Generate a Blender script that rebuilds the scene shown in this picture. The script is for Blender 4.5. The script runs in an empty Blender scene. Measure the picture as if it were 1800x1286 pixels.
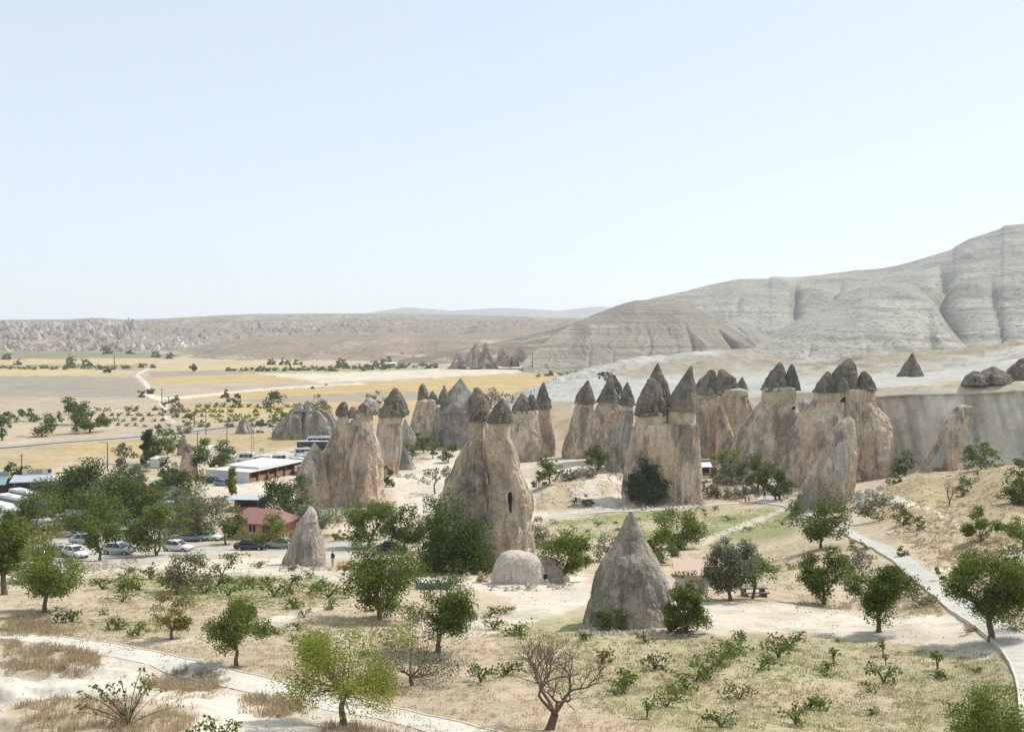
import bpy, math, random
import numpy as np
from mathutils import Vector

SC = bpy.context.scene
COL = SC.collection
# ------------------------------------------------------------------ camera, sky, sun, exposure
W0, H0, F, YH, ZC = 1800.0, 1286.0, 1800.0, 570.0, 38.0     # photo size, focal length in px, horizon row, camera height
cam_d = bpy.data.cameras.new('camera'); cam = bpy.data.objects.new('camera', cam_d); COL.objects.link(cam)
cam.location = (0, 0, ZC); cam.rotation_euler = (math.radians(90), 0, 0)
cam_d.sensor_fit = 'HORIZONTAL'; cam_d.sensor_width = 36.0; cam_d.lens = 36.0 * F / W0
cam_d.shift_y = -(H0 / 2 - YH) / W0
cam_d.clip_start = 0.5; cam_d.clip_end = 60000
SC.camera = cam

SUN_EL, SUN_AZ = math.radians(50), math.radians(58)          # azimuth from +Y (view direction) towards +X (right)
SDIR = Vector((math.sin(SUN_AZ) * math.cos(SUN_EL), math.cos(SUN_AZ) * math.cos(SUN_EL), math.sin(SUN_EL)))
world = bpy.data.worlds.new("World"); SC.world = world; world.use_nodes = True
wn = world.node_tree.nodes; wl = world.node_tree.links
bg = wn['Background']
sky = wn.new('ShaderNodeTexSky'); sky.sky_type = 'NISHITA'; sky.sun_disc = False
sky.sun_elevation = SUN_EL; sky.sun_rotation = SUN_AZ
sky.altitude = 1000; sky.air_density = 1.0; sky.dust_density = 1.2; sky.ozone_density = 1.2
hs = wn.new('ShaderNodeHueSaturation'); hs.inputs['Saturation'].default_value = 0.6      # milky, dusty summer air
mx = wn.new('ShaderNodeMix'); mx.data_type = 'RGBA'; mx.inputs[0].default_value = 0.6; mx.inputs[7].default_value = (5.35, 6.1, 6.8, 1)   # even haze veil
wl.new(sky.outputs[0], hs.inputs['Color']); wl.new(hs.outputs[0], mx.inputs[6]); wl.new(mx.outputs[2], bg.inputs[0]); bg.inputs[1].default_value = 0.11
sun_d = bpy.data.lights.new('sun', 'SUN'); sun_d.energy = 3.0; sun_d.angle = math.radians(0.55); sun_d.color = (1.0, 0.95, 0.87)
sun = bpy.data.objects.new('sun', sun_d); COL.objects.link(sun)
sun.rotation_euler = SDIR.to_track_quat('Z', 'Y').to_euler(); sun.location = SDIR * 300
SC.view_settings.view_transform = 'Standard'; SC.view_settings.look = 'None'
SC.view_settings.gamma = 1.0; SC.view_settings.use_curve_mapping = False
SC.view_settings.exposure = 0.5
SC.cycles.max_bounces = 5; SC.cycles.diffuse_bounces = 3; SC.cycles.glossy_bounces = 2
SC.cycles.transparent_max_bounces = 8; SC.cycles.volume_bounces = 1
SC.cycles.caustics_reflective = False; SC.cycles.caustics_refractive = False
SC.cycles.use_denoising = True

# ------------------------------------------------------------------ noise
def _h(i, j, k, s):
    n = (i.astype(np.int64) * 374761393 + j.astype(np.int64) * 668265263 + k.astype(np.int64) * 2147483647 + s * 1274126177) & 0xffffffff
    n = ((n ^ (n >> 13)) * 1274126177) & 0xffffffff
    n = ((n ^ (n >> 16)) * 2246822519) & 0xffffffff
    return ((n ^ (n >> 15)) & 0xffffff) / float(0xffffff)
def vnoise(x, y, z=0.0, s=0):
    x, y, z = np.broadcast_arrays(np.asarray(x, float), np.asarray(y, float), np.asarray(z, float))
    i, j, k = np.floor(x), np.floor(y), np.floor(z)
    fx, fy, fz = x - i, y - j, z - k
    u, v, w = [t * t * t * (t * (t * 6 - 15) + 10) for t in (fx, fy, fz)]
    r = 0
    for a in (0, 1):
        for b in (0, 1):
            for c in (0, 1):
                r = r + _h(i + a, j + b, k + c, s) * (u if a else 1 - u) * (v if b else 1 - v) * (w if c else 1 - w)
    return r * 2 - 1
def fbm(x, y, z=0.0, o=4, s=0, g=0.5):
    r = 0; a = 1; t = 0; f = 1.0
    for q in range(o):
        r = r + a * vnoise(np.asarray(x) * f, np.asarray(y) * f, np.asarray(z) * f, s + q * 17); t += a; a *= g; f *= 2.03
    return r / t
def smooth(t): t = np.clip(t, 0, 1); return t * t * (3 - 2 * t)

# ------------------------------------------------------------------ scene bookkeeping
def tag(o, label=None, cat=None, group=None, kind=None):
    if label: o['label'] = label
    if cat: o['category'] = cat
    if group: o['group'] = group
    if kind: o['kind'] = kind
    return o
def empty(name, loc, label, cat, group=None, rz=0.0):
    o = bpy.data.objects.new(name, None); COL.objects.link(o)
    o.location = loc; o.rotation_euler = (0, 0, rz); o.empty_display_size = 0.3
    return tag(o, label, cat, group)
def mesh_np(name, V, Q, mats, parent=None, sm=True, mi=None):
    """V (n,3), Q (m,4) or (m,3) or list of both"""
    V = np.ascontiguousarray(V, dtype=np.float32).reshape(-1, 3)
    qs = Q if isinstance(Q, list) else [Q]
    qs = [np.asarray(q, dtype=np.int32) for q in qs if len(q)]
    me = bpy.data.meshes.new(name)
    me.vertices.add(len(V)); me.vertices.foreach_set('co', V.ravel())
    li = np.concatenate([q.ravel() for q in qs]); n = sum(len(q) for q in qs)
    me.loops.add(len(li)); me.loops.foreach_set('vertex_index', li)
    tot = np.concatenate([np.full(len(q), q.shape[1], np.int32) for q in qs])
    st = np.concatenate([[0], np.cumsum(tot)[:-1]]).astype(np.int32)
    me.polygons.add(n); me.polygons.foreach_set('loop_start', st)
    me.polygons.foreach_set('use_smooth', np.full(n, bool(sm)))
    for m in (mats if isinstance(mats, (list, tuple)) else [mats]): me.materials.append(m)
    if mi is not None: me.polygons.foreach_set('material_index', np.asarray(mi, dtype=np.int32))
    me.update(calc_edges=True); me.validate(clean_customdata=False)
    o = bpy.data.objects.new(name, me); COL.objects.link(o)
    if parent is not None: o.parent = parent
    return o
def grid_q(nr, nc, wrap=False):
    a = np.arange(nr * nc).reshape(nr, nc)
    if wrap: a = np.concatenate([a, a[:, :1]], 1)
    return np.stack([a[:-1, :-1], a[:-1, 1:], a[1:, 1:], a[1:, :-1]], -1).reshape(-1, 4)
class MB:
    """collects boxes, prisms and tubes with material slots; build() links one mesh"""
    def __init__(s): s.V = []; s.F4 = []; s.F3 = []; s.n = 0; s.m4 = []; s.m3 = []
    def add(s, V, Q, m=0):
        V = np.asarray(V, float); Q = np.asarray(Q)
        s.V.append(V)
        if Q.shape[1] == 4: s.F4.append(Q + s.n); s.m4 += [m] * len(Q)
        else: s.F3.append(Q + s.n); s.m3 += [m] * len(Q)
        s.n += len(V)
    def box(s, x0, x1, y0, y1, z0, z1, m=0):
        V = [(x, y, z) for z in (z0, z1) for y in (y0, y1) for x in (x0, x1)]
        s.add(V, [(0, 2, 3, 1), (4, 5, 7, 6), (0, 1, 5, 4), (2, 6, 7, 3), (0, 4, 6, 2), (1, 3, 7, 5)], m)
    def tube(s, P, R, n=6, m=0):
        P = np.asarray(P, float); R = np.broadcast_to(np.asarray(R, float), (len(P),))
        T = np.gradient(P, axis=0); T /= np.linalg.norm(T, axis=1)[:, None] + 1e-9
        ref = np.where(np.abs(T[:, 2:3]) > 0.9, [[1.0, 0, 0]], [[0, 0, 1.0]])
        A = np.cross(T, ref); A /= np.linalg.norm(A, axis=1)[:, None] + 1e-9; B = np.cross(T, A)
        th = np.arange(n) * 2 * math.pi / n
        V = P[:, None] + R[:, None, None] * (A[:, None] * np.cos(th)[None, :, None] + B[:, None] * np.sin(th)[None, :, None])
        s.add(V.reshape(-1, 3), grid_q(len(P), n, True), m)
    def cyl(s, c, r, axis, h, n=14, m=0, r2=None):
        c = np.asarray(c, float); th = np.arange(n) * 2 * math.pi / n
        a, b = [(1, 2), (0, 2), (0, 1)][axis]
        V = []
        for t, rr in ((-h / 2, r), (h / 2, r if r2 is None else r2)):
            p = np.tile(c, (n, 1)); p[:, axis] += t; p[:, a] += rr * np.cos(th); p[:, b] += rr * np.sin(th); V.append(p)
        V = np.concatenate(V + [[c], [c]]); V[2 * n, axis] -= h / 2; V[2 * n + 1, axis] += h / 2
        s.add(V, grid_q(2, n, True), m)
        i = np.arange(n); j = (i + 1) % n
        s.F3.append(np.stack([i, j, np.full(n, 2 * n)], 1) + s.n - len(V)); s.m3 += [m] * n
        s.F3.append(np.stack([i + n, j + n, np.full(n, 2 * n + 1)], 1) + s.n - len(V)); s.m3 += [m] * n
    def sections(s, secs, m=0, n=14, p=4.0):
        """loft along x: (x, half width, z0, z1), rounded-rectangle sections, closed ends"""
        th = (np.arange(n) + 0.5) * 2 * math.pi / n; c, t = np.cos(th), np.sin(th)
        k = (np.abs(c) ** p + np.abs(t) ** p) ** (-1 / p); V = []
        for (x, hw, z0, z1) in [secs[0][:1] + (0.02, (secs[0][2] + secs[0][3]) / 2 - .01, (secs[0][2] + secs[0][3]) / 2 + .01)] + list(secs) + \
                [secs[-1][:1] + (0.02, (secs[-1][2] + secs[-1][3]) / 2 - .01, (secs[-1][2] + secs[-1][3]) / 2 + .01)]:
            V.append(np.stack([np.full(n, x), k * c * hw, (z0 + z1) / 2 + k * t * (z1 - z0) / 2], 1))
        s.add(np.concatenate(V), grid_q(len(V), n, True), m)
    def build(s, name, mats, parent=None, sm=False):
        qs = []; mi = []
        if s.F4: qs.append(np.concatenate(s.F4)); mi += s.m4
        if s.F3: qs.append(np.concatenate(s.F3)); mi += s.m3
        return mesh_np(name, np.concatenate(s.V), qs, mats, parent, sm, mi)

# ------------------------------------------------------------------ materials
def new_mat(name):
    m = bpy.data.materials.new(name); m.use_nodes = True
    nt = m.node_tree; b = nt.nodes['Principled BSDF']
    b.inputs['Roughness'].default_value = 0.9
    b.inputs['Specular IOR Level'].default_value = 0.2
    return m, nt, b
def N(nt, t, **kw):
    n = nt.nodes.new(t)
    for k, v in kw.items(): setattr(n, k, v)
    return n
def noise_n(nt, vec, scale, detail=6, rough=0.6, dist=0.0):
    n = N(nt, 'ShaderNodeTexNoise'); n.inputs['Scale'].default_value = scale; n.inputs['Detail'].default_value = detail
    n.inputs['Roughness'].default_value = rough; n.inputs['Distortion'].default_value = dist
    if vec is not None: nt.links.new(vec, n.inputs['Vector'])
    return n.outputs['Fac']
def ramp_n(nt, fac, stops, interp='LINEAR'):
    r = N(nt, 'ShaderNodeValToRGB'); r.color_ramp.interpolation = interp
    el = r.color_ramp.elements
    while len(el) < len(stops): el.new(0.5)
    for e, (p, c) in zip(el, stops):
        e.position = p; e.color = (c, c, c, 1) if isinstance(c, (int, float)) else (*c, 1)
    nt.links.new(fac, r.inputs[0]); return r.outputs[0]
def mix_n(nt, fac, a, b, mode='MIX'):
    m = N(nt, 'ShaderNodeMix', data_type='RGBA', blend_type=mode)
    for sck, v in ((m.inputs[0], fac), (m.inputs[6], a), (m.inputs[7], b)):
        if isinstance(v, (int, float)): sck.default_value = v
        elif isinstance(v, tuple): sck.default_value = (*v, 1)
        else: nt.links.new(v, sck)
    return m.outputs[2]
def math_n(nt, op, a, b=0.0):
    m = N(nt, 'ShaderNodeMath', operation=op)
    for sck, v in ((m.inputs[0], a), (m.inputs[1], b)):
        if isinstance(v, (int, float)): sck.default_value = v
        else: nt.links.new(v, sck)
    return m.outputs[0]
def pos_n(nt, sx=1, sy=1, sz=1, off=0):
    g = N(nt, 'ShaderNodeNewGeometry'); mp = N(nt, 'ShaderNodeMapping'); nt.links.new(g.outputs['Position'], mp.inputs[0])
    mp.inputs['Scale'].default_value = (sx, sy, sz); mp.inputs['Location'].default_value = (off, off * 1.7, off * .6)
    return mp.outputs[0]
def bump_n(nt, b, h, strength, dist):
    bp = N(nt, 'ShaderNodeBump'); bp.inputs['Strength'].default_value = strength; bp.inputs['Distance'].default_value = dist
    nt.links.new(h, bp.inputs['Height']); nt.links.new(bp.outputs[0], b.inputs['Normal'])
def plain(name, c, rough=0.7, var=0.12, scale=3.0, spec=0.25, metal=0.0):
    m, nt, b = new_mat(name); b.inputs['Roughness'].default_value = rough; b.inputs['Specular IOR Level'].default_value = spec
    b.inputs['Metallic'].default_value = metal
    f = noise_n(nt, pos_n(nt), scale, 4)
    nt.links.new(mix_n(nt, f, tuple(x * (1 - var) for x in c), tuple(min(1, x * (1 + var)) for x in c)), b.inputs['Base Color'])
    return m

# ------------------------------------------------------------------ ground: depth along Y, height known per photo column
KX = np.array([-900, 0, 450, 900, 1300, 1500, 1650, 1800, 2700], float)
KD = [2, 4, 9, 18, 28, 36, 50, 60, 80, 105, 145, 200, 265, 400, 600, 1000]
_base = [1.75, 2.4, 4.8, 9.0, 12.3, 14.6, 17.1, 18.1, 21.0, 25.0, 31.5, 36.0, 37.0, 38.0, 38.0, 38.0]
def _yrow(pairs):
    """(depth, photo row) pairs -> camera height above ground at KD"""
    d = np.array([p[0] for p in pairs], float); h = np.array([(p[1] - YH) * p[0] / F for p in pairs])
    near = [(2, 1.75), (4, 2.4), (9, 4.8), (18, 9.0), (28, 12.3)]
    d = np.concatenate([[n[0] for n in near], d]); h = np.concatenate([[n[1] for n in near], h])
    return np.interp(np.log(KD), np.log(d), h)
_r1500 = _yrow([(36, 1300), (50, 1186), (60, 1115), (80, 1055), (100, 972), (130, 925), (175, 888), (200, 862), (235, 842), (300, 798), (600, 684), (1000, 638)])
_r1650 = _yrow([(36, 1300), (48, 1190), (60, 1105), (75, 1040), (100, 965), (125, 905), (150, 868), (180, 832), (215, 825), (300, 798), (600, 684), (1000, 638)])
_r1800 = _yrow([(36, 1300), (48, 1165), (60, 1085), (72, 1035), (95, 960), (125, 880), (145, 828), (160, 800), (180, 812), (215, 815), (300, 798), (600, 684), (1000, 638)])
HT = [np.array(_base), np.array(_base), np.array(_base), np.array(_base), np.array(_base) * 1.0, _r1500, _r1650, _r1800, _r1800]
LD = np.linspace(math.log(1.0), math.log(9000), 1800)
def _sm(h):
    t = np.interp(LD, np.log(KD), h); k = np.hanning(61); k /= k.sum()
    return np.convolve(np.pad(t, 30, mode='edge'), k, mode='valid')
HD = np.stack([_sm(h) for h in HT])
def hcam(px, d):
    """camera height above the smooth ground"""
    px, d = np.broadcast_arrays(np.asarray(px, float), np.asarray(d, float))
    px = np.clip(px, KX[0], KX[-1]); c = np.clip(np.searchsorted(KX, px, 'right') - 1, 0, len(KX) - 2)
    t = smooth((px - KX[c]) / (KX[c + 1] - KX[c]))
    l = np.clip((np.log(np.maximum(d, 1.0)) - LD[0]) / (LD[1] - LD[0]), 0, len(LD) - 1.001); i = l.astype(int); f = l - i
    g = lambda q: HD[q, i] * (1 - f) + HD[q, i + 1] * f
    return g(c) * (1 - t) + g(c + 1) * t
def micro(x, y):
    d = np.maximum(y, 1.0)
    near = np.clip((300 - d) / 200, 0, 1)
    r = near * (0.22 * fbm(x / 9, y / 9, 0, 3, 3) + 0.07 * fbm(x / 1.7, y / 1.7, 0, 3, 5))
    r = r + (1 - near) * 0.5 * fbm(x / 40, y / 40, 0, 3, 9)
    px = 900 + F * x / d
    # washed-out ledges of soft tuff at the bottom left, rough hummocks on the right-hand slope
    wl_ = smooth((480 - px) / 160) * smooth((54 - d) / 6)
    tt = fbm(x / 6 + 0.25 * y, y / 2.2, 0, 3, 21)
    r = r + wl_ * (0.32 * np.tanh(5 * tt) + 0.12 * fbm(x, y, 0, 3, 23))
    wr = smooth((px - 1480) / 120) * smooth((d - 85) / 30) * smooth((260 - d) / 40)
    r = r + wr * 0.45 * fbm(x / 3.5, y / 3.5, 0, 4, 31)
    wc = smooth((px - 930) / 40) * smooth((1110 - px) / 60) * smooth((d - 190) / 15) * smooth((285 - d) / 25)
    r = r + wc * (1.3 + 1.6 * fbm(x / 11, y / 9, 0, 3, 41))
    return r
def gz(x, y):
    x = np.asarray(x, float); y = np.asarray(y, float)
    return ZC - hcam(900 + F * x / np.maximum(y, 1.0), y) + micro(x, y)
_SD = np.exp(np.linspace(math.log(30), math.log(8000), 900))
def hit(px, py, dmin=30):
    """where the sight line through a photo pixel first meets the ground"""
    d = _SD[_SD >= dmin]; x = (px - 900) / F * d
    y = YH + F * (ZC - gz(x, d)) / d
    k = np.argmax(y <= py)
    if k == 0: dd = d[0] if y[0] <= py else d[-1]
    else:
        f = (y[k - 1] - py) / (y[k - 1] - y[k] + 1e-9); dd = d[k - 1] + f * (d[k] - d[k - 1])
    return float(dd)
def ground_at(px, py, dmin=30):
    d = hit(px, py, dmin); x = (px - 900) / F * d
    return Vector((x, d, float(gz(x, d))))
def hitv(px, py, lo=30.0, hi=300.0):
    a = np.full(len(px), lo); b = np.full(len(px), hi)
    for _ in range(26):
        m = (a + b) / 2; y = YH + F * hcam(px, m) / m; up = y > py
        a = np.where(up, m, a); b = np.where(up, b, m)
    return (a + b) / 2
def wpt(px, py, d): return np.array(((px - 900) / F * d, d, ZC - (py - YH) / F * d))
# ------------------------------------------------------------------ what covers the ground (albedo patches in photo columns / rows of the ground)
SAND = (0.60, 0.53, 0.435); PALE = (0.68, 0.62, 0.53); EARTH = (0.475, 0.39, 0.275); DRY = (0.41, 0.33, 0.205); BROWN = (0.40, 0.325, 0.22)
GREEN = (0.27, 0.29, 0.13); GREEN2 = (0.34, 0.335, 0.175); WHEAT = (0.47, 0.35, 0.175); WHEAT2 = (0.49, 0.40, 0.215); PLOW = (0.315, 0.275, 0.22); TAN = (0.42, 0.35, 0.26)
SCRUB = (0.31, 0.26, 0.185); WHITE = (0.45, 0.44, 0.40); GREYW = (0.47, 0.455, 0.41); LOT = (0.47, 0.43, 0.37); RED = (0.34, 0.29, 0.225)
# (colour, feather px, strength, polygon)
PATCH = [
 (TAN, 3, .9, [(-900, 640), (2700, 640), (2700, 800), (-900, 800)]),
 ((.17, .175, .105), 3, .8, [(-300, 618), (150, 616), (330, 620), (300, 630), (150, 631), (-300, 634)]),
 ((.20, .20, .12), 2, .7, [(-300, 642), (280, 641), (270, 645), (100, 648), (-300, 649)]),
 (PLOW, 2, 1, [(-600, 662), (130, 660), (238, 664), (262, 690), (250, 698), (-600, 697)]),
 (WHEAT2, 1.5, 1, [(-500, 648), (110, 647), (150, 650), (245, 652), (225, 660), (-500, 662)]),
 (WHEAT2, 1, 1, [(-300, 634), (250, 630), (275, 634), (240, 640), (-300, 641)]),
 (PLOW, 1, .8, [(140, 647), (262, 646), (250, 651), (150, 650)]),
 (WHEAT2, 1, 1, [(275, 642), (545, 639), (540, 645), (420, 650), (262, 653)]),
 (PLOW, 1, .9, [(262, 653), (420, 650), (430, 658), (262, 664)]),
 (WHEAT, 1.5, 1, [(262, 664), (430, 658), (600, 655), (560, 668), (450, 672), (258, 676)]),
 (TAN, 1.5, 1, [(258, 677), (450, 672), (760, 660), (720, 676), (450, 684), (292, 698)]),
 (PALE, 2, .6, [(450, 656), (860, 646), (965, 652), (880, 658), (700, 668), (560, 672)]),
 (GREEN, 2, .6, [(400, 651), (540, 648), (765, 640), (750, 650), (600, 654), (440, 656)]),
 (WHEAT, 2, 1, [(300, 704), (450, 686), (640, 672), (760, 664), (985, 654), (960, 672), (920, 690), (700, 692), (560, 697), (450, 699)]),
 (PLOW, 1.5, .8, [(420, 701), (560, 692), (760, 688), (790, 700), (640, 706), (450, 707)]),
 (WHEAT, 2, 1, [(310, 712), (450, 708), (640, 706), (730, 702), (760, 730), (640, 740), (560, 735), (430, 725), (312, 722)]),
 (WHEAT2, 2, .6, [(310, 718), (560, 722), (560, 745), (330, 745)]),
 (EARTH, 2, .9, [(-100, 735), (130, 740), (250, 752), (120, 775), (-100, 790)]),
 (EARTH, 2, .7, [(150, 715), (300, 720), (310, 745), (200, 740)]),
 (PALE, 1.2, .9, [(262, 645), (275, 641), (243, 660), (260, 672), (268, 688), (262, 690), (252, 672), (236, 660)]),
 (PALE, 1.2, .9, [(252, 690), (290, 698), (450, 683), (640, 672), (640, 674), (450, 686), (296, 703), (290, 730), (300, 738), (315, 744), (306, 744), (283, 732), (282, 705), (252, 694)]),
 (DRY, 3, 1, [(-100, 796), (240, 775), (330, 765), (560, 752), (560, 785), (420, 803), (330, 800), (240, 800), (100, 812), (-100, 830)]),
 (WHEAT, 3, .9, [(95, 786), (240, 777), (250, 800), (120, 800)]),
 (WHEAT, 4, .7, [(10, 812), (110, 806), (100, 822), (20, 826)]),
 (WHEAT, 4, .5, [(380, 765), (560, 760), (545, 785), (430, 797)]),
 (LOT, 2, 1, [(400, 812), (440, 803), (545, 778), (560, 800), (545, 835), (520, 860), (480, 850), (500, 825)]),
 (SAND, 3, 1, [(350, 845), (500, 830), (545, 840), (545, 870), (480, 890), (360, 870)]),
 (LOT, 3, 1, [(-200, 855), (120, 850), (330, 860), (330, 955), (560, 955), (680, 935), (760, 950), (700, 975), (560, 985), (430, 972), (330, 985), (150, 1000), (-200, 1010)]),
 (SAND, 4, .9, [(-200, 1010), (150, 1000), (330, 985), (500, 980), (590, 1000), (700, 985), (760, 1000), (620, 1020), (480, 1010), (330, 1005), (220, 1000), (100, 1030), (-200, 1040)]),
 (SAND, 5, 1, [(670, 835), (735, 815), (780, 790), (900, 790), (930, 810), (1000, 805), (1090, 820), (1100, 895), (1040, 905), (940, 915), (930, 900), (740, 900), (600, 935), (590, 925), (690, 880)]),
 (BROWN, 3, .6, [(905, 820), (950, 822), (985, 840), (1045, 835), (1035, 848), (960, 852), (905, 835)]),
 (DRY, 3, .8, [(940, 878), (1000, 868), (1010, 882), (1060, 888), (980, 900), (940, 900)]),
 (DRY, 3, .6, [(960, 850), (1010, 850), (1030, 862), (990, 875), (950, 870)]),
 (BROWN, 3, .6, [(1050, 862), (1090, 850), (1095, 870), (1060, 880)]),
 (GREEN, 5, .85, [(955, 918), (1060, 903), (1130, 900), (1380, 893), (1400, 905), (1300, 930), (1200, 950), (1000, 945)]),
 (EARTH, 5, .8, [(1180, 897), (1330, 892), (1350, 902), (1220, 910)]),
 (EARTH, 4, .8, [(960, 925), (1100, 915), (1260, 915), (1250, 925), (1000, 938)]),
 (GREEN, 5, .8, [(1260, 940), (1380, 905), (1400, 935), (1320, 960), (1220, 970)]),
 (SAND, 2, .9, [(1225, 950), (1375, 893), (1382, 897), (1240, 957)]),
 (EARTH, 8, .8, [(930, 965), (1060, 950), (1240, 965), (1400, 945), (1480, 970), (1560, 1060), (1300, 1050), (1220, 1050), (1180, 1010), (1000, 1000)]),
 (SAND, 6, 1, [(780, 1012), (880, 1018), (1035, 1010), (1040, 1050), (1010, 1070), (900, 1095), (700, 1130), (560, 1120), (780, 1085), (870, 1070), (900, 1050), (800, 1030)]),
 (PALE, 4, .8, [(840, 1108), (905, 1088), (1010, 1062), (1035, 1040), (1035, 1065), (960, 1085), (850, 1112)]),
 (EARTH, 5, .9, [(800, 1030), (870, 1045), (910, 1075), (860, 1090), (780, 1080)]),
 (PALE, 3, .9, [(350, 1118), (480, 1085), (590, 1052), (600, 1058), (490, 1097), (370, 1128), (240, 1136)]),
 (PALE, 4, .6, [(130, 1010), (330, 1000), (480, 1000), (600, 1020), (600, 1028), (470, 1012), (330, 1010), (150, 1022)]),
 (GREEN2, 8, .9, [(150, 1015), (330, 1005), (560, 1020), (610, 1040), (560, 1070), (420, 1062), (180, 1040)]),
 (GREEN2, 8, .5, [(110, 1085), (300, 1085), (330, 1110), (250, 1120), (110, 1110)]),
 (GREEN2, 6, .8, [(-50, 1090), (60, 1085), (110, 1105), (-50, 1118)]),
 (EARTH, 10, .7, [(330, 1120), (520, 1090), (800, 1110), (900, 1160), (1000, 1250), (700, 1240), (560, 1200), (420, 1160)]),
 (GREEN2, 12, .6, [(860, 1110), (1000, 1080), (1200, 1120), (1500, 1120), (1800, 1150), (1800, 1300), (1200, 1286), (1000, 1220), (900, 1150)]),
 (DRY, 10, .5, [(900, 1160), (1300, 1190), (1800, 1230), (1800, 1245), (1200, 1220)]),
 (SAND, 5, 1, [(1190, 1062), (1400, 1062), (1580, 1068), (1660, 1075), (1720, 1105), (1760, 1140), (1740, 1165), (1600, 1130), (1400, 1110), (1200, 1115)]),
 (BROWN, 6, .8, [(1390, 1040), (1480, 1060), (1580, 1040), (1640, 1050), (1660, 1080), (1560, 1085), (1400, 1070)]),
 (DRY, 8, 1, [(1500, 870), (1620, 830), (1720, 800), (1850, 790), (2600, 800), (2600, 1060), (1850, 1060), (1700, 1010), (1560, 930)]),
 (EARTH, 8, .6, [(1560, 900), (1700, 940), (1800, 960), (1800, 1000), (1680, 1000), (1540, 940)]),
 (BROWN, 8, .7, [(1620, 815), (1760, 790), (1800, 800), (1760, 830), (1700, 850), (1600, 850)]),
 (PALE, 2, .8, [(1510, 862), (1570, 868), (1660, 905), (1690, 927), (1684, 928), (1640, 903), (1565, 880), (1505, 880)]),
 (PALE, 2, .8, [(1630, 1000), (1700, 985), (1790, 955), (1800, 968), (1720, 990), (1640, 1010)]),
 (SAND, 6, .9, [(-200, 1125), (120, 1130), (330, 1190), (540, 1230), (760, 1290), (760, 1400), (-200, 1400)]),
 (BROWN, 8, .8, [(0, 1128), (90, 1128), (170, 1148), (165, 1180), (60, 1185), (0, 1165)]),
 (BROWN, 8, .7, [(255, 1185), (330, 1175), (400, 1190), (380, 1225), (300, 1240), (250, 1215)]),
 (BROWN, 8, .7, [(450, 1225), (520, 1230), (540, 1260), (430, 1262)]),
 (DRY, 8, .7, [(60, 1230), (190, 1240), (340, 1265), (340, 1310), (0, 1310), (0, 1255)]),
 (PALE, 6, .8, [(0, 1190), (150, 1190), (260, 1180), (250, 1230), (120, 1225), (0, 1240)]),
 (PALE, 6, .8, [(360, 1250), (420, 1225), (450, 1260), (420, 1290), (340, 1290)]),
 # plateau and white tuff behind the chimneys (rows here belong to the raised ground)
]
PLAT = [
 (SCRUB, 5, .7, [(960, 700), (1010, 705), (1010, 790), (960, 780)]),
 (DRY, 5, .7, [(965, 705), (1010, 715), (1000, 760), (970, 760)]),
 (RED, 6, .9, [(1095, 645), (1180, 628), (1300, 614), (1400, 628), (1390, 638), (1250, 660), (1100, 665)]),
 (RED, 6, .85, [(1330, 628), (1450, 630), (1450, 645), (1330, 640)]),
 (SCRUB, 5, .9, [(1425, 640), (1500, 620), (1660, 612), (1800, 596), (1960, 570), (1960, 610), (1800, 606), (1700, 628), (1560, 640), (1440, 645)]),
 (RED, 4, .5, [(1540, 630), (1680, 620), (1780, 606), (1680, 640), (1600, 650)]),
 (DRY, 3, .6, [(1400, 650), (1560, 648), (1550, 658), (1400, 660)]),
 (GREYW, 4, .8, [(1530, 668), (1700, 640), (1830, 605), (2300, 560), (2300, 650), (1800, 668), (1600, 680), (1530, 682)]),
]
def in_poly(px, py, poly):
    r = np.zeros(px.shape, bool); n = len(poly); j = n - 1
    for i in range(n):
        (xi, yi), (xj, yj) = poly[i], poly[j]
        if yi != yj:
            c = ((yi > py) != (yj > py)) & (px < (xj - xi) * (py - yi) / (yj - yi) + xi); r ^= c
        j = i
    return r
def poly_mask(px, py, poly, fe, seed):
    """soft-edged membership with wandering edges"""
    a = np.array(poly, float); m = np.zeros(px.shape)
    sel = (px > a[:, 0].min() - 20) & (px < a[:, 0].max() + 20) & (py > a[:, 1].min() - 12) & (py < a[:, 1].max() + 12)
    if not sel.any(): return m
    x, y = px[sel], py[sel]
    wx = fe * 1.6 * vnoise(x / (6 * fe), y / (2.5 * fe), 0, seed); wy = fe * .8 * vnoise(x / (6 * fe), y / (2.5 * fe), 7, seed)
    acc = 0
    for k, (ox, oy) in enumerate(((0, 0), (1.3, .3), (-1.3, -.3), (.4, -.7), (-.4, .7))):
        acc = acc + in_poly(x + wx + ox * fe, y + wy + oy * fe, poly)
    m[sel] = acc / 5.0
    return m
def paint(px, py, X, Y, base, patches, mott=1.0):
    C = np.empty(px.shape + (3,)); C[:] = base
    for k, (c, fe, st, poly) in enumerate(patches):
        m = (st * poly_mask(px, py, poly, fe, 50 + k))[..., None]
        C = C * (1 - m) + np.array(c) * m
    return C
def color_attr(o, C):
    a = o.data.attributes.new('cover', 'FLOAT_COLOR', 'POINT')
    a.data.foreach_set('color', np.concatenate([C.reshape(-1, 3), np.ones((C.size // 3, 1))], 1).astype(np.float32).ravel())

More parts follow.
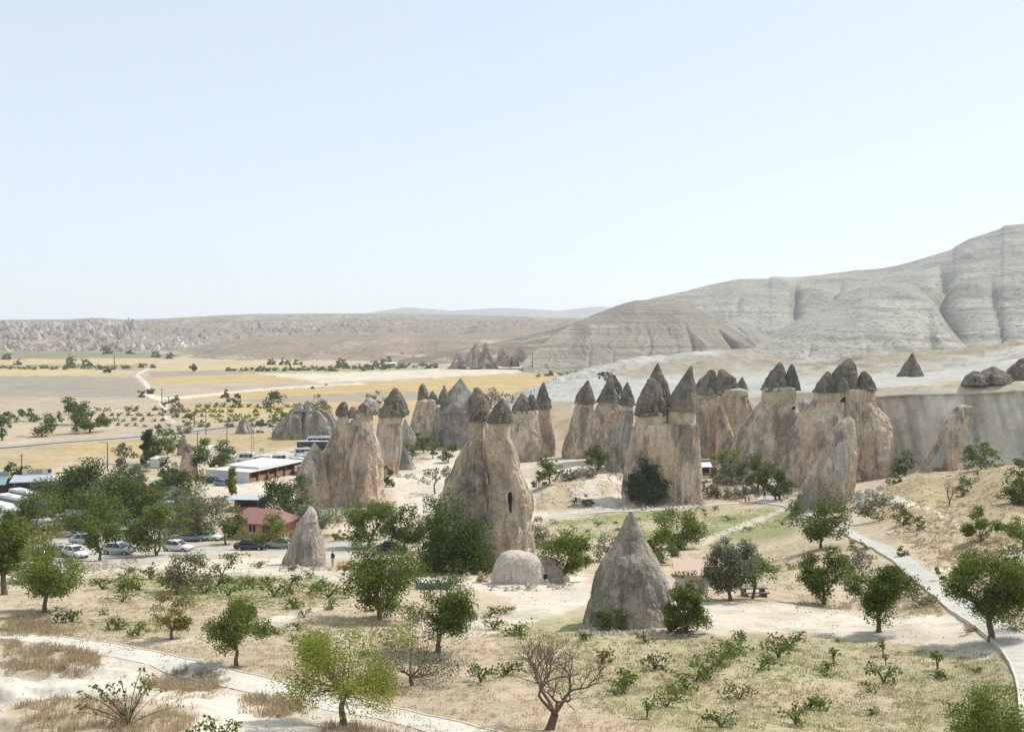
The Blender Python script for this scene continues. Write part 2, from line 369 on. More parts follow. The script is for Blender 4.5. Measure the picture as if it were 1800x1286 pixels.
def ground_mat(name, fine=1.0, far=False):
    m, nt, b = new_mat(name)
    at = N(nt, 'ShaderNodeAttribute', attribute_name='cover')
    p = pos_n(nt)
    big = noise_n(nt, p, 0.05, 6, .62); mid = noise_n(nt, p, 0.45, 6, .65, .4); sm_ = noise_n(nt, p, 4.0, 5, .7)
    c = mix_n(nt, 1.0, at.outputs['Color'], ramp_n(nt, mid, [(.28, .74), (.5, 1.0), (.72, 1.14)]), 'MULTIPLY')
    c = mix_n(nt, 1.0, c, ramp_n(nt, big, [(.3, .86), (.7, 1.1)]), 'MULTIPLY')
    c = mix_n(nt, 1.0, c, ramp_n(nt, sm_, [(.3, .8), (.5, 1.0), (.7, 1.12)]), 'MULTIPLY')
    # sparse weeds, clods and stones
    v = N(nt, 'ShaderNodeTexVoronoi'); v.inputs['Scale'].default_value = 1.1; nt.links.new(p, v.inputs['Vector'])
    sp = math_n(nt, 'MULTIPLY', ramp_n(nt, v.outputs['Distance'], [(.10, 1.0), (.22, 0.0)]), ramp_n(nt, noise_n(nt, p, .22, 3), [(.5, 0.0), (.6, .55)]))
    c = mix_n(nt, sp, c, (0.20, 0.17, 0.10))
    nt.links.new(c, b.inputs['Base Color']); b.inputs['Roughness'].default_value = 1.0
    b.inputs['Specular IOR Level'].default_value = 0.05
    bump_n(nt, b, math_n(nt, 'ADD', math_n(nt, 'MULTIPLY', mid, .6), math_n(nt, 'MULTIPLY', sm_, .3)), .7, .25)
    return m
M_GROUND = ground_mat('ground_cover')

def make_ground():
    px = np.concatenate([np.linspace(-1500, -60, 40)[:-1], np.linspace(-60, 1860, 860), np.linspace(1860, 3300, 40)[1:]])
    rows = [np.exp(np.linspace(math.log(1.5), math.log(34), 36))[:-1]]
    yy = np.linspace(1310, 642, 520)                     # even spacing in the picture while it lasts
    dd = np.interp(-yy, -(YH + F * hcam(900, np.exp(LD)) / np.exp(LD))[::1], np.exp(LD))
    rows += [dd, np.exp(np.linspace(math.log(dd[-1] * 1.02), math.log(9000), 60))]
    d = np.concatenate(rows)
    PX, D = np.meshgrid(px, d); X = (PX - 900) / F * D
    Z = gz(X, D); PY = YH + F * hcam(PX, D) / D
    q = grid_q(*PX.shape)
    o = mesh_np('ground', np.stack([X, D, Z], -1).reshape(-1, 3), q, M_GROUND)
    C = paint(PX, PY, X, D, EARTH, PATCH)
    n = fbm(X / 14, D / 14, 0, 4, 71)[..., None]; g = fbm(X / 5, D / 9, 0, 4, 77)
    gm = (np.clip(g * 3.2, 0, 1) * smooth((160 - D) / 60) * ((C[..., 0] < .44) & (C[..., 0] > .30)))[..., None] * .75
    C = C * (1 - gm) + np.array(EARTH) * gm
    C *= 1 + .10 * n
    C[(PX < -60) | (PX > 1860)] = C[(PX < -60) | (PX > 1860)]
    color_attr(o, C); tag(o, 'dry valley floor with sandy paths, fields and patches of grass', kind='structure')
make_ground()

# raised ground behind the chimneys: white tuff slopes on the left running into a cliff on the right
PC = [(850, [(300, 840), (420, 760), (460, 745), (500, 730), (525, 722), (560, 715), (700, 720)]),
      (890, [(300, 832), (420, 735), (460, 720), (500, 706), (525, 701), (560, 698), (700, 720)]),
      (950, [(285, 818), (380, 728), (410, 712), (450, 697), (490, 684), (530, 674), (700, 690)]),
      (1050, [(268, 824), (350, 725), (380, 706), (420, 690), (480, 664), (560, 640), (700, 665)]),
      (1200, [(262, 826), (330, 722), (350, 706), (390, 690), (470, 655), (580, 621), (700, 650)]),
      (1290, [(268, 822), (318, 722), (335, 702), (380, 684), (460, 650), (575, 613), (700, 650)]),
      (1340, [(275, 815), (304, 717), (316, 697), (365, 680), (450, 650), (560, 616), (700, 650)]),
      (1400, [(270, 805), (276, 712), (285, 690), (330, 676), (420, 655), (480, 630), (700, 650)]),
      (1440, [(255, 815), (260, 710), (267, 688), (310, 675), (400, 652), (480, 630), (700, 650)]),
      (1530, [(228, 835), (233, 703), (240, 682), (262, 674), (330, 655), (420, 624), (700, 650)]),
      (1600, [(222, 835), (227, 699), (233, 677), (255, 668), (300, 652), (420, 620), (700, 645)]),
      (1700, [(212, 828), (217, 696), (222, 674), (240, 662), (285, 642), (400, 612), (700, 640)]),
      (1800, [(205, 820), (210, 692), (215, 670), (232, 656), (265, 628), (350, 600), (700, 640)]),
      (2300, [(195, 820), (200, 680), (205, 655), (222, 640), (255, 600), (340, 560), (700, 640)])]
def plat_lines():
    t = np.linspace(0, 6, 7); ks = np.array([c[0] for c in PC], float)
    D = np.array([[p[0] for p in c[1]] for c in PC], float); Y = np.array([[p[1] for p in c[1]] for c in PC], float)
    H = (Y - YH) * D / F
    px = np.concatenate([np.linspace(850, 1860, 430), np.linspace(1870, 2300, 60)])
    tt = np.concatenate([np.linspace(0, 1, 46), np.linspace(1, 2, 14)[1:], np.linspace(2, 3, 14)[1:], np.linspace(3, 5, 80)[1:], np.linspace(5, 6, 12)[1:]])
    Dp = np.stack([np.interp(px, ks, D[:, k]) for k in range(7)], 1); Hp = np.stack([np.interp(px, ks, H[:, k]) for k in range(7)], 1)
    ker = np.hanning(25); ker /= ker.sum()
    for A in (Dp, Hp):
        for k in range(7): A[:, k] = np.convolve(np.pad(A[:, k], 12, mode='edge'), ker, mode='valid')
    Dg = np.stack([np.interp(tt, t, r) for r in Dp], 1); Hg = np.stack([np.interp(tt, t, r) for r in Hp], 1)
    return px, tt, Dg, Hg
def make_plateau():
    px, tt, D, H = plat_lines(); PX = np.broadcast_to(px, D.shape); T = np.broadcast_to(tt[:, None], D.shape)
    X = (PX - 900) / F * D
    PY = YH + F * H / D
    s = PX / 22.0
    face = smooth(T / .15) * smooth((1.25 - T) / .3) * smooth((PX - 1300) / 100)
    D2 = D + face * (5.5 * fbm(X / 11, H / 60, 0, 4, 91) + 1.4 * (1 - 2 * np.abs(fbm(X / 4, H / 25, 0, 3, 92)))) + 0.3 * fbm(X / 1.2, H / 1.5, D / 3, 3, 93) * face
    led = smooth((T - .9) / .15) * smooth((2.2 - T) / .3)
    D2 = D2 + led * .6 * fbm(X / 4, H / 1.0, 0, 4, 94)
    hump = smooth((T - 2.2) / .8) * smooth((6 - T) / .6)
    gul = np.abs(fbm(X / 22, D / 60, 0, 4, 95))
    Z = ZC - H - hump * gul * .7 * smooth((1500 - PX) / 150) - hump * gul * .8 + hump * .5 * fbm(X / 6, D / 10, 0, 3, 96)
    rl = smooth((T - 3.7) / .7) * smooth((6 - T) / .5)
    Z = Z + rl * (1.6 * fbm(X / 8, D / 18, 0, 4, 97) + 0.55 * (1 - 2.4 * np.abs(fbm(X / 6 + D / 30, D / 70, 0, 4, 86))))
    o = mesh_np('hillside', np.stack([X, D2, Z], -1).reshape(-1, 3), grid_q(*D.shape), M_CLIFF)
    C = np.empty(D.shape + (3,)); C[:] = WHITE
    C = paint(PX, PY, X, D, WHITE, PLAT)
    f = smooth((1.05 - T) / .12)[..., None] * smooth((PX - 1230) / 120)[..., None]
    n = fbm(X / 5, H / 14, 0, 4, 99)[..., None]
    st = np.clip(fbm(X / 1.6, H / 26, 0, 4, 88) * 2.2, -.5, .6)[..., None] + .4 * np.clip(fbm(X / 12, H / 9, 0, 4, 87) * 2, -1, 1)[..., None]
    C = C * (1 - f) + f * (np.array((0.47, 0.435, 0.365)) * (1 + .3 * n + .4 * st))
    lb = (smooth((T - 1.0) / .1) * smooth((2.05 - T) / .1))[..., None] * smooth((PX - 1230) / 120)[..., None]
    C = C * (1 - lb) + lb * np.array((0.47, 0.415, 0.315)) * (1 + .25 * fbm(X / 10, H / .8, 0, 3, 98)[..., None])
    ob = (smooth((T - 2.0) / .12) * smooth((2.7 - T) / .3) * smooth((PX - 1600) / 70))[..., None] * .8
    C = C * (1 - ob) + ob * np.array((0.40, 0.29, 0.15))
    lo = (smooth((1.6 - T) / .8) * smooth((1330 - PX) / 60))[..., None]
    C = C * (1 - lo) + lo * (np.array(DRY) * (1 + .4 * fbm(X / 6, D / 12, 0, 4, 89)[..., None]))
    br = (np.clip(fbm(X / 5, D / 12, 0, 5, 90) * 4 - .1, 0, 1) * smooth((T - 3.6) / .6))[..., None] * .6
    C = C * (1 - br) + br * np.array(RED)
    color_attr(o, C); tag(o, 'pale tuff slope and grey cliff behind the chimneys', kind='structure')
M_CLIFF = ground_mat('tuff_cover')
make_plateau()

# ------------------------------------------------------------------ hills
def hill_mat(name, stops, zs, warp=1.0, dots=.6, patch=None, sc=1.0):
    m, nt, b = new_mat(name); p = pos_n(nt)
    sep = N(nt, 'ShaderNodeSeparateXYZ'); nt.links.new(p, sep.inputs[0])
    w = noise_n(nt, p, .012 * sc, 4); w2 = noise_n(nt, p, .06 * sc, 5)
    z = math_n(nt, 'ADD', math_n(nt, 'MULTIPLY', sep.outputs['Z'], zs), math_n(nt, 'ADD', math_n(nt, 'MULTIPLY', w, .9 * warp), math_n(nt, 'MULTIPLY', w2, .22 * warp)))
    cb = N(nt, 'ShaderNodeCombineXYZ'); nt.links.new(z, cb.inputs[2])
    cb.inputs[0].default_value = 3.3
    band = noise_n(nt, cb.outputs[0], 2.6, 9, .8)
    avg = tuple(sum(q[1][k] for q in stops) / len(stops) for k in range(3))
    c = mix_n(nt, ramp_n(nt, noise_n(nt, p, .008 * sc, 4, .6), [(.40, .25), (.58, 1.0)]), avg, ramp_n(nt, band, stops))
    big = noise_n(nt, p, .02 * sc, 5, .65); c = mix_n(nt, 1.0, c, ramp_n(nt, big, [(.32, .82), (.68, 1.16)]), 'MULTIPLY')
    if patch:
        c = mix_n(nt, ramp_n(nt, noise_n(nt, p, patch[0], 5, .6), [(patch[1], 0.0), (patch[1] + .1, patch[3])]), c, patch[2])
    # dry shrubs dotted over the slope
    v = N(nt, 'ShaderNodeTexVoronoi'); v.inputs['Scale'].default_value = .16 * sc; nt.links.new(p, v.inputs['Vector'])
    sp = math_n(nt, 'MULTIPLY', ramp_n(nt, v.outputs['Distance'], [(.16, 1.0), (.36, 0.0)]), ramp_n(nt, noise_n(nt, p, .02 * sc, 4), [(.38, 0.0), (.58, dots)]))
    c = mix_n(nt, sp, c, (0.10, 0.095, 0.06))
    g = noise_n(nt, p, .35 * sc, 6, .7)
    c = mix_n(nt, 1.0, c, ramp_n(nt, g, [(.3, .82), (.7, 1.12)]), 'MULTIPLY')
    nt.links.new(c, b.inputs['Base Color']); b.inputs['Roughness'].default_value = 1.0; b.inputs['Specular IOR Level'].default_value = 0
    bump_n(nt, b, math_n(nt, 'ADD', g, math_n(nt, 'MULTIPLY', w2, 2.0)), .6, 1.5 / sc)
    return m
def hill(name, cols, mat, label, nx=240, nt_=80, amp=6.0, gs=60.0, shape=1.25, seed=0, ledge=0.0, rug=0.0, notch=(), cliffs=()):
    """cols: (px, base depth, base row, crest depth, crest row); front slope, crest, back slope"""
    c = np.array(cols, float); px = np.linspace(c[0, 0], c[-1, 0], nx)
    f = [np.interp(px, c[:, 0], c[:, k]) for k in range(1, 5)]
    ker = np.hanning(9); ker /= ker.sum()
    f = [np.convolve(np.pad(a, 4, mode='edge'), ker, mode='valid') for a in f]
    f[3] = np.interp(px, c[:, 0], c[:, 4]) * .5 + f[3] * .5
    db, yb, dc, yc = f; hb = np.maximum((yb - YH) * db / F, 38.8); hc = (yc - YH) * dc / F
    t = np.concatenate([np.linspace(0, 1, nt_), np.linspace(1, 1.6, 14)[1:]])[:, None]
    tc = np.clip(t, 0, 1); D = db + (dc - db) * t
    prof = tc ** shape
    if ledge: prof = prof + .25 * ledge * np.sin(prof * 6 * math.pi * 1.5 + 3 * vnoise(px[None] / 160, 0, 0, seed + 9)) * tc * (1 - tc) * 4
    for (ti, a_, x0, x1) in cliffs:                      # short steep rock bands
        wv = t - ti - .05 * vnoise(px[None] / 40, 0, 3, seed + 6) - .012 * vnoise(px[None] / 14, 0, 3, seed + 7)
        prof = prof + .42 * a_ * (np.tanh(wv * 60) - np.tanh(wv * 9)) * np.clip(.6 + .9 * vnoise(px[None] / 45, ti * 9, 0, seed + 13), 0, 1) * (smooth((px - x0) / 25) * smooth((x1 - px) / 25))[None]
    Hh = hb + (hc - hb) * prof + np.clip(t - 1, 0, 1) * (hb - hc) * .8
    PX = np.broadcast_to(px, D.shape); X = (PX - 900) / F * D
    env = np.sin(np.pi * np.clip(tc, 0, 1)) ** .7 * (t <= 1) + .0
    u = X / gs + .35 * fbm(X / gs / 2, D / gs / 2, 0, 3, seed + 5)
    rid = 1 - np.abs(vnoise(u, t * .8, 0, seed)) * 2.2
    r2 = 1 - np.abs(fbm(u * 4.3, t * 1.6, 0, 3, seed + 1)) * 2.6; r3 = 1 - np.abs(fbm(u * 13, t * 3.5, 0, 3, seed + 4)) * 2.6
    low = np.clip(1.25 - tc, 0, 1) ** .6
    Z = ZC - Hh + env * amp * (.55 * (rid - .4) + low * (.09 * r2 + .05 * r3 - .06)) + env * amp * .06 * fbm(X / gs * 3, D / gs * 2, 0, 4, seed + 2)
    for (p0, wd_, dp_, sl, ta, tb) in notch:             # ravines
        dx = np.abs(PX - p0 - sl * (1 - tc) - wd_ * .9 * vnoise(tc * 5, p0, 0, seed + 12)) / wd_
        Z = Z - dp_ * np.exp(-dx ** 1.2) * smooth((tc - ta) / .15) * smooth((tb - tc) / .15)
    if rug: Z = Z + env * rug * (1 - 2.6 * np.abs(fbm(X / 22, D / 45, 0, 4, seed + 3)))
    Z = Z + (t >= 1) * amp * .05 * fbm(X / gs * 4, D / gs, 0, 3, seed + 8)
    X = np.concatenate([X[:1], X]); D = np.concatenate([D[:1], D]); Z = np.concatenate([Z[:1] - 25, Z])
    o = mesh_np(name, np.stack([X, D, Z], -1).reshape(-1, 3), grid_q(*D.shape), mat)
    return tag(o, label, kind='structure')
MH_PALE = hill_mat('pale_strata', [(.36, (0.185, 0.168, 0.139)), (.41, (0.336, 0.319, 0.277)), (.48, (0.420, 0.403, 0.357)), (.52, (0.302, 0.286, 0.244)), (.545, (0.202, 0.185, 0.151)), (.57, (0.370, 0.353, 0.307)), (.66, (0.395, 0.378, 0.328))], .055, 1.0, .9)
MH_GREY = hill_mat('grey_strata', [(.37, (0.143, 0.126, 0.097)), (.42, (0.290, 0.260, 0.210)), (.49, (0.353, 0.323, 0.269)), (.53, (0.143, 0.130, 0.101)), (.56, (0.311, 0.281, 0.231)), (.64, (0.336, 0.307, 0.256))], .09, .8, .95)
MH_SCRUB = hill_mat('scrub_slope', [(.34, (0.135, 0.117, 0.081)), (.5, (0.216, 0.189, 0.140)), (.66, (0.279, 0.252, 0.194))], .06, 1.2, .8, (.02, .56, (0.450, 0.423, 0.360), .7))
MH_BAD = hill_mat('badlands', [(.36, (.15, .115, .10)), (.43, (.31, .24, .20)), (.50, (.20, .18, .14)), (.58, (.47, .42, .36)), (.66, (.24, .205, .165))], .05, 2.6, .9, (.010, .53, (.225, .20, .155), .9))
MH_MID = hill_mat('tan_slope', [(.34, (.20, .165, .12)), (.5, (.29, .24, .185)), (.66, (.36, .305, .24))], .05, 1.3, .8, (.012, .58, (.47, .40, .31), .75))
MH_FAR = plain('far_ridge', (.20, .20, .21), 1.0, .1, .001)
hill('mountains', [(600, 6500, 562, 7600, 560), (650, 6500, 562, 7600, 549), (690, 6500, 562, 7600, 543), (715, 6500, 562, 7600, 540), (760, 6500, 562, 7600, 543), (790, 6500, 562, 7600, 546), (830, 6500, 562, 7600, 544), (870, 6500, 562, 7600, 541), (920, 6500, 562, 7600, 542), (985, 6500, 562, 7600, 546), (1020, 6500, 562, 7600, 542), (1050, 6500, 562, 7600, 538), (1100, 6500, 562, 7600, 543), (1250, 6500, 562, 7600, 556), (1400, 6500, 562, 7600, 562)], MH_FAR, 'blue mountains fading into haze on the horizon', 200, 20, 20, 600, 1.0, 1)
hill('mesa', [(-500, 1900, 612, 2700, 563), (0, 1900, 612, 2700, 562), (120, 1900, 612, 2750, 561.5), (160, 1900, 612, 2600, 559), (185, 1900, 612, 2600, 559), (215, 1900, 612, 2700, 562), (300, 1900, 612, 2900, 559), (400, 1850, 612, 3000, 553.5), (450, 1850, 612, 3000, 551.5), (600, 1800, 612, 3000, 551), (700, 1750, 612, 3000, 551), (850, 1700, 612, 2900, 554), (1000, 1700, 610, 2800, 559), (1150, 1700, 610, 2800, 562)], MH_BAD, 'long rugged mesa of pinkish grey badlands', 620, 130, 14, 110, .9, 11, .05, 7, (), [(.86, .05, -600, 420), (.6, .03, -400, 1100)])
hill('badland_ridge', [(-400, 1420, 628, 1650, 606), (0, 1420, 628, 1650, 606), (150, 1420, 626, 1650, 602), (260, 1420, 622, 1640, 603), (330, 1420, 620, 1620, 600), (352, 1420, 620, 1600, 601), (372, 1420, 622, 1550, 614)], MH_BAD, 'low eroded badlands of pale and pink tuff', 420, 60, 8, 30, .8, 15, 0, 5)
hill('mid_hill', [(215, 1080, 639, 1150, 638), (290, 1080, 638, 1300, 616), (350, 1080, 637, 1400, 606), (430, 1060, 638, 1450, 596), (470, 1060, 640, 1450, 591), (500, 1060, 640, 1450, 588), (560, 1050, 638, 1450, 589), (600, 1050, 636, 1500, 585), (700, 1050, 633, 1500, 583), (740, 1080, 631, 1500, 586), (820, 1100, 628, 1500, 586), (900, 1150, 622, 1500, 583), (1000, 1200, 618, 1500, 580)], MH_MID, 'brown scrubby hill beyond the fields with bare tan flanks', 330, 80, 9, 60, .8, 21, .03)
hill('mid_hill_shoulder', [(700, 980, 636, 1020, 634), (740, 980, 636, 1080, 622), (830, 960, 636, 1150, 610), (900, 950, 638, 1250, 596), (960, 940, 640, 1300, 582), (1010, 930, 642, 1300, 570), (1060, 930, 644, 1300, 560), (1150, 900, 644, 1300, 550)], MH_SCRUB, 'dark scrub covered slope at the foot of the striped hill', 180, 60, 7, 40, 1.0, 27)
hill('striped_hill', [(920, 800, 640, 850, 634), (945, 790, 642, 930, 612), (975, 780, 645, 1000, 588), (1010, 770, 648, 1080, 567), (1050, 760, 648, 1120, 550), (1085, 760, 648, 1150, 537), (1115, 755, 648, 1160, 528), (1145, 750, 646, 1160, 526), (1175, 750, 645, 1150, 525), (1195, 745, 645, 1130, 528), (1230, 745, 644, 1090, 545), (1270, 740, 643, 1040, 566), (1310, 735, 642, 960, 592), (1345, 730, 642, 860, 617), (1370, 730, 642, 800, 634)], MH_GREY, 'rounded grey hill striped by thin rock layers', 420, 120, 8, 45, 1.0, 31, .03, 0, [(1133, 4, 2.5, 14, -.2, .6), (1172, 5, 3, 26, -.2, .42), (1196, 7, 5, 34, -.2, .62), (1258, 10, 8, 60, -.2, .8), (1085, 3, 1.6, -8, -.2, .33), (1040, 3, 1.5, -4, -.2, .4)], [(.55, .03, 960, 1240), (.8, .025, 990, 1200), (.3, .02, 950, 1160)])
hill('white_spur', [(1270, 720, 645, 760, 640), (1310, 700, 646, 820, 622), (1350, 690, 646, 930, 592), (1400, 680, 646, 1020, 562), (1440, 670, 645, 1080, 540), (1480, 660, 645, 1130, 520), (1515, 650, 645, 1150, 503), (1545, 640, 645, 1160, 498), (1585, 630, 645, 1160, 498), (1610, 620, 645, 1150, 503), (1640, 610, 640, 1100, 528), (1660, 600, 640, 960, 562), (1690, 600, 640, 820, 600), (1720, 600, 640, 700, 630)], MH_PALE, 'white layered spur running down from the big ridge', 420, 120, 8, 55, 1.0, 37, .03, 0, [(1446, 5, 2.5, -36, -.2, .5), (1622, 9, 6, 30, -.2, .8), (1531, 4, 1.8, -14, -.2, .35)], [(.86, .05, 1490, 1650), (.55, .025, 1380, 1650), (.3, .02, 1340, 1640)])
hill('white_ridge', [(1060, 1150, 600, 1250, 560), (1110, 1120, 600, 1350, 535), (1150, 1100, 600, 1500, 523), (1200, 1050, 600, 1550, 513), (1250, 1020, 600, 1600, 500), (1288, 1000, 600, 1600, 492), (1300, 1000, 600, 1600, 490), (1352, 980, 600, 1600, 490), (1356, 980, 600, 1600, 486.5), (1400, 960, 600, 1600, 487), (1450, 940, 600, 1600, 483), (1500, 920, 600, 1600, 476), (1560, 860, 610, 1580, 470), (1600, 800, 620, 1560, 461), (1640, 740, 630, 1540, 449), (1675, 700, 635, 1520, 437), (1680, 700, 635, 1520, 432), (1705, 690, 636, 1500, 420), (1735, 680, 636, 1480, 411), (1760, 670, 636, 1470, 403), (1764, 670, 636, 1470, 398), (1800, 660, 636, 1450, 393), (1900, 640, 636, 1400, 388), (2100, 600, 640, 1350, 400), (2400, 600, 640, 1300, 450)], MH_PALE, 'high white tuff ridge with a level dark rim', 640, 170, 14, 90, .95, 41, .03, 0, [(1392, 9, 17, 26, .3, .93), (1318, 7, 5, -40, .4, .8), (1636, 13, 17, 34, -.2, .88), (1712, 9, 8, 60, -.2, .58), (1478, 7, 7, -22, .5, .92), (1860, 16, 14, 20, -.2, .8)], [(.90, .05, 1280, 1560), (.80, .05, 1660, 1990), (.93, .04, 1690, 2000), (.7, .03, 1150, 1450), (.55, .025, 1640, 1990)])
def far_rocks(name, target, mat, bands, label, seed):
    rng = np.random.default_rng(seed); bpy.context.evaluated_depsgraph_get().update(); V = []; Q = []; n = 0
    for (x0, x1, y0, y1, cnt, h0, h1) in bands:
        for _ in range(cnt):
            x = rng.uniform(x0, x1); y = rng.uniform(y0, y1)
            if vnoise(x / 30, y / 7, 0, seed) < rng.uniform(-.5, .4): continue
            ok, hp, nn, _ = target.ray_cast(Vector((0, 0, ZC)), Vector(((x - 900) / F, 1, -(y - YH) / F)).normalized())
            if not ok: continue
            s = hp.y / F; h = rng.uniform(h0, h1) * s; w = h * rng.uniform(.45, 1.1); k = 7; th = np.arange(k) * 2 * math.pi / k
            lean = rng.normal(0, .12, 2) * h; L = []
            for (f, r) in ((-.5, 1.15), (.15, .85), (.55, .5), (.85, .22), (1.0, .03)):
                rr = w * r * rng.uniform(.7, 1.25, k); L.append(np.stack([hp.x + lean[0] * f + rr * np.cos(th), hp.y + lean[1] * f + rr * np.sin(th), hp.z + np.full(k, f * h)], 1))
            V.append(np.concatenate(L)); Q.append(grid_q(5, k, True) + n); n += 5 * k
    o = mesh_np(name, np.concatenate(V), np.concatenate(Q), mat, None, False); tag(o, label, 'rocks', kind='stuff')
def island_mat(name, stops):
    m, nt, b = new_mat(name); g = N(nt, 'ShaderNodeNewGeometry'); c = ramp_n(nt, g.outputs['Random Per Island'], stops)
    c = mix_n(nt, 1.0, c, ramp_n(nt, noise_n(nt, pos_n(nt), .25, 5, .7), [(.3, .75), (.7, 1.2)]), 'MULTIPLY'); nt.links.new(c, b.inputs['Base Color']); b.inputs['Roughness'].default_value = 1.0; return m
M_FARP = island_mat('far_pink_rock', [(.0, (.22, .175, .15)), (.4, (.33, .265, .225)), (.75, (.40, .335, .285)), (1.0, (.50, .44, .38))])
M_FARW = island_mat('far_white_rock', [(.0, (.30, .28, .24)), (.4, (.48, .45, .40)), (1.0, (.62, .59, .54))])
far_rocks('badland_rocks', bpy.data.objects['mesa'], M_FARP, [(-20, 235, 573, 597, 420, 5, 13), (130, 240, 570, 592, 160, 6, 15), (240, 420, 578, 600, 60, 3, 8), (420, 640, 570, 590, 90, 3, 7)], 'rugged pinkish badland rocks on the far mesa', 3)
far_rocks('badland_rocks', bpy.data.objects['badland_ridge'], M_FARP, [(-20, 250, 606, 622, 300, 4, 10)], 'row of small pink rocks below the far mesa', 5)
far_rocks('badland_rocks', bpy.data.objects['badland_ridge'], M_FARW, [(200, 366, 603, 614, 170, 3, 8)], 'white eroded tuff bank beyond the fields', 7)
# ------------------------------------------------------------------ haze between the near ground and the far mountains
def make_haze():
    m = bpy.data.materials.new('haze'); m.use_nodes = True; nt = m.node_tree; nt.nodes.clear()
    out = nt.nodes.new('ShaderNodeOutputMaterial'); v = nt.nodes.new('ShaderNodeVolumePrincipled')
    v.inputs['Color'].default_value = (.88, .93, 1.0, 1); v.inputs['Density'].default_value = HAZE
    v.inputs['Anisotropy'].default_value = .3
    nt.links.new(v.outputs[0], out.inputs['Volume'])
    b = MB(); b.box(-12000, 12000, -60, 12000, -6, 200); o = b.build('haze', m); tag(o, 'thin pale haze over the valley', kind='stuff')
HAZE = 1.1e-4
make_haze()
# ------------------------------------------------------------------ rock
def rock_mat(name, base, alt, stain, amount=.5, streak=.5, sc=1.0, light=None):
    m, nt, b = new_mat(name); b.inputs['Specular IOR Level'].default_value = .08; b.inputs['Roughness'].default_value = 1.0
    p = pos_n(nt); ps = pos_n(nt, 1, 1, .28, 5.0)
    big = noise_n(nt, p, .16 * sc, 5, .6, .6); st = noise_n(nt, ps, .42 * sc, 7, .68, .5); fine = noise_n(nt, p, 2.4 * sc, 7, .72)
    c = mix_n(nt, ramp_n(nt, big, [(.40, 0.0), (.58, 1.0)]), base, alt)
    if light: c = mix_n(nt, ramp_n(nt, noise_n(nt, pos_n(nt, 1, 1, .5, 40), .3 * sc, 6, .6), [(.57, 0.0), (.66, .7)]), c, light)
    s1 = ramp_n(nt, st, [(.5 - amount * .16, 0.0), (.58 - amount * .12, 1.0)])
    s2 = ramp_n(nt, noise_n(nt, pos_n(nt, 1, 1, .6, 90), .2 * sc, 5, .55), [(.40, .0), (.55, 1.0)])
    c = mix_n(nt, math_n(nt, 'MULTIPLY', math_n(nt, 'MULTIPLY', s1, s2), streak), c, stain)
    vs = noise_n(nt, pos_n(nt, 1, 1, .07, 17), 1.5 * sc, 5, .65, .3)                    # rain streaks
    c = mix_n(nt, 1.0, c, ramp_n(nt, vs, [(.34, .80), (.5, 1.0), (.66, 1.14)]), 'MULTIPLY')
    c = mix_n(nt, 1.0, c, ramp_n(nt, fine, [(.30, .62), (.5, 1.0), (.70, 1.25)]), 'MULTIPLY')
    nt.links.new(c, b.inputs['Base Color'])
    pit = N(nt, 'ShaderNodeTexVoronoi'); pit.inputs['Scale'].default_value = 1.3 * sc; nt.links.new(ps, pit.inputs['Vector'])
    h = math_n(nt, 'ADD', math_n(nt, 'MULTIPLY', fine, .5), math_n(nt, 'ADD', math_n(nt, 'MULTIPLY', st, .9), math_n(nt, 'MULTIPLY', ramp_n(nt, pit.outputs['Distance'], [(.0, 0.0), (.25, 1.0)]), .15)))
    bump_n(nt, b, h, 1.0, .7 / sc)
    return m
R_BODY = rock_mat('tuff_cone', (.66, .565, .435), (.60, .46, .33), (.21, .197, .165), .58, .78, 1.0, (.74, .66, .53))
R_BODYP = rock_mat('tuff_cone_pink', (.68, .575, .44), (.62, .455, .325), (.24, .213, .178), .44, .82, 1.0, (.75, .66, .52))
R_GREY = rock_mat('tuff_grey', (.44, .41, .355), (.41, .36, .30), (.20, .19, .165), .6, .85, 1.0, (.53, .49, .43))
R_NECK = rock_mat('tuff_neck', (.62, .54, .40), (.58, .48, .35), (.32, .28, .21), .2, .5, 1.3)
R_CAP = rock_mat('tuff_cap', (.205, .19, .16), (.27, .225, .17), (.115, .11, .095), .5, .75, 1.6)
R_CAPL = rock_mat('tuff_cap_pale', (.50, .47, .42), (.34, .29, .23), (.19, .18, .15), .4, .8, 1.6)
R_WARM = rock_mat('tuff_front', (.48, .435, .37), (.45, .38, .31), (.22, .205, .175), .55, .85, 2.2, (.50, .455, .385))
R_PALE = rock_mat('tuff_pale', (.66, .59, .51), (.62, .54, .46), (.48, .42, .35), .35, .4, 2.0)
R_PINK = rock_mat('tuff_pink', (.50, .37, .30), (.56, .46, .39), (.27, .24, .21), .5, .8, .35)
R_WHITE = rock_mat('tuff_white', (.55, .53, .49), (.48, .455, .41), (.34, .32, .29), .3, .6, 1.5)
M_DARK = plain('cave_dark', (.03, .026, .022), 1.0)

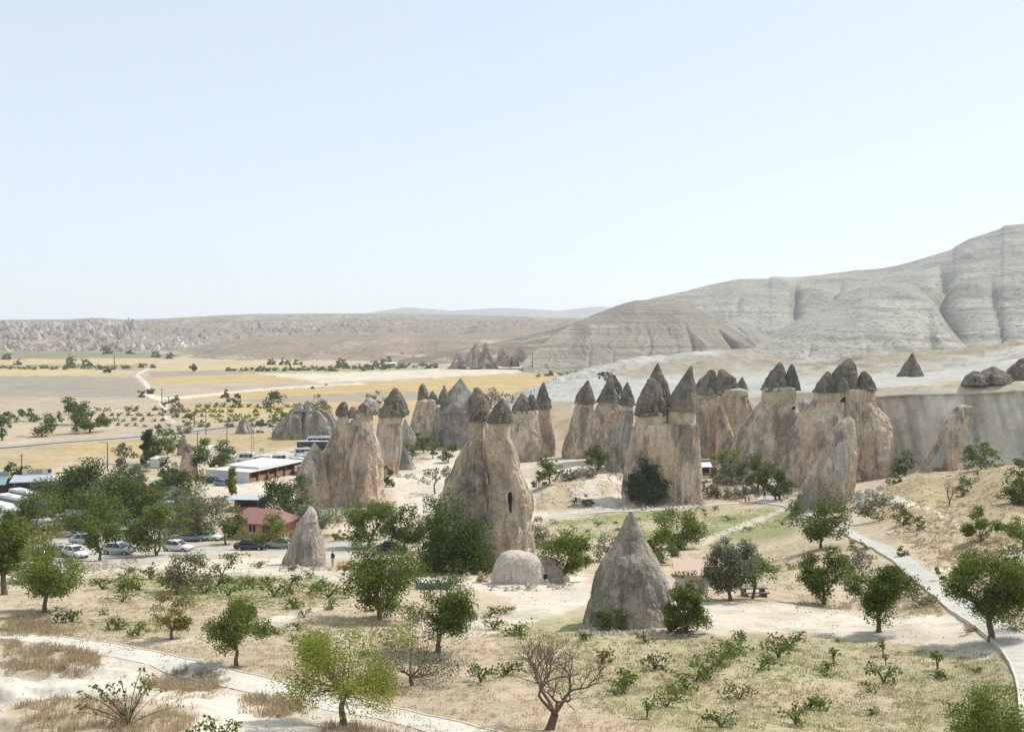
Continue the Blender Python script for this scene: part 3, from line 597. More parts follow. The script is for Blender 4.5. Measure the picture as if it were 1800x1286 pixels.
def loft(name, mat, rows, d, parent=None, thick=.8, seg=60, dz=0.0, rough=1.0, seed=0, base=None, close=False, flute=1.0, step=2.2, sq=2.3):
    """a rock turned round its own axis: rows = (photo row, left, right) at depth d, given real thickness and worn by noise"""
    r = np.array(sorted(rows, key=lambda q: -q[0]), float)
    if name == 'neck':                                   # the foot of a neck sits inside the cone below it
        w_ = r[0, 2] - r[0, 1]; r[0, 1] += .13 * w_; r[0, 2] -= .13 * w_
    if name == 'body' and not close and len(r) > 3:
        w_ = r[0, 2] - r[0, 1]; r[0, 1] -= .05 * w_; r[0, 2] += .05 * w_
    n = int(np.clip((r[0, 0] - r[-1, 0]) / step, 8, 110))
    y = np.linspace(r[0, 0], r[-1, 0], n)
    xl = np.interp(-y, -r[:, 0], r[:, 1]); xr = np.interp(-y, -r[:, 0], r[:, 2])
    k = np.array([.25, .5, .25])
    for _ in range(1):
        xl[1:-1] = np.convolve(xl, k, 'valid'); xr[1:-1] = np.convolve(xr, k, 'valid')
    s = d / F; cx = (xl + xr) / 2; w = (xr - xl) / 2
    # round the crown off and close it
    y = np.concatenate([y, [y[-1] - .9 * min(3, w[-1] * .4), y[-1] - 1.2 * min(3, w[-1] * .4)]]); cx = np.concatenate([cx, [cx[-1]] * 2]); w = np.concatenate([w, [w[-1] * .6, .02]])
    if close: y = np.concatenate([[y[0], y[0]], y]); cx = np.concatenate([[cx[0]] * 2, cx]); w = np.concatenate([[.02, w[0] * .6], w])
    Z = ZC - (y - YH) * s; CX = (cx - 900) * s; Wm = w * s
    th = np.arange(seg) * 2 * math.pi / seg; c, t = np.cos(th), np.sin(th)
    kk = (np.abs(c) ** sq + np.abs(t) ** sq) ** (-1 / sq)
    sc_ = max(Wm.max(), .2)
    A = np.stack(np.broadcast_arrays(CX[:, None] + kk * c * Wm[:, None], d + dz + kk * t * Wm[:, None] * thick, Z[:, None]), -1)
    n0 = np.stack(np.broadcast_arrays((kk * c)[None, :], (kk * t)[None, :], 0.0), -1)
    x_, y_, z_ = A[..., 0], A[..., 1], A[..., 2]
    o_ = seed * 13.7
    f1 = fbm(x_ / (sc_ * .9) + o_, y_ / (sc_ * .9), z_ / (sc_ * 1.4), 3, 1)
    f2 = fbm(x_ / (sc_ * .28) + o_, y_ / (sc_ * .28), z_ / (sc_ * .6), 4, 2)
    f3 = fbm(x_ / (sc_ * .09) + o_, y_ / (sc_ * .09), z_ / (sc_ * .11), 3, 3)
    fl = 1 - 2 * np.abs(vnoise(3.2 * np.cos(th)[None] + o_, 3.2 * np.sin(th)[None], z_ / (sc_ * 4), 4))
    fr = np.minimum(Wm, sc_ * .8)[:, None]
    f4 = 1 - 2.2 * np.abs(fbm(x_ / (sc_ * .55) + o_, y_ / (sc_ * .55), z_ / (sc_ * 1.1), 3, 5))    # sharp arrises
    disp = rough * fr * (.10 * f1 + .13 * f2 + .075 * f3 + .05 * flute * fl + .10 * f4 - .04)
    side = np.abs(c)[None, :] ** 3                       # keep the outline, let front and back move most
    g1 = np.abs(vnoise(4.5 * np.cos(th)[None] + o_, 4.5 * np.sin(th)[None] + .3 * f1, z_ / (sc_ * 3.5), 8)); g2 = np.abs(vnoise(11 * np.cos(th)[None] + o_, 11 * np.sin(th)[None] + .5 * f1, z_ / (sc_ * 2.0), 9))
    disp = disp - rough * fr * flute * (.10 * np.clip(1 - g1 / .16, 0, 1) + .05 * np.clip(1 - g2 / .2, 0, 1))     # erosion grooves
    A = A + n0 * (disp * (1 - .30 * side))[..., None]
    A[..., 2] += rough * fr * .10 * fbm(x_ / (sc_ * .5), y_ / (sc_ * .5), z_ / sc_ + o_, 3, 7) * (1 if not close else 1.1)
    rg = np.random.default_rng(int(seed) + 3); zr = max(A[..., 2].max() - A[..., 2].min(), .1)       # broken faces
    if name != 'neck' and rough > .4:
        for _ in range(9 if close else 16):
            an = rg.uniform(0, 6.28); nz = rg.uniform(-.15, .75) if close else rg.uniform(-.1, .35); nn = np.array([math.cos(an), math.sin(an), nz]); nn /= np.linalg.norm(nn)
            zc_ = A[..., 2].min() + zr * rg.uniform(.1, .95); win = np.exp(-((A[..., 2] - zc_) / (zr * (.5 if close else .16))) ** 2)
            loc = win > .35
            if loc.sum() < 8: continue
            pr = A @ nn; h_ = pr[loc].max(); rr = h_ - pr[loc].mean(); cut = h_ - rr * rg.uniform(.10, .34 if close else .24) * (1 - (.55 if close else .8) * abs(nn[0]))
            over = np.clip(pr - cut, 0, rr * .5) * np.clip(win * 1.6, 0, 1) * .85; A = A - nn * over[..., None]
    if base is not None: A -= np.array(base)
    return mesh_np(name, A.reshape(-1, 3), grid_q(A.shape[0], seg, True), mat, parent, rough < .5)

def formation(name, label, ybase, px, parts, group=None, cat='rock formation', d=None, wide=None):
    """parts: (part name, material, rows, depth offset in m, options)"""
    if d is None:
        dh = hit(px, ybase); d = dh + (wide or 0)
    x = (px - 900) / F * d; b = (x, d, float(gz(x, d)))
    e = empty(name, b, label, cat, group)
    for k, (pn, mt, rows, dz, kw) in enumerate(parts):
        kw = dict(kw); kw.setdefault('seed', (hash((int(px), k)) % 97))
        loft(pn, mt, rows, d, e, dz=dz, base=b, **kw)
    return e, d
G_CH = 'capped fairy chimneys in the middle of the valley'
K = {'step': 1.7}; CAPK = {'close': True, 'flute': .8, 'seg': 56, 'rough': 2.0, 'step': .9, 'thick': .9}; NK = {'rough': .45, 'seg': 40, 'flute': .5}
def S(**k): q = dict(K); q.update(k); return q
def C_(**k): q = dict(CAPK); q.update(k); return q
def NN(**k): q = dict(NK); q.update(k); return q

# front row, left to right
formation('fairy_chimney', 'broad pale chimney with two small caps rising beside the parked minibuses', 893, 605, [
    ('body', R_BODYP, [(915, 538, 676), (897, 535, 676), (870, 540, 674), (850, 556, 672), (814, 562, 669), (790, 572, 667), (771, 580, 661), (757, 587, 657), (747, 592, 655)], 0, S(seg=72, thick=.62)),
    ('spur', R_BODY, [(905, 526, 596), (880, 527, 592), (847, 529, 587), (810, 537, 580), (792, 547, 574), (775, 556, 559)], -3.0, S(thick=.8)),
    ('buttress', R_BODYP, [(905, 600, 672), (870, 604, 672), (830, 612, 668), (790, 622, 664), (760, 630, 657), (742, 638, 652)], -3.4, S(thick=.6, seg=50)),
    ('neck', R_NECK, [(762, 593, 616), (748, 594, 614), (726, 595, 613)], -1, NN()),
    ('neck', R_NECK, [(762, 606, 657), (745, 612, 657), (735, 622, 655), (725, 626, 655)], 0, NN()),
    ('knob', R_PINK, [(735, 612, 631), (724, 613, 630), (716, 616, 626)], 0, NN(rough=1)),
    ('cap', R_CAP, [(730, 592, 614), (722, 592, 614), (712, 597, 613), (707, 602, 611)], -1, C_()),
    ('cap', R_CAPL, [(729, 624, 662), (720, 626, 668), (712, 633, 664), (704, 642, 660), (701, 647, 656)], 0, C_())], G_CH, wide=7)
formation('fairy_chimney', 'tall straight pale column with one large dark hooded cap', 838, 685, [
    ('body', R_BODY, [(860, 652, 697), (838, 655, 697), (815, 657, 703), (790, 659, 706), (760, 662, 706), (744, 664, 706)], 0, S(thick=.9, rough=.6)),
    ('neck', R_NECK, [(752, 664, 707), (744, 664, 706), (726, 667, 709)], 0, NN()),
    ('cap', R_CAP, [(731, 663, 717), (722, 666, 717), (712, 673, 713), (700, 680, 708), (690, 686, 703), (683, 690, 699)], 0, C_(rough=1.6))], G_CH, wide=4)
formation('rock_spire', 'small leaning wedge of grey rock at the foot of the tall single column', 822, 716, [
    ('body', R_GREY, [(835, 696, 733), (821, 700, 730), (800, 703, 719), (779, 705, 708)], 0, S())], wide=2, d=262)
formation('fairy_chimney', 'tall leaning twin chimney with two dark caps on pale necks, nearest of its kind', 1000, 850, [
    ('body', R_BODY, [(1030, 752, 905), (1006, 755, 900), (950, 758, 900), (889, 766, 890), (864, 775, 880), (839, 784, 872), (830, 793, 868), (808, 803, 860), (790, 812, 855), (774, 822, 853)], 0, S(seg=84, thick=.55)),
    ('column', R_BODY, [(1030, 850, 944), (1006, 850, 942), (970, 850, 939), (932, 854, 934), (911, 856, 931), (880, 862, 937), (864, 862, 934), (827, 862, 918), (800, 859, 911), (777, 856, 903), (768, 858, 898)], -2.4, S(seg=60, thick=.8)),
    ('lobe', R_GREY, [(1030, 846, 910), (1006, 850, 907), (960, 856, 903), (915, 862, 897), (885, 868, 892), (866, 873, 888), (856, 877, 884)], -3.0, S(thick=.7)),
    ('buttress', R_PALE, [(1012, 905, 940), (970, 912, 939), (935, 920, 934), (915, 925, 930)], -2.0, S(thick=.6)),
    ('neck', R_NECK, [(788, 820, 855), (774, 823, 853), (755, 825, 852), (738, 825, 853)], .3, NN()),
    ('neck', R_NECK, [(782, 857, 900), (772, 858, 898), (755, 859, 896), (738, 860, 897)], -2.2, NN()),
    ('cap', R_CAP, [(740, 823, 857), (728, 825, 858), (715, 828, 856), (706, 830, 853), (697, 834, 847)], .3, C_(rough=1.7)),
    ('cap', R_CAP, [(740, 859, 901), (728, 862, 900), (716, 867, 897), (706, 874, 893), (699, 880, 889)], -2.2, C_()),
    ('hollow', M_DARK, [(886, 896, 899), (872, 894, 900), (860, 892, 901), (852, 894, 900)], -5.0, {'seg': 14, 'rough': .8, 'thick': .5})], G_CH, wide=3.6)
formation('fairy_chimney', 'massive twin chimney with big dark caps above the conifer', 887, 1160, [
    ('body', R_BODYP, [(910, 1086, 1230), (888, 1092, 1225), (872, 1092, 1228), (849, 1094, 1231), (823, 1100, 1228), (783, 1107, 1226), (755, 1113, 1224), (745, 1115, 1223)], 0, S(seg=84, thick=.55, rough=.75)),
    ('buttress', R_BODY, [(905, 1160, 1230), (872, 1165, 1230), (830, 1172, 1228), (790, 1180, 1226), (760, 1192, 1224), (745, 1200, 1222)], -3.0, S(thick=.5, seg=50)),
    ('neck', R_NECK, [(765, 1113, 1166), (752, 1115, 1168), (724, 1118, 1168)], -.6, NN()),
    ('neck', R_NECK, [(762, 1172, 1220), (750, 1171, 1222), (716, 1172, 1222)], 0, NN()),
    ('cap', R_CAP, [(730, 1116, 1169), (710, 1121, 1169), (690, 1128, 1165), (678, 1132, 1160), (667, 1137, 1152)], -.6, C_()),
    ('cap', R_CAP, [(722, 1170, 1226), (705, 1172, 1224), (690, 1180, 1222), (675, 1191, 1222), (660, 1202, 1219), (648, 1209, 1218), (643, 1212, 1217)], 0, C_(rough=1.1)),
    ('cap', R_CAP, [(712, 1138, 1187), (695, 1140, 1186), (680, 1145, 1183), (665, 1150, 1176), (650, 1157, 1169), (641, 1161, 1166)], 6.5, C_(rough=1.1)),
    ('neck', R_NECK, [(760, 1142, 1182), (708, 1142, 1182)], 6.5, NN())], G_CH, wide=6)
formation('fairy_chimney', 'widest chimney with three dark caps on one pale band pierced by a cave', 868, 1470, [
    ('body', R_BODYP, [(890, 1366, 1572), (865, 1368, 1570), (830, 1366, 1574), (810, 1372, 1578), (784, 1384, 1577), (755, 1398, 1568), (730, 1413, 1556), (712, 1428, 1540), (704, 1431, 1537)], 0, S(seg=96, thick=.5, rough=.8)),
    ('neck', R_NECK, [(712, 1429, 1538), (704, 1430, 1537), (684, 1431, 1537)], 0, NN(thick=.5, seg=60)),
    ('cap', R_CAP, [(689, 1428, 1472), (675, 1435, 1468), (662, 1444, 1462), (653, 1450, 1455)], -1, C_()),
    ('cap', R_CAP, [(689, 1454, 1509), (670, 1459, 1507), (655, 1463, 1506), (643, 1473, 1503), (635, 1484, 1500), (631, 1488, 1497)], 0, C_(rough=1.1)),
    ('cap', R_CAP, [(686, 1502, 1538), (672, 1507, 1533), (660, 1508, 1526), (653, 1512, 1520)], -1, C_()),
    ('cap', R_CAP, [(686, 1462, 1482), (672, 1464, 1480), (664, 1468, 1476)], -4, C_()),
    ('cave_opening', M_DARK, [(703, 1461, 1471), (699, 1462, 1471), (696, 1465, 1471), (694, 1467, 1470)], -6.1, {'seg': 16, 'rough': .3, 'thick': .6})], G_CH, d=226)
formation('fairy_chimney', 'pointed rock fin with a smooth white scar, in front of the widest chimney', 891, 1452, [
    ('body', R_BODY, [(915, 1384, 1500), (892, 1394, 1499), (870, 1402, 1499), (851, 1413, 1502), (815, 1432, 1504), (774, 1450, 1505), (755, 1462, 1504), (742, 1474, 1503), (733, 1487, 1496)], 0, S(seg=64, thick=.5)),
    ('scar', R_WHITE, [(852, 1470, 1474), (843, 1462, 1484), (825, 1457, 1486), (800, 1458, 1485), (785, 1462, 1482), (775, 1467, 1476)], -2.0, S(thick=.25, rough=.35)),
    ('slab', R_GREY, [(905, 1388, 1426), (885, 1396, 1428), (860, 1410, 1430), (835, 1424, 1434)], -2.6, S(thick=.5, rough=.4))], G_CH, wide=3.5)
# second row
formation('fairy_chimney', 'split chimney with two pointed tips, left of the tall tent shaped cone', 785, 750, [
    ('body', R_BODY, [(800, 720, 780), (785, 722, 778), (745, 722, 774), (736, 724, 773), (713, 731, 770), (703, 734, 769)], 0, S(thick=.8)),
    ('cap', R_CAP, [(708, 733, 754), (690, 735, 752), (680, 738, 750), (675, 741, 746)], 0, C_()),
    ('cap', R_CAP, [(708, 750, 770), (695, 755, 767), (687, 758, 762)], 0, C_())], G_CH, wide=4)
formation('rock_spire', 'small grey cone at the left foot of the split chimney', 790, 712, [
    ('body', R_GREY, [(800, 698, 742), (780, 700, 738), (760, 704, 728), (745, 708, 718), (736, 711, 714)], 0, S())], d=305)
formation('fairy_chimney', 'tall tent shaped grey cone with ringed sides standing behind the twin chimney', 787, 815, [
    ('body', R_GREY, [(800, 772, 866), (787, 772, 865), (750, 770, 862), (716, 771, 858)], 0, S(thick=.8, seg=60)),
    ('cap', R_GREY, [(722, 770, 858), (707, 776, 846), (690, 787, 831), (677, 798, 820), (665, 808, 811)], 0, C_(rough=.5, seg=48)),
    ('cap', R_CAP, [(709, 769, 789), (690, 775, 788), (680, 780, 786), (674, 782, 784)], -4, C_()),
    ('cap', R_CAP, [(717, 820, 865), (700, 827, 862), (690, 830, 855), (681, 834, 842)], -4, C_())], G_CH, wide=6)
formation('fairy_chimney', 'double capped chimney just right of the leaning twin', 812, 922, [
    ('body', R_BODY, [(825, 892, 954), (812, 893, 953), (790, 894, 952), (760, 897, 949), (735, 899, 945)], 0, S()),
    ('neck', R_NECK, [(745, 898, 946), (733, 900, 944), (722, 900, 942)], 0, NN()),
    ('cap', R_CAP, [(726, 898, 939), (712, 903, 935), (700, 909, 929), (691, 914, 919)], 0, C_()),
    ('cap', R_CAP, [(720, 929, 948), (705, 928, 943), (694, 929, 938)], 0, C_())], G_CH, wide=4)
formation('fairy_chimney', 'slim chimney with a notched tall cap, near the path with walkers', 803, 962, [
    ('body', R_BODY, [(815, 949, 977), (800, 949, 976), (770, 948, 977), (745, 945, 971), (730, 946, 968)], 0, S()),
    ('neck', R_NECK, [(738, 946, 969), (728, 946, 968), (714, 947, 967)], 0, NN()),
    ('cap', R_CAP, [(718, 940, 971), (705, 943, 969), (690, 946, 962), (680, 950, 960), (671, 954, 957)], 0, C_())], G_CH, wide=2)
formation('fairy_chimney', 'dark chimney with a curled tip, leftmost in the middle row', 806, 1020, [
    ('body', R_BODY, [(818, 986, 1042), (806, 988, 1040), (783, 990, 1040), (758, 998, 1040), (725, 1008, 1042), (714, 1011, 1044)], 0, S()),
    ('neck', R_NECK, [(722, 1010, 1044), (712, 1011, 1044), (706, 1012, 1044)], 0, NN()),
    ('cap', R_CAP, [(710, 1009, 1046), (695, 1014, 1043), (684, 1020, 1040), (675, 1027, 1037), (669, 1031, 1036)], 0, C_())], G_CH, wide=3)
formation('fairy_chimney', 'chimney with a dry bush on its cap, second in the middle row', 818, 1060, [
    ('body', R_BODYP, [(830, 1030, 1092), (815, 1030, 1090), (780, 1032, 1088), (740, 1036, 1090), (722, 1045, 1090), (712, 1050, 1088)], 0, S()),
    ('neck', R_NECK, [(722, 1048, 1089), (712, 1051, 1088), (702, 1052, 1088)], 0, NN()),
    ('cap', R_CAP, [(706, 1048, 1091), (690, 1056, 1084), (678, 1063, 1080), (665, 1067, 1078), (658, 1070, 1076)], 0, C_()),
    ('cap', R_CAP, [(695, 1074, 1097), (680, 1075, 1094), (668, 1077, 1088), (660, 1078, 1083)], 3, C_())], G_CH, wide=3)
formation('fairy_chimney', 'narrow grey chimney against the left side of the massive twin', 834, 1090, [
    ('body', R_GREY, [(845, 1060, 1114), (834, 1062, 1112), (800, 1066, 1112), (770, 1072, 1112), (745, 1082, 1113), (722, 1088, 1113)], 0, S()),
    ('neck', R_NECK, [(728, 1087, 1113), (718, 1089, 1113), (709, 1090, 1112)], 0, NN()),
    ('cap', R_CAP, [(712, 1086, 1117), (695, 1091, 1112), (680, 1097, 1108), (672, 1100, 1104)], 0, C_())], G_CH, wide=3)
formation('fairy_chimney', 'chimney with two broad flat caps right of the massive twin', 812, 1243, [
    ('body', R_BODY, [(825, 1221, 1263), (808, 1222, 1262), (780, 1223, 1260), (750, 1224, 1262), (720, 1222, 1262), (700, 1223, 1260)], 0, S()),
    ('neck', R_NECK, [(706, 1222, 1262), (698, 1223, 1261), (688, 1224, 1262)], 0, NN()),
    ('cap', R_CAP, [(693, 1219, 1266), (680, 1223, 1263), (668, 1230, 1262), (658, 1241, 1259), (651, 1247, 1255)], 0, C_())], G_CH, d=262)
formation('fairy_chimney', 'dark double chimney standing behind the leaning wedge', 800, 1295, [
    ('body', R_BODY, [(815, 1264, 1332), (790, 1265, 1330), (760, 1266, 1325), (730, 1262, 1325), (705, 1258, 1318), (694, 1258, 1315)], 0, S(seg=60)),
    ('neck', R_NECK, [(704, 1258, 1317), (695, 1258, 1315), (684, 1259, 1314)], 0, NN()),
    ('cap', R_CAP, [(690, 1256, 1298), (675, 1258, 1295), (662, 1260, 1290), (651, 1263, 1274)], 0, C_()),
    ('cap', R_CAP, [(688, 1290, 1315), (675, 1296, 1311), (663, 1303, 1307)], 0, C_())], G_CH, d=284)
formation('rock_spire', 'leaning wedge of rock with a bright sunlit edge beside the flat capped chimney', 795, 1275, [
    ('body', R_BODYP, [(815, 1258, 1296), (790, 1259, 1293), (765, 1260, 1290), (735, 1261, 1279), (712, 1259, 1265)], 0, S())], d=258)
formation('fairy_chimney', 'wide cone with two pointed dark caps left of the three capped chimney', 830, 1345, [
    ('body', R_BODYP, [(840, 1276, 1400), (815, 1284, 1400), (784, 1288, 1402), (755, 1302, 1403), (726, 1320, 1401), (706, 1337, 1398)], 0, S(seg=72, thick=.65)),
    ('neck', R_NECK, [(714, 1333, 1399), (704, 1338, 1398), (681, 1342, 1399)], 0, NN()),
    ('cap', R_CAP, [(686, 1339, 1386), (670, 1345, 1383), (655, 1354, 1381), (645, 1362, 1378), (638, 1368, 1374)], 0, C_()),
    ('cap', R_CAP, [(685, 1378, 1405), (670, 1380, 1403), (655, 1383, 1398), (645, 1386, 1395), (640, 1389, 1392)], -.5, C_()),
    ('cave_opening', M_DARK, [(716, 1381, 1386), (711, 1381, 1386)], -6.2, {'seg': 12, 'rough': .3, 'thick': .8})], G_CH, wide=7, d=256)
formation('rock_spire', 'smooth pale knob of rock between the two cones with cave openings', 800, 1412, [
    ('body', R_WHITE, [(810, 1394, 1432), (760, 1397, 1430), (720, 1399, 1427), (707, 1404, 1422), (702, 1409, 1417)], 0, S(rough=.5))], d=262)
# foreground and outlying rocks
formation('rock_cone', 'big pointed grey cone in the foreground with a bush at its foot', 1106, 1112, [
    ('body', R_WARM, [(1130, 1018, 1206), (1110, 1024, 1199), (1094, 1027, 1197), (1063, 1035, 1187), (1028, 1044, 1175), (1004, 1051, 1165), (985, 1058, 1155), (964, 1074, 1143), (942, 1085, 1128), (929, 1091, 1124), (915, 1097, 1118), (906, 1102, 1115), (899, 1107, 1111)], 0, S(seg=120, thick=.8, step=1.8, rough=.9, flute=.3)),
    ('shoulder', R_WARM, [(1120, 1108, 1200), (1095, 1112, 1192), (1063, 1122, 1176), (1045, 1130, 1164), (1030, 1137, 1152)], -1.0, S(thick=.6, rough=.9, seg=60))], None, wide=2.4)
formation('rock_cone', 'small pale tilted cone on the sandy parking edge', 996, 538, [
    ('body', R_WARM, [(1010, 494, 574), (998, 497, 571), (983, 498, 571), (974, 501, 571), (945, 513, 568), (931, 517, 563), (925, 520, 561), (909, 531, 558), (898, 538, 555), (892, 541, 551)], 0, S(seg=80, step=1.5, rough=.8, flute=.4)),
    ('tip', R_PALE, [(915, 532, 558), (902, 536, 557), (894, 541, 552), (889, 543, 546)], -.2, S(step=1.2))], None, wide=2)
formation('rock_dome', 'low smooth whitish dome of rock at the foot of the leaning twin chimney', 1028, 930, [
    ('body', R_PALE, [(1045, 862, 970), (1030, 864, 966), (1010, 865, 959), (995, 869, 954), (985, 873, 950), (978, 878, 944), (973, 882, 936), (970.5, 886, 926)], 0, S(rough=.35, seg=80, step=1.2, thick=.7, flute=.4, sq=2.6)),
    ('tail', R_WARM, [(1045, 930, 1008), (1030, 940, 1004), (1012, 945, 996), (998, 948, 986), (989, 950, 975), (985, 952, 966)], 1.2, S(rough=.35, seg=60, step=1.2, thick=.6, flute=.4)),
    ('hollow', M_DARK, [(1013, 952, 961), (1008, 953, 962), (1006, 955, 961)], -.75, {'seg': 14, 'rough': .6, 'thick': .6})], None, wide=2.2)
formation('rock_outcrop', 'jagged low rock with two thin spikes left of the chimneys', 772, 537, [
    ('body', R_GREY, [(785, 481, 595), (772, 483, 592), (757, 486, 590), (742, 492, 586), (731, 502, 580), (720, 513, 566), (714, 520, 553)], 0, S(seg=72, rough=1.5, thick=.5, flute=2)),
    ('spike', R_GREY, [(722, 520, 538), (712, 524, 533), (706, 528, 531)], -2, S()),
    ('spike', R_GREY, [(722, 536, 554), (712, 540, 547), (704, 542, 545)], -2, S()),
    ('flank', R_GREY, [(780, 500, 540), (755, 505, 538), (730, 514, 534)], -6, S(thick=.5)),
    ('flank', R_GREY, [(780, 545, 592), (755, 550, 588), (735, 553, 580), (722, 553, 568)], -5, S(thick=.5))], None, wide=7)
formation('rock_outcrop', 'small pyramid of layered grey rock beside the valley road', 763, 428, [
    ('body', R_GREY, [(772, 410, 449), (763, 412, 447), (755, 415, 444), (745, 420, 437), (735, 425, 430)], 0, S())], None, wide=3)
formation('rock_spire', 'slim cream spire with a dark knob among the car park trees', 842, 331, [
    ('body', R_BODYP, [(860, 313, 350), (840, 315, 348), (815, 317, 346), (800, 320, 341), (790, 325, 337)], 0, S()),
    ('cap', R_CAP, [(794, 324, 338), (787, 325, 337), (781, 328, 335)], 0, C_())], None, wide=2)
formation('rock_spire', 'short pinkish rock stub behind the cream spire', 800, 321, [
    ('body', R_PINK, [(805, 311, 331), (790, 313, 329), (775, 315, 328), (766, 319, 326), (762, 320, 324)], 0, S())], None, wide=1)
formation('rock_spire', 'lone dark pyramid rock on the pale plateau', 652, 1602, [
    ('body', R_CAP, [(662, 1578, 1624), (652, 1584, 1619), (643, 1589, 1616), (632, 1596, 1610), (621, 1602, 1606)], 0, S(rough=1.2))], None, d=275)
for px_, yb_, lab_, rows_ in [
    (833, 637, 'tall pinkish rock cone far off at the foot of the dark slope', [(645, 814, 852), (637, 818, 848), (620, 826, 844), (610, 832, 841), (603, 836, 839)]),
    (856, 630, 'reddish double spire beside the far pinkish cone', [(640, 842, 868), (630, 845, 865), (615, 848, 862), (606, 850, 858), (602, 852, 855)]),
    (806, 643, 'low pale pink rock at the front of the far rock cluster', [(650, 788, 822), (643, 792, 819), (630, 797, 814), (622, 801, 809)]),
    (883, 635, 'grey pink rock right of the far double spire', [(642, 870, 898), (635, 873, 895), (622, 876, 892), (612, 880, 887)]),
    (846, 640, 'crumbled foot of reddish rock below the far double spire', [(648, 836, 872), (640, 840, 868), (630, 846, 862), (625, 852, 858)]),
    (897, 640, 'low pale hump in the gap of the far rock cluster', [(644, 882, 912), (634, 886, 908), (626, 892, 901)]),
    (914, 628, 'small outlying rock nearest the striped hill', [(636, 900, 928), (628, 903, 925), (616, 907, 922), (608, 912, 918)])]:
    formation('rock_outcrop', lab_, yb_ + 3, px_, [('body', R_PINK, rows_, 0, S(rough=2.4, step=1.0, flute=1.5))], 'far cluster of pink rocks', d=880)
# the cliff's own buttress and the dark boulders along its edge
formation('rock_buttress', 'leaning buttress with a rusty orange patch against the grey cliff', 812, 1662, [
    ('body', R_BODYP, [(830, 1620, 1690), (812, 1628, 1690), (790, 1640, 1694), (760, 1657, 1706), (730, 1674, 1712), (715, 1684, 1712)], .8, S(thick=.5, seg=56)),
    ('slab', R_WHITE, [(818, 1620, 1646), (805, 1632, 1650), (785, 1644, 1656), (770, 1654, 1660)], -2.5, S(thick=.4, rough=.4))], None, d=206)
for px_, lab_, rows_ in [
    (1715, 'rounded dark boulder at the left end of the cliff edge row', [(676, 1692, 1742), (666, 1696, 1738), (659, 1702, 1730), (655, 1708, 1722)]),
    (1746, 'dark humped boulder in the middle of the cliff edge row', [(674, 1716, 1782), (660, 1722, 1774), (652, 1732, 1762), (647, 1741, 1753)]),
    (1800, 'tall dark boulder at the right end of the cliff edge row', [(668, 1770, 1840), (652, 1776, 1836), (640, 1788, 1828), (632, 1796, 1818)])]:
    formation('boulder', lab_, 665, px_, [('body', R_CAP, rows_, 0, C_(rough=1.5, thick=1.3))], 'dark boulders along the cliff edge', 'boulder', d=221)
for px_, yb_, lab_, rows_ in [
    (1512, 874, 'white boulder leaning on the pointed rock fin', [(880, 1500, 1524), (872, 1501, 1523), (865, 1505, 1519), (861, 1509, 1515)]),
    (1530, 866, 'flat pale slab lying uphill of the white boulder', [(870, 1517, 1543), (864, 1518, 1541), (860, 1522, 1537)]),
    (1548, 858, 'small grey stone at the top of the slope path', [(861, 1540, 1556), (856, 1541, 1555), (853, 1545, 1551)]),
    (1512, 886, 'grey stone in the dry grass below the white boulder', [(890, 1504, 1520), (885, 1505, 1519), (881, 1509, 1515)])]:
    formation('boulder', lab_, yb_ + 3, px_, [('body', R_WHITE, rows_, 0, C_(rough=1.0, seg=24))], None, 'boulder')
# ------------------------------------------------------------------ foliage
def leaf_mat(name, dark, mid, light, trans=.3):
    m = bpy.data.materials.new(name); m.use_nodes = True; nt = m.node_tree; nt.nodes.clear()
    out = nt.nodes.new('ShaderNodeOutputMaterial')
    g = N(nt, 'ShaderNodeNewGeometry'); oi = N(nt, 'ShaderNodeObjectInfo')
    big = noise_n(nt, pos_n(nt), .9, 3)
    f = math_n(nt, 'ADD', math_n(nt, 'MULTIPLY', g.outputs['Random Per Island'], .5), math_n(nt, 'MULTIPLY', math_n(nt, 'SUBTRACT', big, .2), .8))
    f = math_n(nt, 'ADD', f, math_n(nt, 'MULTIPLY', math_n(nt, 'SUBTRACT', oi.outputs['Random'], .4), .28))
    c = ramp_n(nt, f, [(.1, dark), (.5, mid), (.95, light)])
    d = N(nt, 'ShaderNodeBsdfDiffuse'); t = N(nt, 'ShaderNodeBsdfTranslucent'); gl = N(nt, 'ShaderNodeBsdfGlossy')
    gl.inputs['Roughness'].default_value = .45; gl.inputs['Color'].default_value = (.8, .85, .75, 1)
    nt.links.new(c, d.inputs[0]); nt.links.new(c, t.inputs[0])
    mx = N(nt, 'ShaderNodeMixShader'); mx.inputs[0].default_value = trans; nt.links.new(d.outputs[0], mx.inputs[1]); nt.links.new(t.outputs[0], mx.inputs[2])
    m2 = N(nt, 'ShaderNodeMixShader'); m2.inputs[0].default_value = .012; nt.links.new(mx.outputs[0], m2.inputs[1]); nt.links.new(gl.outputs[0], m2.inputs[2])
    nt.links.new(m2.outputs[0], out.inputs[0]); return m
L_GREEN = leaf_mat('leaf_green', (.065, .09, .016), (.13, .175, .03), (.25, .28, .07), .38)
L_DARK = leaf_mat('leaf_dark', (.045, .068, .017), (.09, .128, .03), (.175, .21, .054), .36)
L_LIME = leaf_mat('leaf_lime', (.12, .15, .02), (.21, .25, .035), (.33, .35, .065), .4)
L_YEL = leaf_mat('leaf_yellowing', (.14, .14, .03), (.24, .23, .055), (.38, .32, .08), .4)
L_SILV = leaf_mat('leaf_silver', (.12, .13, .08), (.20, .21, .135), (.31, .31, .21), .25)
L_CON = leaf_mat('needle_dark', (.022, .036, .016), (.042, .062, .027), (.075, .10, .04), .15)
L_SAGE = leaf_mat('leaf_sage', (.09, .095, .05), (.155, .155, .085), (.25, .235, .13), .25)
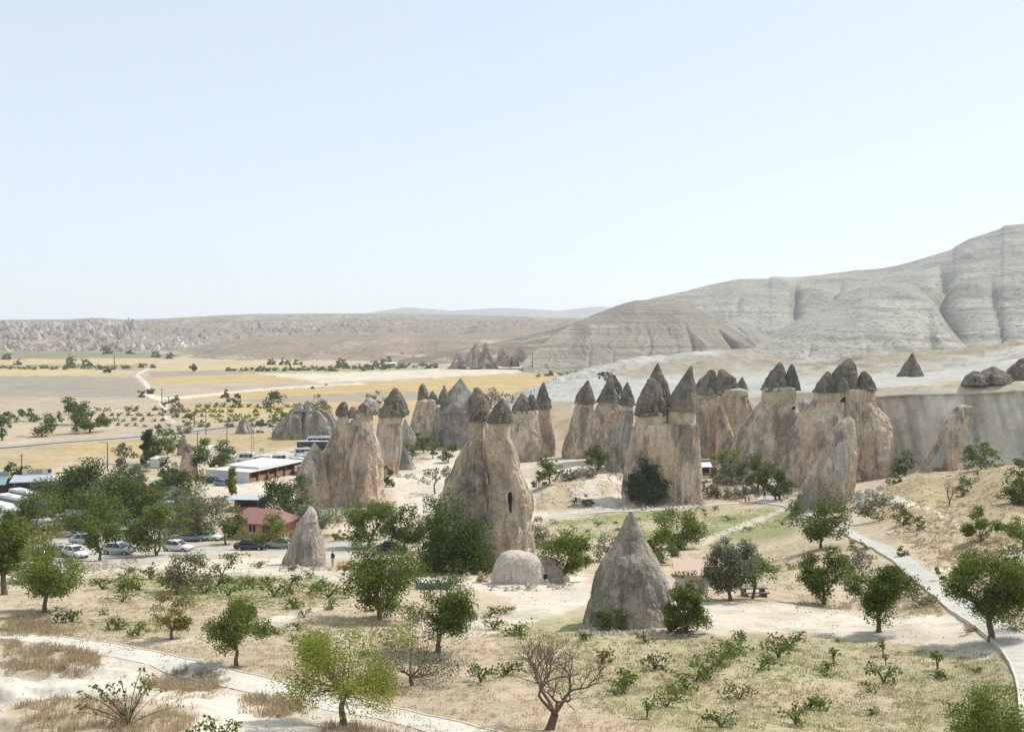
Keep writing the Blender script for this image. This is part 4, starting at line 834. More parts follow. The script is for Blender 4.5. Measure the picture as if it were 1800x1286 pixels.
L_VINE = leaf_mat('leaf_vine', (.065, .095, .018), (.125, .175, .03), (.22, .26, .06), .35)
L_DRY = leaf_mat('blade_dry', (.42, .34, .20), (.52, .43, .27), (.64, .54, .36), .45)
L_BROWN = leaf_mat('blade_brown', (.33, .255, .16), (.43, .34, .22), (.54, .44, .30), .4)
L_GRASS = leaf_mat('blade_green', (.15, .175, .05), (.24, .26, .085), (.36, .34, .15), .4)
M_BARK = plain('bark', (.17, .13, .095), 1.0, .35, 9, .05)
M_TWIG = plain('twig', (.15, .115, .095), 1.0, .3, 9, .05)

def leaves(rng, C, cr, per, size, up=.35, elong=1.6, flat=1.0, fold=.0):
    """quads round clump centres C with spread cr"""
    n = len(C) * per
    P = np.repeat(C, per, 0) + np.clip(rng.normal(0, 1, (n, 3)), -1.5, 1.5) * np.repeat(np.broadcast_to(cr, (len(C),)), per)[:, None] * np.array([1, 1, .75 * flat])
    nrm = rng.normal(0, 1, (n, 3)); nrm[:, 2] = np.abs(nrm[:, 2]) + up; nrm /= np.linalg.norm(nrm, axis=1)[:, None]
    a = np.cross(nrm, rng.normal(0, 1, (n, 3))); a /= np.linalg.norm(a, axis=1)[:, None] + 1e-9; b = np.cross(nrm, a)
    s = size * rng.uniform(.6, 1.35, n)[:, None]; a = a * s * elong * .5; b = b * s * .5
    V = np.stack([P - a, P + b * .9, P + a, P - b * .9], 1).reshape(-1, 3)
    return V, np.arange(n * 4).reshape(n, 4)
def crown_clumps(rng, w, z0, z1, n, shape='round', lean=0.0):
    """clump centres grouped into several uneven boughs between z0 and z1, half width w"""
    zc = (z0 + z1) / 2; hz = (z1 - z0) / 2; out = []
    nl = int(np.clip(n / 8, 6, 13)); B = []
    for k in range(nl):
        v = rng.normal(0, 1, 3); v /= np.linalg.norm(v)
        if shape in ('round', 'vase', 'dome'): v[2] = v[2] * .85 + .1
        B.append((v * rng.uniform(.45, .80) * np.array([1.15, 1.15, .9]), rng.uniform(.17, .38)))
    B.append((np.array([0, 0, -.05]), .42))
    if shape == 'bush' and w > .8: B += [(np.array([0, 0, .1]), .8)] * nl
    for k in range(n):
        c, r = B[rng.integers(len(B))]
        v = rng.normal(0, 1, 3); v /= np.linalg.norm(v)
        p = c + v * r * rng.uniform(.35, 1) ** .5
        q = np.linalg.norm(p)
        if q > 1.15: p *= 1.15 / q
        if shape == 'dome': p[2] = p[2] if p[2] > -.1 else -.1 + (p[2] + .1) * .55
        elif shape == 'vase': p[:2] *= .5 + .5 * (p[2] + 1) / 1.5
        elif shape == 'cone': p[:2] *= max(.08, .95 - .52 * (p[2] + 1))
        elif shape == 'bush': p[2] = abs(p[2]) * 1.9 - .95
        out.append((p[0] * w + lean * (p[2] + 1) * w * .4, p[1] * w, zc + p[2] * hz))
    out = np.array(out)
    zr = out[:, 2]; out[:, 2] = z0 + (zr - zr.min()) / max(np.ptp(zr), .01) * (z1 - z0)
    if shape != 'cone':                                  # fill the measured width and height
        for q in (0, 1):
            a, b = np.percentile(out[:, q], (2, 98)); out[:, q] = np.clip((out[:, q] - (a + b) / 2) / max((b - a) / 2, .01), -1.12, 1.12) * w * .9
    return out
def limbs(rng, mb, C, h0, r0, w, forks=4, sides=6, twigs=1.0, lean=(0, 0), stems=1):
    """tapered trunk to the fork, limbs towards groups of clumps, twigs to clumps"""
    for s_ in range(stems):
        off = np.array([0, 0, 0.0]) if stems == 1 else np.array([rng.normal(0, r0 * 1.5), rng.normal(0, r0 * 1.5), 0])
        top = off + np.array([lean[0] + (0 if stems == 1 else rng.normal(0, .15 * w)), lean[1] + (0 if stems == 1 else rng.normal(0, .15 * w)), h0])
        zz = np.linspace(0, 1, 6); wob = np.stack([np.sin(zz * 4 + rng.uniform(0, 6)) * r0 * .5, np.cos(zz * 3 + rng.uniform(0, 6)) * r0 * .5, 0 * zz], 1) * (zz * (1 - zz) * 4)[:, None]
        P = off + (top - off) * zz[:, None] + wob; P[0, 2] -= .3
        mb.tube(P, r0 / math.sqrt(stems) * np.array([1.5, 1.12, .98, .92, .88, .85]), max(sides, 6))
        Cs = C[rng.permutation(len(C))][:max(forks, int(forks * 1))]
        for i in range(forks):
            tgt = Cs[i % len(Cs)] * np.array([.62, .62, 1]) ; tgt = np.array([tgt[0], tgt[1], top[2] + (tgt[2] - top[2]) * .72])
            t = np.linspace(0, 1, 6)[:, None]
            mid = top + (tgt - top) * .5 + np.array([0, 0, -.06 * w]) + rng.normal(0, .06 * w, 3)
            Q = (1 - t) ** 2 * (top - np.array([0, 0, r0 * .5])) + 2 * t * (1 - t) * mid + t * t * tgt
            mb.tube(Q, r0 * .62 / math.sqrt(stems) * np.linspace(1, .28, 6), sides)
            near = C[np.argsort(np.linalg.norm(C - tgt, axis=1))[:int(max(2, twigs * len(C) / forks / stems))]]
            for c in near:
                s0 = Q[rng.integers(2, 6)]
                mb.tube(np.stack([s0, s0 + (c - s0) * .55 + rng.normal(0, .05 * w, 3), c]), r0 * np.array([.2, .13, .05]), 4)
def plant(name, label, cat, px, py, ytop, half, kind='round', leaf=None, dens=1.0, trunk=.25, group=None, lean=0.0, seed=None, open_=.0, stems=1, bark=None, d=None, lsize=1.0):
    """a tree or bush standing where its foot is seen; py foot row, ytop crown top row, half = half width in px"""
    p = ground_at(px, py) if d is None else Vector(((px - 900) / F * d, d, float(gz((px - 900) / F * d, d))))
    s = p.y / F; Hh = (py - ytop) * s; w = half * s
    if d is not None: Hh = (ZC - (ytop - YH) * s) - p.z
    rng = np.random.default_rng(seed if seed is not None else int(px * 7 + py))
    e = empty(name, p, label, cat, group)
    z0 = Hh * trunk; pxh = Hh / s
    n = int(np.clip(dens * 62 * (pxh / 80) ** .9 * (half / 40) ** .6, 12, 300))
    lean = lean if lean else float(rng.normal(0, .13)) * (kind not in ('cone', 'bush'))
    C = crown_clumps(rng, w * .92, z0 - Hh * .02, Hh * .97, n, kind, lean)
    per = int(np.clip(56 * (pxh / 90) ** .6, 24, 95)); ls = max(.05 * (Hh / 4) ** .3, 2.55 * s) * lsize
    if open_: C = C[rng.random(len(C)) > open_]
    cr = w * (.135 if len(C) > 40 else .19) * (1 - .3 * open_)
    V, Q = leaves(rng, C, cr, per, ls, elong=1.7)
    V[:, 2] = np.maximum(V[:, 2], .03)
    mb = MB()
    r0 = max(.028 * Hh, .05) * (1.15 if trunk > .12 else .8)
    limbs(rng, mb, C, max(z0 * 1.05, Hh * .08), r0, w, 5 if pxh > 60 else 3, 6 if pxh > 60 else 4, .5 if pxh > 60 else .25, (lean * w * .3, 0), stems)
    mb.build('trunk', bark or M_BARK, e, True)
    mesh_np('crown', V, Q, leaf or L_GREEN, e, False)
    return e
def bare_tree(name, label, px, py, ytop, half, seed, levels=6, group=None):
    p = ground_at(px, py); s = p.y / F; Hh = (py - ytop) * s; w = half * s
    rng = np.random.default_rng(seed); e = empty(name, p, label, 'tree', group); mb = MB(); tw = MB()
    def grow(a, dirn, L, r, lv):
        n = 4; P = [a]; dd = dirn.copy()
        for i in range(n):
            dd = dd + rng.normal(0, .13, 3); dd[2] += .02; dd /= np.linalg.norm(dd); P.append(P[-1] + dd * L / n)
        (mb if lv < 3 else tw).tube(np.array(P), np.linspace(r, r * .62, n + 1), 6 if lv < 3 else 4)
        if lv >= levels: return
        k = 2 if lv > 0 else 3
        if lv in (2, 3, 4): k = 3
        for i in range(k):
            ax = rng.normal(0, 1, 3); ax -= dd * ax.dot(dd); ax /= np.linalg.norm(ax)
            sp = rng.uniform(.35, .75); nd = dd * math.cos(sp) + ax * math.sin(sp); nd[2] += .10; nd[0] *= 1.1; nd /= np.linalg.norm(nd)
            grow(P[-1] if i < 2 else P[2], nd, L * rng.uniform(.68, .86), r * .6, lv + 1)
    a0 = np.array([0, 0, -.2])
    top = np.array([.1 * w, 0, Hh * .16]); mb.tube(np.array([a0, top * .5 + a0 * .5, top]), np.array([.05, .04, .036]) * Hh, 8)
    for k in range(4):
        an = k * 1.57 + .4; nd = np.array([math.cos(an) * .75, math.sin(an) * .6, 1.0]); nd /= np.linalg.norm(nd)
        grow(top, nd, Hh * .27, Hh * .021, 1)
    A = np.concatenate(mb.V + tw.V); kx = w * .94 / max(np.percentile(np.abs(A[:, 0]), 97.5), .01); kz = Hh / A[:, 2].max()
    for m_ in (mb, tw): m_.V = [v * np.array([kx, kx, kz]) for v in m_.V]
    mb.build('trunk', M_TWIG, e, True); tw.build('twigs', M_TWIG, e, True)
    return e
T = 'tree'
# ---- foreground and middle trees: (name, label, foot x, foot y, top y, half width, shape, leaf, extras)
TREES = [
 (T, 'airy bright yellow green tree by the paved path at the bottom edge', 602, 1277, 1092, 112, 'dome', L_LIME, dict(dens=1.3, trunk=.24, open_=.38)),
 (T, 'green tree with a clear trunk behind the bright yellow green one', 772, 1146, 1000, 62, 'round', L_GREEN, dict(dens=1.2, trunk=.2, open_=.12)),
 (T, 'thin sprawling olive green tree leaning right behind the bright one', 725, 1205, 1085, 86, 'dome', L_SAGE, dict(dens=1.0, trunk=.15, open_=.3, lsize=.9)),
 (T, 'broad dark green tree on the sandy field before the huge bush', 668, 1088, 958, 71, 'dome', L_GREEN, dict(dens=1.5, trunk=.16)),
 (T, 'neat round tree casting its shadow on the paved path', 416, 1169, 1058, 54, 'round', L_GREEN, dict(dens=1.5, trunk=.24)),
 (T, 'small sparse yellowish tree left of the neat round one', 303, 1123, 1033, 42, 'round', L_YEL, dict(dens=1.0, trunk=.2, open_=.3)),
 (T, 'large spreading tree on the dry ground at the left', 79, 1076, 963, 66, 'dome', L_GREEN, dict(dens=1.6, trunk=.3)),
 (T, 'grey green many stemmed tree among the vines', 330, 1040, 967, 47, 'bush', L_SAGE, dict(dens=1.3, trunk=.12, stems=4)),
 (T, 'dark tree cut by the left edge beside the large spreading one', 8, 1045, 898, 40, 'round', L_GREEN, dict(dens=1.3, trunk=.3, lean=-.2)),
 (T, 'yellowing tree with thin foliage behind the large spreading tree', 60, 1022, 926, 52, 'dome', L_YEL, dict(dens=.9, trunk=.2, open_=.25)),
 (T, 'round tree shading the silver car on the sand edge', 176, 985, 912, 36, 'round', L_GREEN, dict(dens=1.4, trunk=.24)),
 (T, 'wide tree with two trunks beside the white jeep', 274, 976, 888, 50, 'dome', L_GREEN, dict(dens=1.7, trunk=.2, stems=2)),
 (T, 'dark crowned tree left of the green kiosk', 58, 955, 872, 46, 'dome', L_DARK, dict(dens=1.5, trunk=.2)),
 (T, 'tree at the left edge below the parked coaches', 12, 985, 905, 34, 'round', L_GREEN, dict(dens=1.4, trunk=.2)),
 (T, 'small light tree in front of the red roofed building', 396, 957, 905, 31, 'dome', L_GREEN, dict(dens=1.3, trunk=.3)),
 (T, 'low dark tree hiding the wall of the red roofed building', 468, 962, 908, 40, 'dome', L_GREEN, dict(dens=1.5, trunk=.15)),
 ('silvery_tree', 'big silver grey tree left of the red roofed building', 350, 945, 856, 55, 'round', L_SILV, dict(dens=2.2, trunk=.1)),
 (T, 'dark tree standing over the parked black coach roofs', 118, 905, 838, 58, 'dome', L_DARK, dict(dens=1.6, trunk=.1)),
 (T, 'tallest dark tree in the clump by the car park', 170, 912, 806, 62, 'round', L_DARK, dict(dens=2.0, trunk=.12)),
 (T, 'dark tree at the front right of the car park clump', 222, 925, 832, 60, 'dome', L_DARK, dict(dens=2.0, trunk=.12)),
 (T, 'mid green tree filling the left front of the clump', 160, 937, 862, 68, 'dome', L_GREEN, dict(dens=1.6, trunk=.1)),
 (T, 'dark tree filling the gap left of the tallest in the clump', 92, 900, 842, 46, 'dome', L_DARK, dict(dens=1.7, trunk=.1)),
 (T, 'dark tree at the right end of the car park clump', 258, 915, 846, 34, 'round', L_DARK, dict(dens=1.7, trunk=.12)),
 ('silvery_tree', 'greyish tree behind the dark clump of the car park', 236, 868, 803, 26, 'round', L_SILV, dict(dens=1.4, trunk=.12)),
 (T, 'dark tree under the plateau rock, right of the red roof', 505, 912, 840, 44, 'round', L_DARK, dict(dens=1.8, trunk=.1)),
 (T, 'dark sapling against the left foot of the broad chimney', 532, 860, 824, 18, 'bush', L_DARK, dict(dens=1.2, trunk=.1)),
 ('silvery_tree', 'soft silver tree behind the small tilted cone', 558, 942, 878, 46, 'dome', L_SILV, dict(dens=1.7, trunk=.15)),
 (T, 'full green tree with layered foliage before the broad chimney', 648, 962, 876, 46, 'dome', L_GREEN, dict(dens=1.8, trunk=.15)),
 (T, 'bluish green tree between the layered tree and the huge bush', 710, 972, 888, 37, 'dome', L_DARK, dict(dens=1.5, trunk=.22)),
 (T, 'huge dense dark tree covering the foot of the leaning twin', 797, 1006, 863, 70, 'bush', L_DARK, dict(dens=3.6, trunk=.06)),
 (T, 'dark spreading tree right of the whitish rock dome', 994, 1022, 928, 47, 'dome', L_GREEN, dict(dens=1.7, trunk=.25)),
 ('silvery_tree', 'pale grey bushy tree between the dome and the twin chimney', 948, 962, 912, 30, 'bush', L_SILV, dict(dens=1.2, trunk=.1)),
 ('silvery_tree', 'faint grey shrub against the left flank of the big grey cone', 1068, 986, 940, 24, 'bush', L_SILV, dict(dens=1.0, trunk=.1)),
 (T, 'full dark tree right of the tip of the big grey cone', 1192, 964, 893, 48, 'dome', L_GREEN, dict(dens=1.9, trunk=.14)),
 (T, 'lighter green tree below the full dark one', 1158, 992, 930, 36, 'dome', L_GREEN, dict(dens=1.5, trunk=.1, lean=-.1)),
 (T, 'fig like bushy tree hugging the right side of the big grey cone', 1208, 1112, 1005, 38, 'bush', L_GREEN, dict(dens=2.0, trunk=.06, lean=-.35)),
 ('silvery_tree', 'round silver grey tree beside the shed with a tiled roof', 1283, 1055, 946, 46, 'round', L_SILV, dict(dens=2.6, trunk=.14)),
 (T, 'crooked dark tree right of the round silver one', 1322, 1052, 968, 44, 'dome', L_GREEN, dict(dens=1.3, trunk=.3, lean=.5)),
 (T, 'spreading walnut like tree below the pointed rock fin', 1444, 963, 886, 48, 'dome', L_GREEN, dict(dens=1.8, trunk=.22)),
 (T, 'upright tree left of the round tree on the sand band', 1449, 1062, 964, 42, 'round', L_GREEN, dict(dens=1.8, trunk=.22)),
 (T, 'round headed tree with a dark shadow on the sand band', 1544, 1111, 990, 56, 'round', L_GREEN, dict(dens=1.8, trunk=.27)),
 (T, 'large tree at the right beside the paved path', 1742, 1126, 962, 78, 'round', L_GREEN, dict(dens=1.9, trunk=.26)),
 (T, 'bright leafy tree cut by the bottom right corner', 1748, 1330, 1196, 68, 'bush', L_GREEN, dict(dens=1.5, trunk=.1)),
 (T, 'small light tree on the dry slope at the right', 1723, 952, 890, 31, 'round', L_GREEN, dict(dens=1.3, trunk=.16)),
 (T, 'flat topped tree cut by the right edge on the dry slope', 1800, 965, 912, 36, 'dome', L_GREEN, dict(dens=1.2, trunk=.35)),
 ('silvery_tree', 'ghostly grey bush between two trees by the paved path', 1506, 1018, 966, 28, 'bush', L_SILV, dict(dens=1.2, trunk=.1)),
 ('conifer_tree', 'very dark conifer against the massive twin chimney', 1138, 886, 806, 37, 'bush', L_CON, dict(dens=2.4, trunk=.14)),
 (T, 'vivid lime tree beside the white kiosk awning', 1276, 842, 787, 26, 'round', L_LIME, dict(dens=1.6, trunk=.15)),
 ('silvery_tree', 'silver bush in front of the vivid lime tree', 1278, 852, 811, 20, 'bush', L_SILV, dict(dens=1.4, trunk=.1)),
 ('silvery_tree', 'pale sage tree between the lime tree and the dark pair', 1312, 846, 802, 20, 'round', L_SAGE, dict(dens=1.1, trunk=.1)),
 (T, 'dark tree by the footpath below the wide cone, upper of a pair', 1332, 862, 799, 27, 'dome', L_DARK, dict(dens=1.7, trunk=.25)),
 (T, 'dark tree with a seated group under it, lower of a pair', 1364, 878, 823, 30, 'dome', L_DARK, dict(dens=1.7, trunk=.25)),
 (T, 'small round tree on the sandy court right of the leaning twin', 966, 850, 804, 20, 'dome', L_GREEN, dict(dens=1.3, trunk=.3)),
 (T, 'little green tree in front of the chimney with the dry bush', 1050, 832, 784, 20, 'round', L_GREEN, dict(dens=1.4, trunk=.25)),
 (T, 'low pale sapling left of the small round court tree', 947, 858, 830, 12, 'bush', L_SAGE, dict(dens=1.0, trunk=.15)),
 (T, 'green shrub squeezed beside the narrow grey chimney', 1096, 812, 778, 12, 'bush', L_GREEN, dict(dens=1.2, trunk=.1)),
 (T, 'thin half bare tree alone on the bright sandy court', 764, 868, 818, 26, 'dome', L_SAGE, dict(dens=.6, trunk=.35, open_=.35)),
 (T, 'small tree at the left end of the row before the split chimney', 724, 806, 776, 14, 'round', L_GREEN, dict(dens=1.2, trunk=.25)),
 (T, 'darker small tree in the middle of the row before the split chimney', 745, 796, 762, 14, 'round', L_DARK, dict(dens=1.2, trunk=.25)),
 (T, 'little tree right of centre in the row before the split chimney', 760, 805, 779, 11, 'round', L_GREEN, dict(dens=1.1, trunk=.3)),
 (T, 'small tree casting shade before the tent shaped cone', 788, 813, 782, 16, 'round', L_GREEN, dict(dens=1.3, trunk=.25)),
 (T, 'green shrub at the right foot of the broad pale chimney', 680, 854, 820, 13, 'bush', L_DARK, dict(dens=1.3, trunk=.1)),
 (T, 'tall thin lime tree before the white walled bazaar', 408, 874, 822, 19, 'cone', L_LIME, dict(dens=1.5, trunk=.2)),
 (T, 'dark tree left of the bazaar behind the cream spire', 376, 838, 776, 33, 'round', L_DARK, dict(dens=1.8, trunk=.12)),
 (T, 'dark bluish tree below the cream spire', 325, 878, 826, 44, 'dome', L_DARK, dict(dens=1.7, trunk=.1)),
 (T, 'dark green tree left of the cream spire', 296, 860, 806, 22, 'round', L_DARK, dict(dens=1.5, trunk=.1)),
 (T, 'bright green broad tree by the pale shed', 285, 815, 753, 32, 'dome', L_GREEN, dict(dens=1.7, trunk=.12)),
 ('conifer_tree', 'dark conifer at the left side of the bright broad tree', 258, 816, 756, 19, 'cone', L_CON, dict(dens=2.0, trunk=.08)),
 (T, 'small thin tree standing left of the dark conifer', 220, 814, 782, 17, 'dome', L_SAGE, dict(dens=1.1, trunk=.35)),
 (T, 'tree growing in front of the shop sign', 27, 862, 814, 18, 'round', L_DARK, dict(dens=1.5, trunk=.15)),
 (T, 'dark tree in the orchard, tallest of the cluster above the road', 132, 746, 699, 20, 'round', L_DARK, dict(dens=1.4, trunk=.15)),
 (T, 'broad tree with a clear trunk in the orchard cluster', 158, 760, 707, 27, 'dome', L_GREEN, dict(dens=1.6, trunk=.2)),
 (T, 'low round shrub left under the broad orchard tree', 141, 757, 742, 11, 'bush', L_GREEN, dict(dens=1.0, trunk=.1)),
 (T, 'lone spreading tree near the road at the left', 73, 767, 733, 23, 'dome', L_DARK, dict(dens=1.5, trunk=.2)),
 (T, 'small tree just behind the lone spreading one', 96, 753, 725, 13, 'round', L_GREEN, dict(dens=1.2, trunk=.2)),
 (T, 'tree at the left edge above the road', 4, 774, 726, 17, 'round', L_DARK, dict(dens=1.4, trunk=.2)),
 (T, 'hazy green tree behind the one at the left edge', 26, 742, 722, 12, 'round', L_GREEN, dict(dens=1.0, trunk=.15)),
 (T, 'second hazy tree in the orchard near the left edge', 52, 740, 720, 13, 'round', L_GREEN, dict(dens=1.0, trunk=.15)),
 (T, 'lone round tree at the edge of the golden field', 481, 716, 689, 19, 'dome', L_DARK, dict(dens=1.4, trunk=.25)),
 (T, 'leaning tree at the top edge of the vineyard', 413, 714, 694, 12, 'dome', L_DARK, dict(dens=1.2, trunk=.25, lean=.3)),
 (T, 'solitary tree far out between the fields', 340, 654, 641, 6, 'round', L_DARK, dict(dens=1.0, trunk=.35)),
 (T, 'flat little tree on the far grey field', 187, 655, 646, 7, 'dome', L_DARK, dict(dens=.8, trunk=.3)),
 (T, 'green tree behind the jagged low rock', 560, 730, 696, 20, 'dome', L_SAGE, dict(dens=1.2, trunk=.15)),
 (T, 'green bush left of the jagged low rock', 492, 740, 718, 14, 'bush', L_GREEN, dict(dens=1.2, trunk=.1)),
 (T, 'sparse tree peeking up behind the broad pale chimney', 662, 722, 690, 15, 'dome', L_SAGE, dict(dens=.8, trunk=.2)),
 ('silvery_tree', 'grey green tree behind the cap of the leaning twin', 880, 710, 684, 24, 'bush', L_SAGE, dict(dens=1.2, trunk=.1)),
]
BUSHES = [
 ('big blue green bush below the white boulder', 1551, 914, 868, 41, L_SAGE), ('rust brown bush at the foot of the pointed rock fin', 1470, 899, 864, 34, L_SAGE),
 ('dark bush at the lower right of the big blue green one', 1587, 922, 892, 18, L_DARK), ('small dark bush farther down the slope', 1611, 932, 910, 14, L_DARK),
 ('dark shrub where the widest chimney meets the slope', 1560, 832, 808, 16, L_CON), ('dark green shrub beside the grey cliff foot', 1592, 836, 794, 19, L_DARK),
 ('bright little bush on the sunny slope edge', 1572, 850, 831, 12, L_GREEN), ('leafy bush high on the slope under the orange patch', 1724, 826, 772, 30, L_GREEN),
 ('dark bush left of the leafy one under the orange patch', 1690, 804, 756, 22, L_CON), ('dark bush at the cliff foot right of the leafy one', 1768, 806, 770, 26, L_CON),
 ('olive bush on the shaded slope beside the bare tree', 1702, 852, 832, 18, L_DARK), ('round olive bush right beside the small bare tree', 1692, 872, 850, 14, L_SAGE),
 ('tall dark bush cut by the right edge on the slope', 1806, 884, 795, 38, L_DARK), ('dark leafy bush at the foot of the big grey cone', 1072, 1106, 1066, 27, L_DARK),
 ('greenish dry bush below the massive twin chimney', 1235, 872, 846, 15, L_SAGE), ('grey brown scrub right of the massive twin', 1262, 874, 836, 19, L_SAGE),
 ('brown scrub along the terrace below the kiosk', 1290, 876, 850, 18, L_SAGE), ('pale scrub by the end of the terrace wall', 1318, 868, 848, 14, L_SAGE),
 ('olive shrub on the sandy court before the big shadow', 1034, 888, 870, 10, L_SAGE), ('grey round bush on the court under the small round tree', 988, 846, 828, 15, L_SAGE),
 ('small grey bush between two mounds on the court', 1006, 843, 833, 9, L_SAGE), ('grey bush at the foot of the chimney with a dry bush', 1030, 840, 824, 17, L_SAGE),
 ('low brown bush in the dry strip left of the paved path', 1622, 1064, 1030, 26, L_SAGE), ('green weedy bush on the path edge', 1508, 966, 950, 16, L_GREEN),
 ('bright small bush right of the paved path', 1586, 978, 963, 11, L_GREEN), ('light green bush by the dirt track at the right', 1652, 1020, 998, 10, L_GREEN),
 ('light green bush nearest the large right hand tree', 1680, 1018, 996, 14, L_GREEN), ('brown thorny bush under the large right hand tree', 1782, 1108, 1080, 32, L_SAGE),
 ('dead tan bush on the sand by the paved path', 1706, 1110, 1094, 18, L_BROWN), ('greyish bush along the dirt track above the vineyard', 296, 728, 704, 14, L_SAGE),
 ('grey green bush where the dirt track bends', 312, 722, 698, 12, L_SAGE), ('grey bush beside the power pole', 334, 748, 726, 12, L_SAGE),
 ('low sage bush before the valley road', 318, 762, 744, 15, L_SAGE), ('grey bush left of the low sage one', 276, 762, 746, 11, L_SAGE),
 ('grey dead looking bush at the edge of the golden field', 395, 699, 685, 7, L_SAGE), ('olive bush beside the small pyramid rock', 459, 760, 738, 9, L_SAGE),
 ('brown bush on the dirt track corner', 249, 698, 688, 5, L_SAGE), ('green bush at the near bend of the field track', 264, 692, 683, 6, L_GREEN),
 ('yellow dry bush below the leaning twin', 880, 1018, 1006, 14, L_BROWN), ('tan dry bush left of the rock dome', 852, 1022, 1008, 13, L_BROWN),
 ('small pale bush by the crouching person', 605, 1002, 988, 12, L_YEL), ('yellow green bush beside the sand road', 596, 950, 934, 10, L_YEL),
]
def build_plants():
    for (nm, lb, x, y, yt, hw, kd, lf, kw) in TREES: plant(nm, lb, 'tree', x, y, yt, hw, kd, lf, **kw)
    bare_tree('bare_tree', 'leafless tree with fine spreading twigs at the bottom centre', 964, 1281, 1098, 106, 5, 7)
    bare_tree('bare_tree', 'small leafless tree on the dry slope', 1668, 888, 846, 17, 9, 4)
    for (lb, x, y, yt, hw, lf) in BUSHES: plant('bush', lb, 'bush', x, y, yt, hw, 'bush', lf, 1.2, .06)
    d = 285.0; sc_ = d / F; p = Vector(wpt(1064, 663, d)); e = empty('bush', p, 'dry twiggy bush growing on top of a chimney cap', 'bush'); rng = np.random.default_rng(8)
    C = crown_clumps(rng, 13 * sc_, 0, 9 * sc_, 22, 'bush'); V, Q = leaves(rng, C, 1.6 * sc_, 16, 2.2 * sc_); mesh_np('crown', V, Q, L_SAGE, e, False)
    mb = MB()
    for c in C[:10]: mb.tube(np.array([(0, 0, -1.0), c * .5, c]), [.08, .05, .03], 4)
    mb.build('stems', M_TWIG, e)
build_plants()
# ------------------------------------------------------------------ paved paths and the valley road
M_PAVE = plain('grey_paving', (.46, .45, .42), 1.0, .16, 5, .1); M_KERB = plain('kerb_stone', (.58, .54, .47), 1.0, .2, 3, .1); M_ASPH = plain('worn_asphalt', (.36, .345, .32), 1.0, .12, .6, .1)
M_DUST = None
def dust_mat():
    m, nt, b = new_mat('dusty_paving'); p = pos_n(nt)
    c = mix_n(nt, ramp_n(nt, noise_n(nt, p, .35, 5, .65), [(.42, 0.0), (.58, 1.0)]), (.56, .54, .49), (.66, .595, .49))
    c = mix_n(nt, 1.0, c, ramp_n(nt, noise_n(nt, p, 3.5, 5, .7), [(.3, .8), (.7, 1.12)]), 'MULTIPLY'); nt.links.new(c, b.inputs['Base Color']); b.inputs['Roughness'].default_value = 1.0; return m
M_DUST = dust_mat()
def pave_mat():
    m, nt, b = new_mat('paving_setts'); p = pos_n(nt)
    v = N(nt, 'ShaderNodeTexVoronoi'); v.inputs['Scale'].default_value = 3.2; nt.links.new(p, v.inputs['Vector'])
    c = mix_n(nt, math_n(nt, 'MULTIPLY', v.outputs['Distance'], 1.2), (.54, .525, .485), (.40, .385, .35))
    c = mix_n(nt, ramp_n(nt, noise_n(nt, p, .5, 6, .7), [(.44, 0.0), (.62, .85)]), c, (.58, .515, .42))
    nt.links.new(c, b.inputs['Base Color']); b.inputs['Roughness'].default_value = 1.0; bump_n(nt, b, v.outputs['Distance'], .5, .03); return m
M_PAVE = pave_mat()
def track(pts, step=.6):
    P = np.array([ground_at(x, y) for (x, y) in pts])[:, :2]
    t = np.concatenate([[0], np.cumsum(np.linalg.norm(np.diff(P, axis=0), axis=1))]); n = max(8, int(t[-1] / step)); u = np.linspace(0, t[-1], n)
    Q = np.stack([np.interp(u, t, P[:, 0]), np.interp(u, t, P[:, 1])], 1); k = np.hanning(15); k /= k.sum()
    return np.stack([np.convolve(np.pad(Q[:, i], 7, mode='reflect', reflect_type='odd'), k, 'valid') for i in (0, 1)], 1)
def strip(name, pts, width, mat, label, lift=.05, kerb=0.0, step=.6, sides=(-1, 1), flat=.3):
    Q = track(pts, step); T_ = np.gradient(Q, axis=0); T_ /= np.linalg.norm(T_, axis=1)[:, None]; Nn = np.stack([-T_[:, 1], T_[:, 0]], 1)
    o = np.linspace(-.5, .5, 9) * width; G = Q[:, None] + Nn[:, None] * o[None, :, None]
    zc_ = gz(Q[:, 0], Q[:, 1]); Z = np.maximum(gz(G[..., 0], G[..., 1]), (zc_[:, None] - .3)) + lift
    Z = (1 - flat) * Z + flat * Z.mean(1, keepdims=True) + lift
    e = mesh_np(name, np.concatenate([G, Z[..., None]], -1).reshape(-1, 3), grid_q(len(Q), 9), mat); tag(e, label, kind='structure')
    if kerb:
        for s_ in sides:
            prof = [(-.05, -.4), (-.05, kerb), (.05, kerb), (.05, -.4)]
            V = np.stack([np.concatenate([Q + Nn * (s_ * (width / 2 + .06) + a), (Z[:, 8 if s_ > 0 else 0] + b)[:, None]], 1) for (a, b) in prof], 1)
            k = mesh_np('kerb', V.reshape(-1, 3), grid_q(len(Q), 4), M_KERB, e, False)
    return e
strip('path', [(1850, 1330), (1842, 1260), (1830, 1200), (1808, 1160), (1780, 1124), (1722, 1086), (1660, 1045), (1590, 985), (1500, 941), (1440, 907), (1385, 888), (1340, 882), (1290, 884), (1200, 892), (1120, 899)], 1.75, M_PAVE, 'grey paved footpath curving down the right side', kerb=.04)
strip('path', [(1340, 884), (1352, 874), (1362, 862), (1352, 850), (1385, 822), (1394, 812)], 4.0, M_PAVE, 'paved branch leading between the chimneys')
strip('path', [(1130, 897), (1060, 899), (1000, 906), (940, 914), (905, 918)], 2.0, M_PAVE, 'pale footpath crossing before the massive twin chimney', kerb=.08)
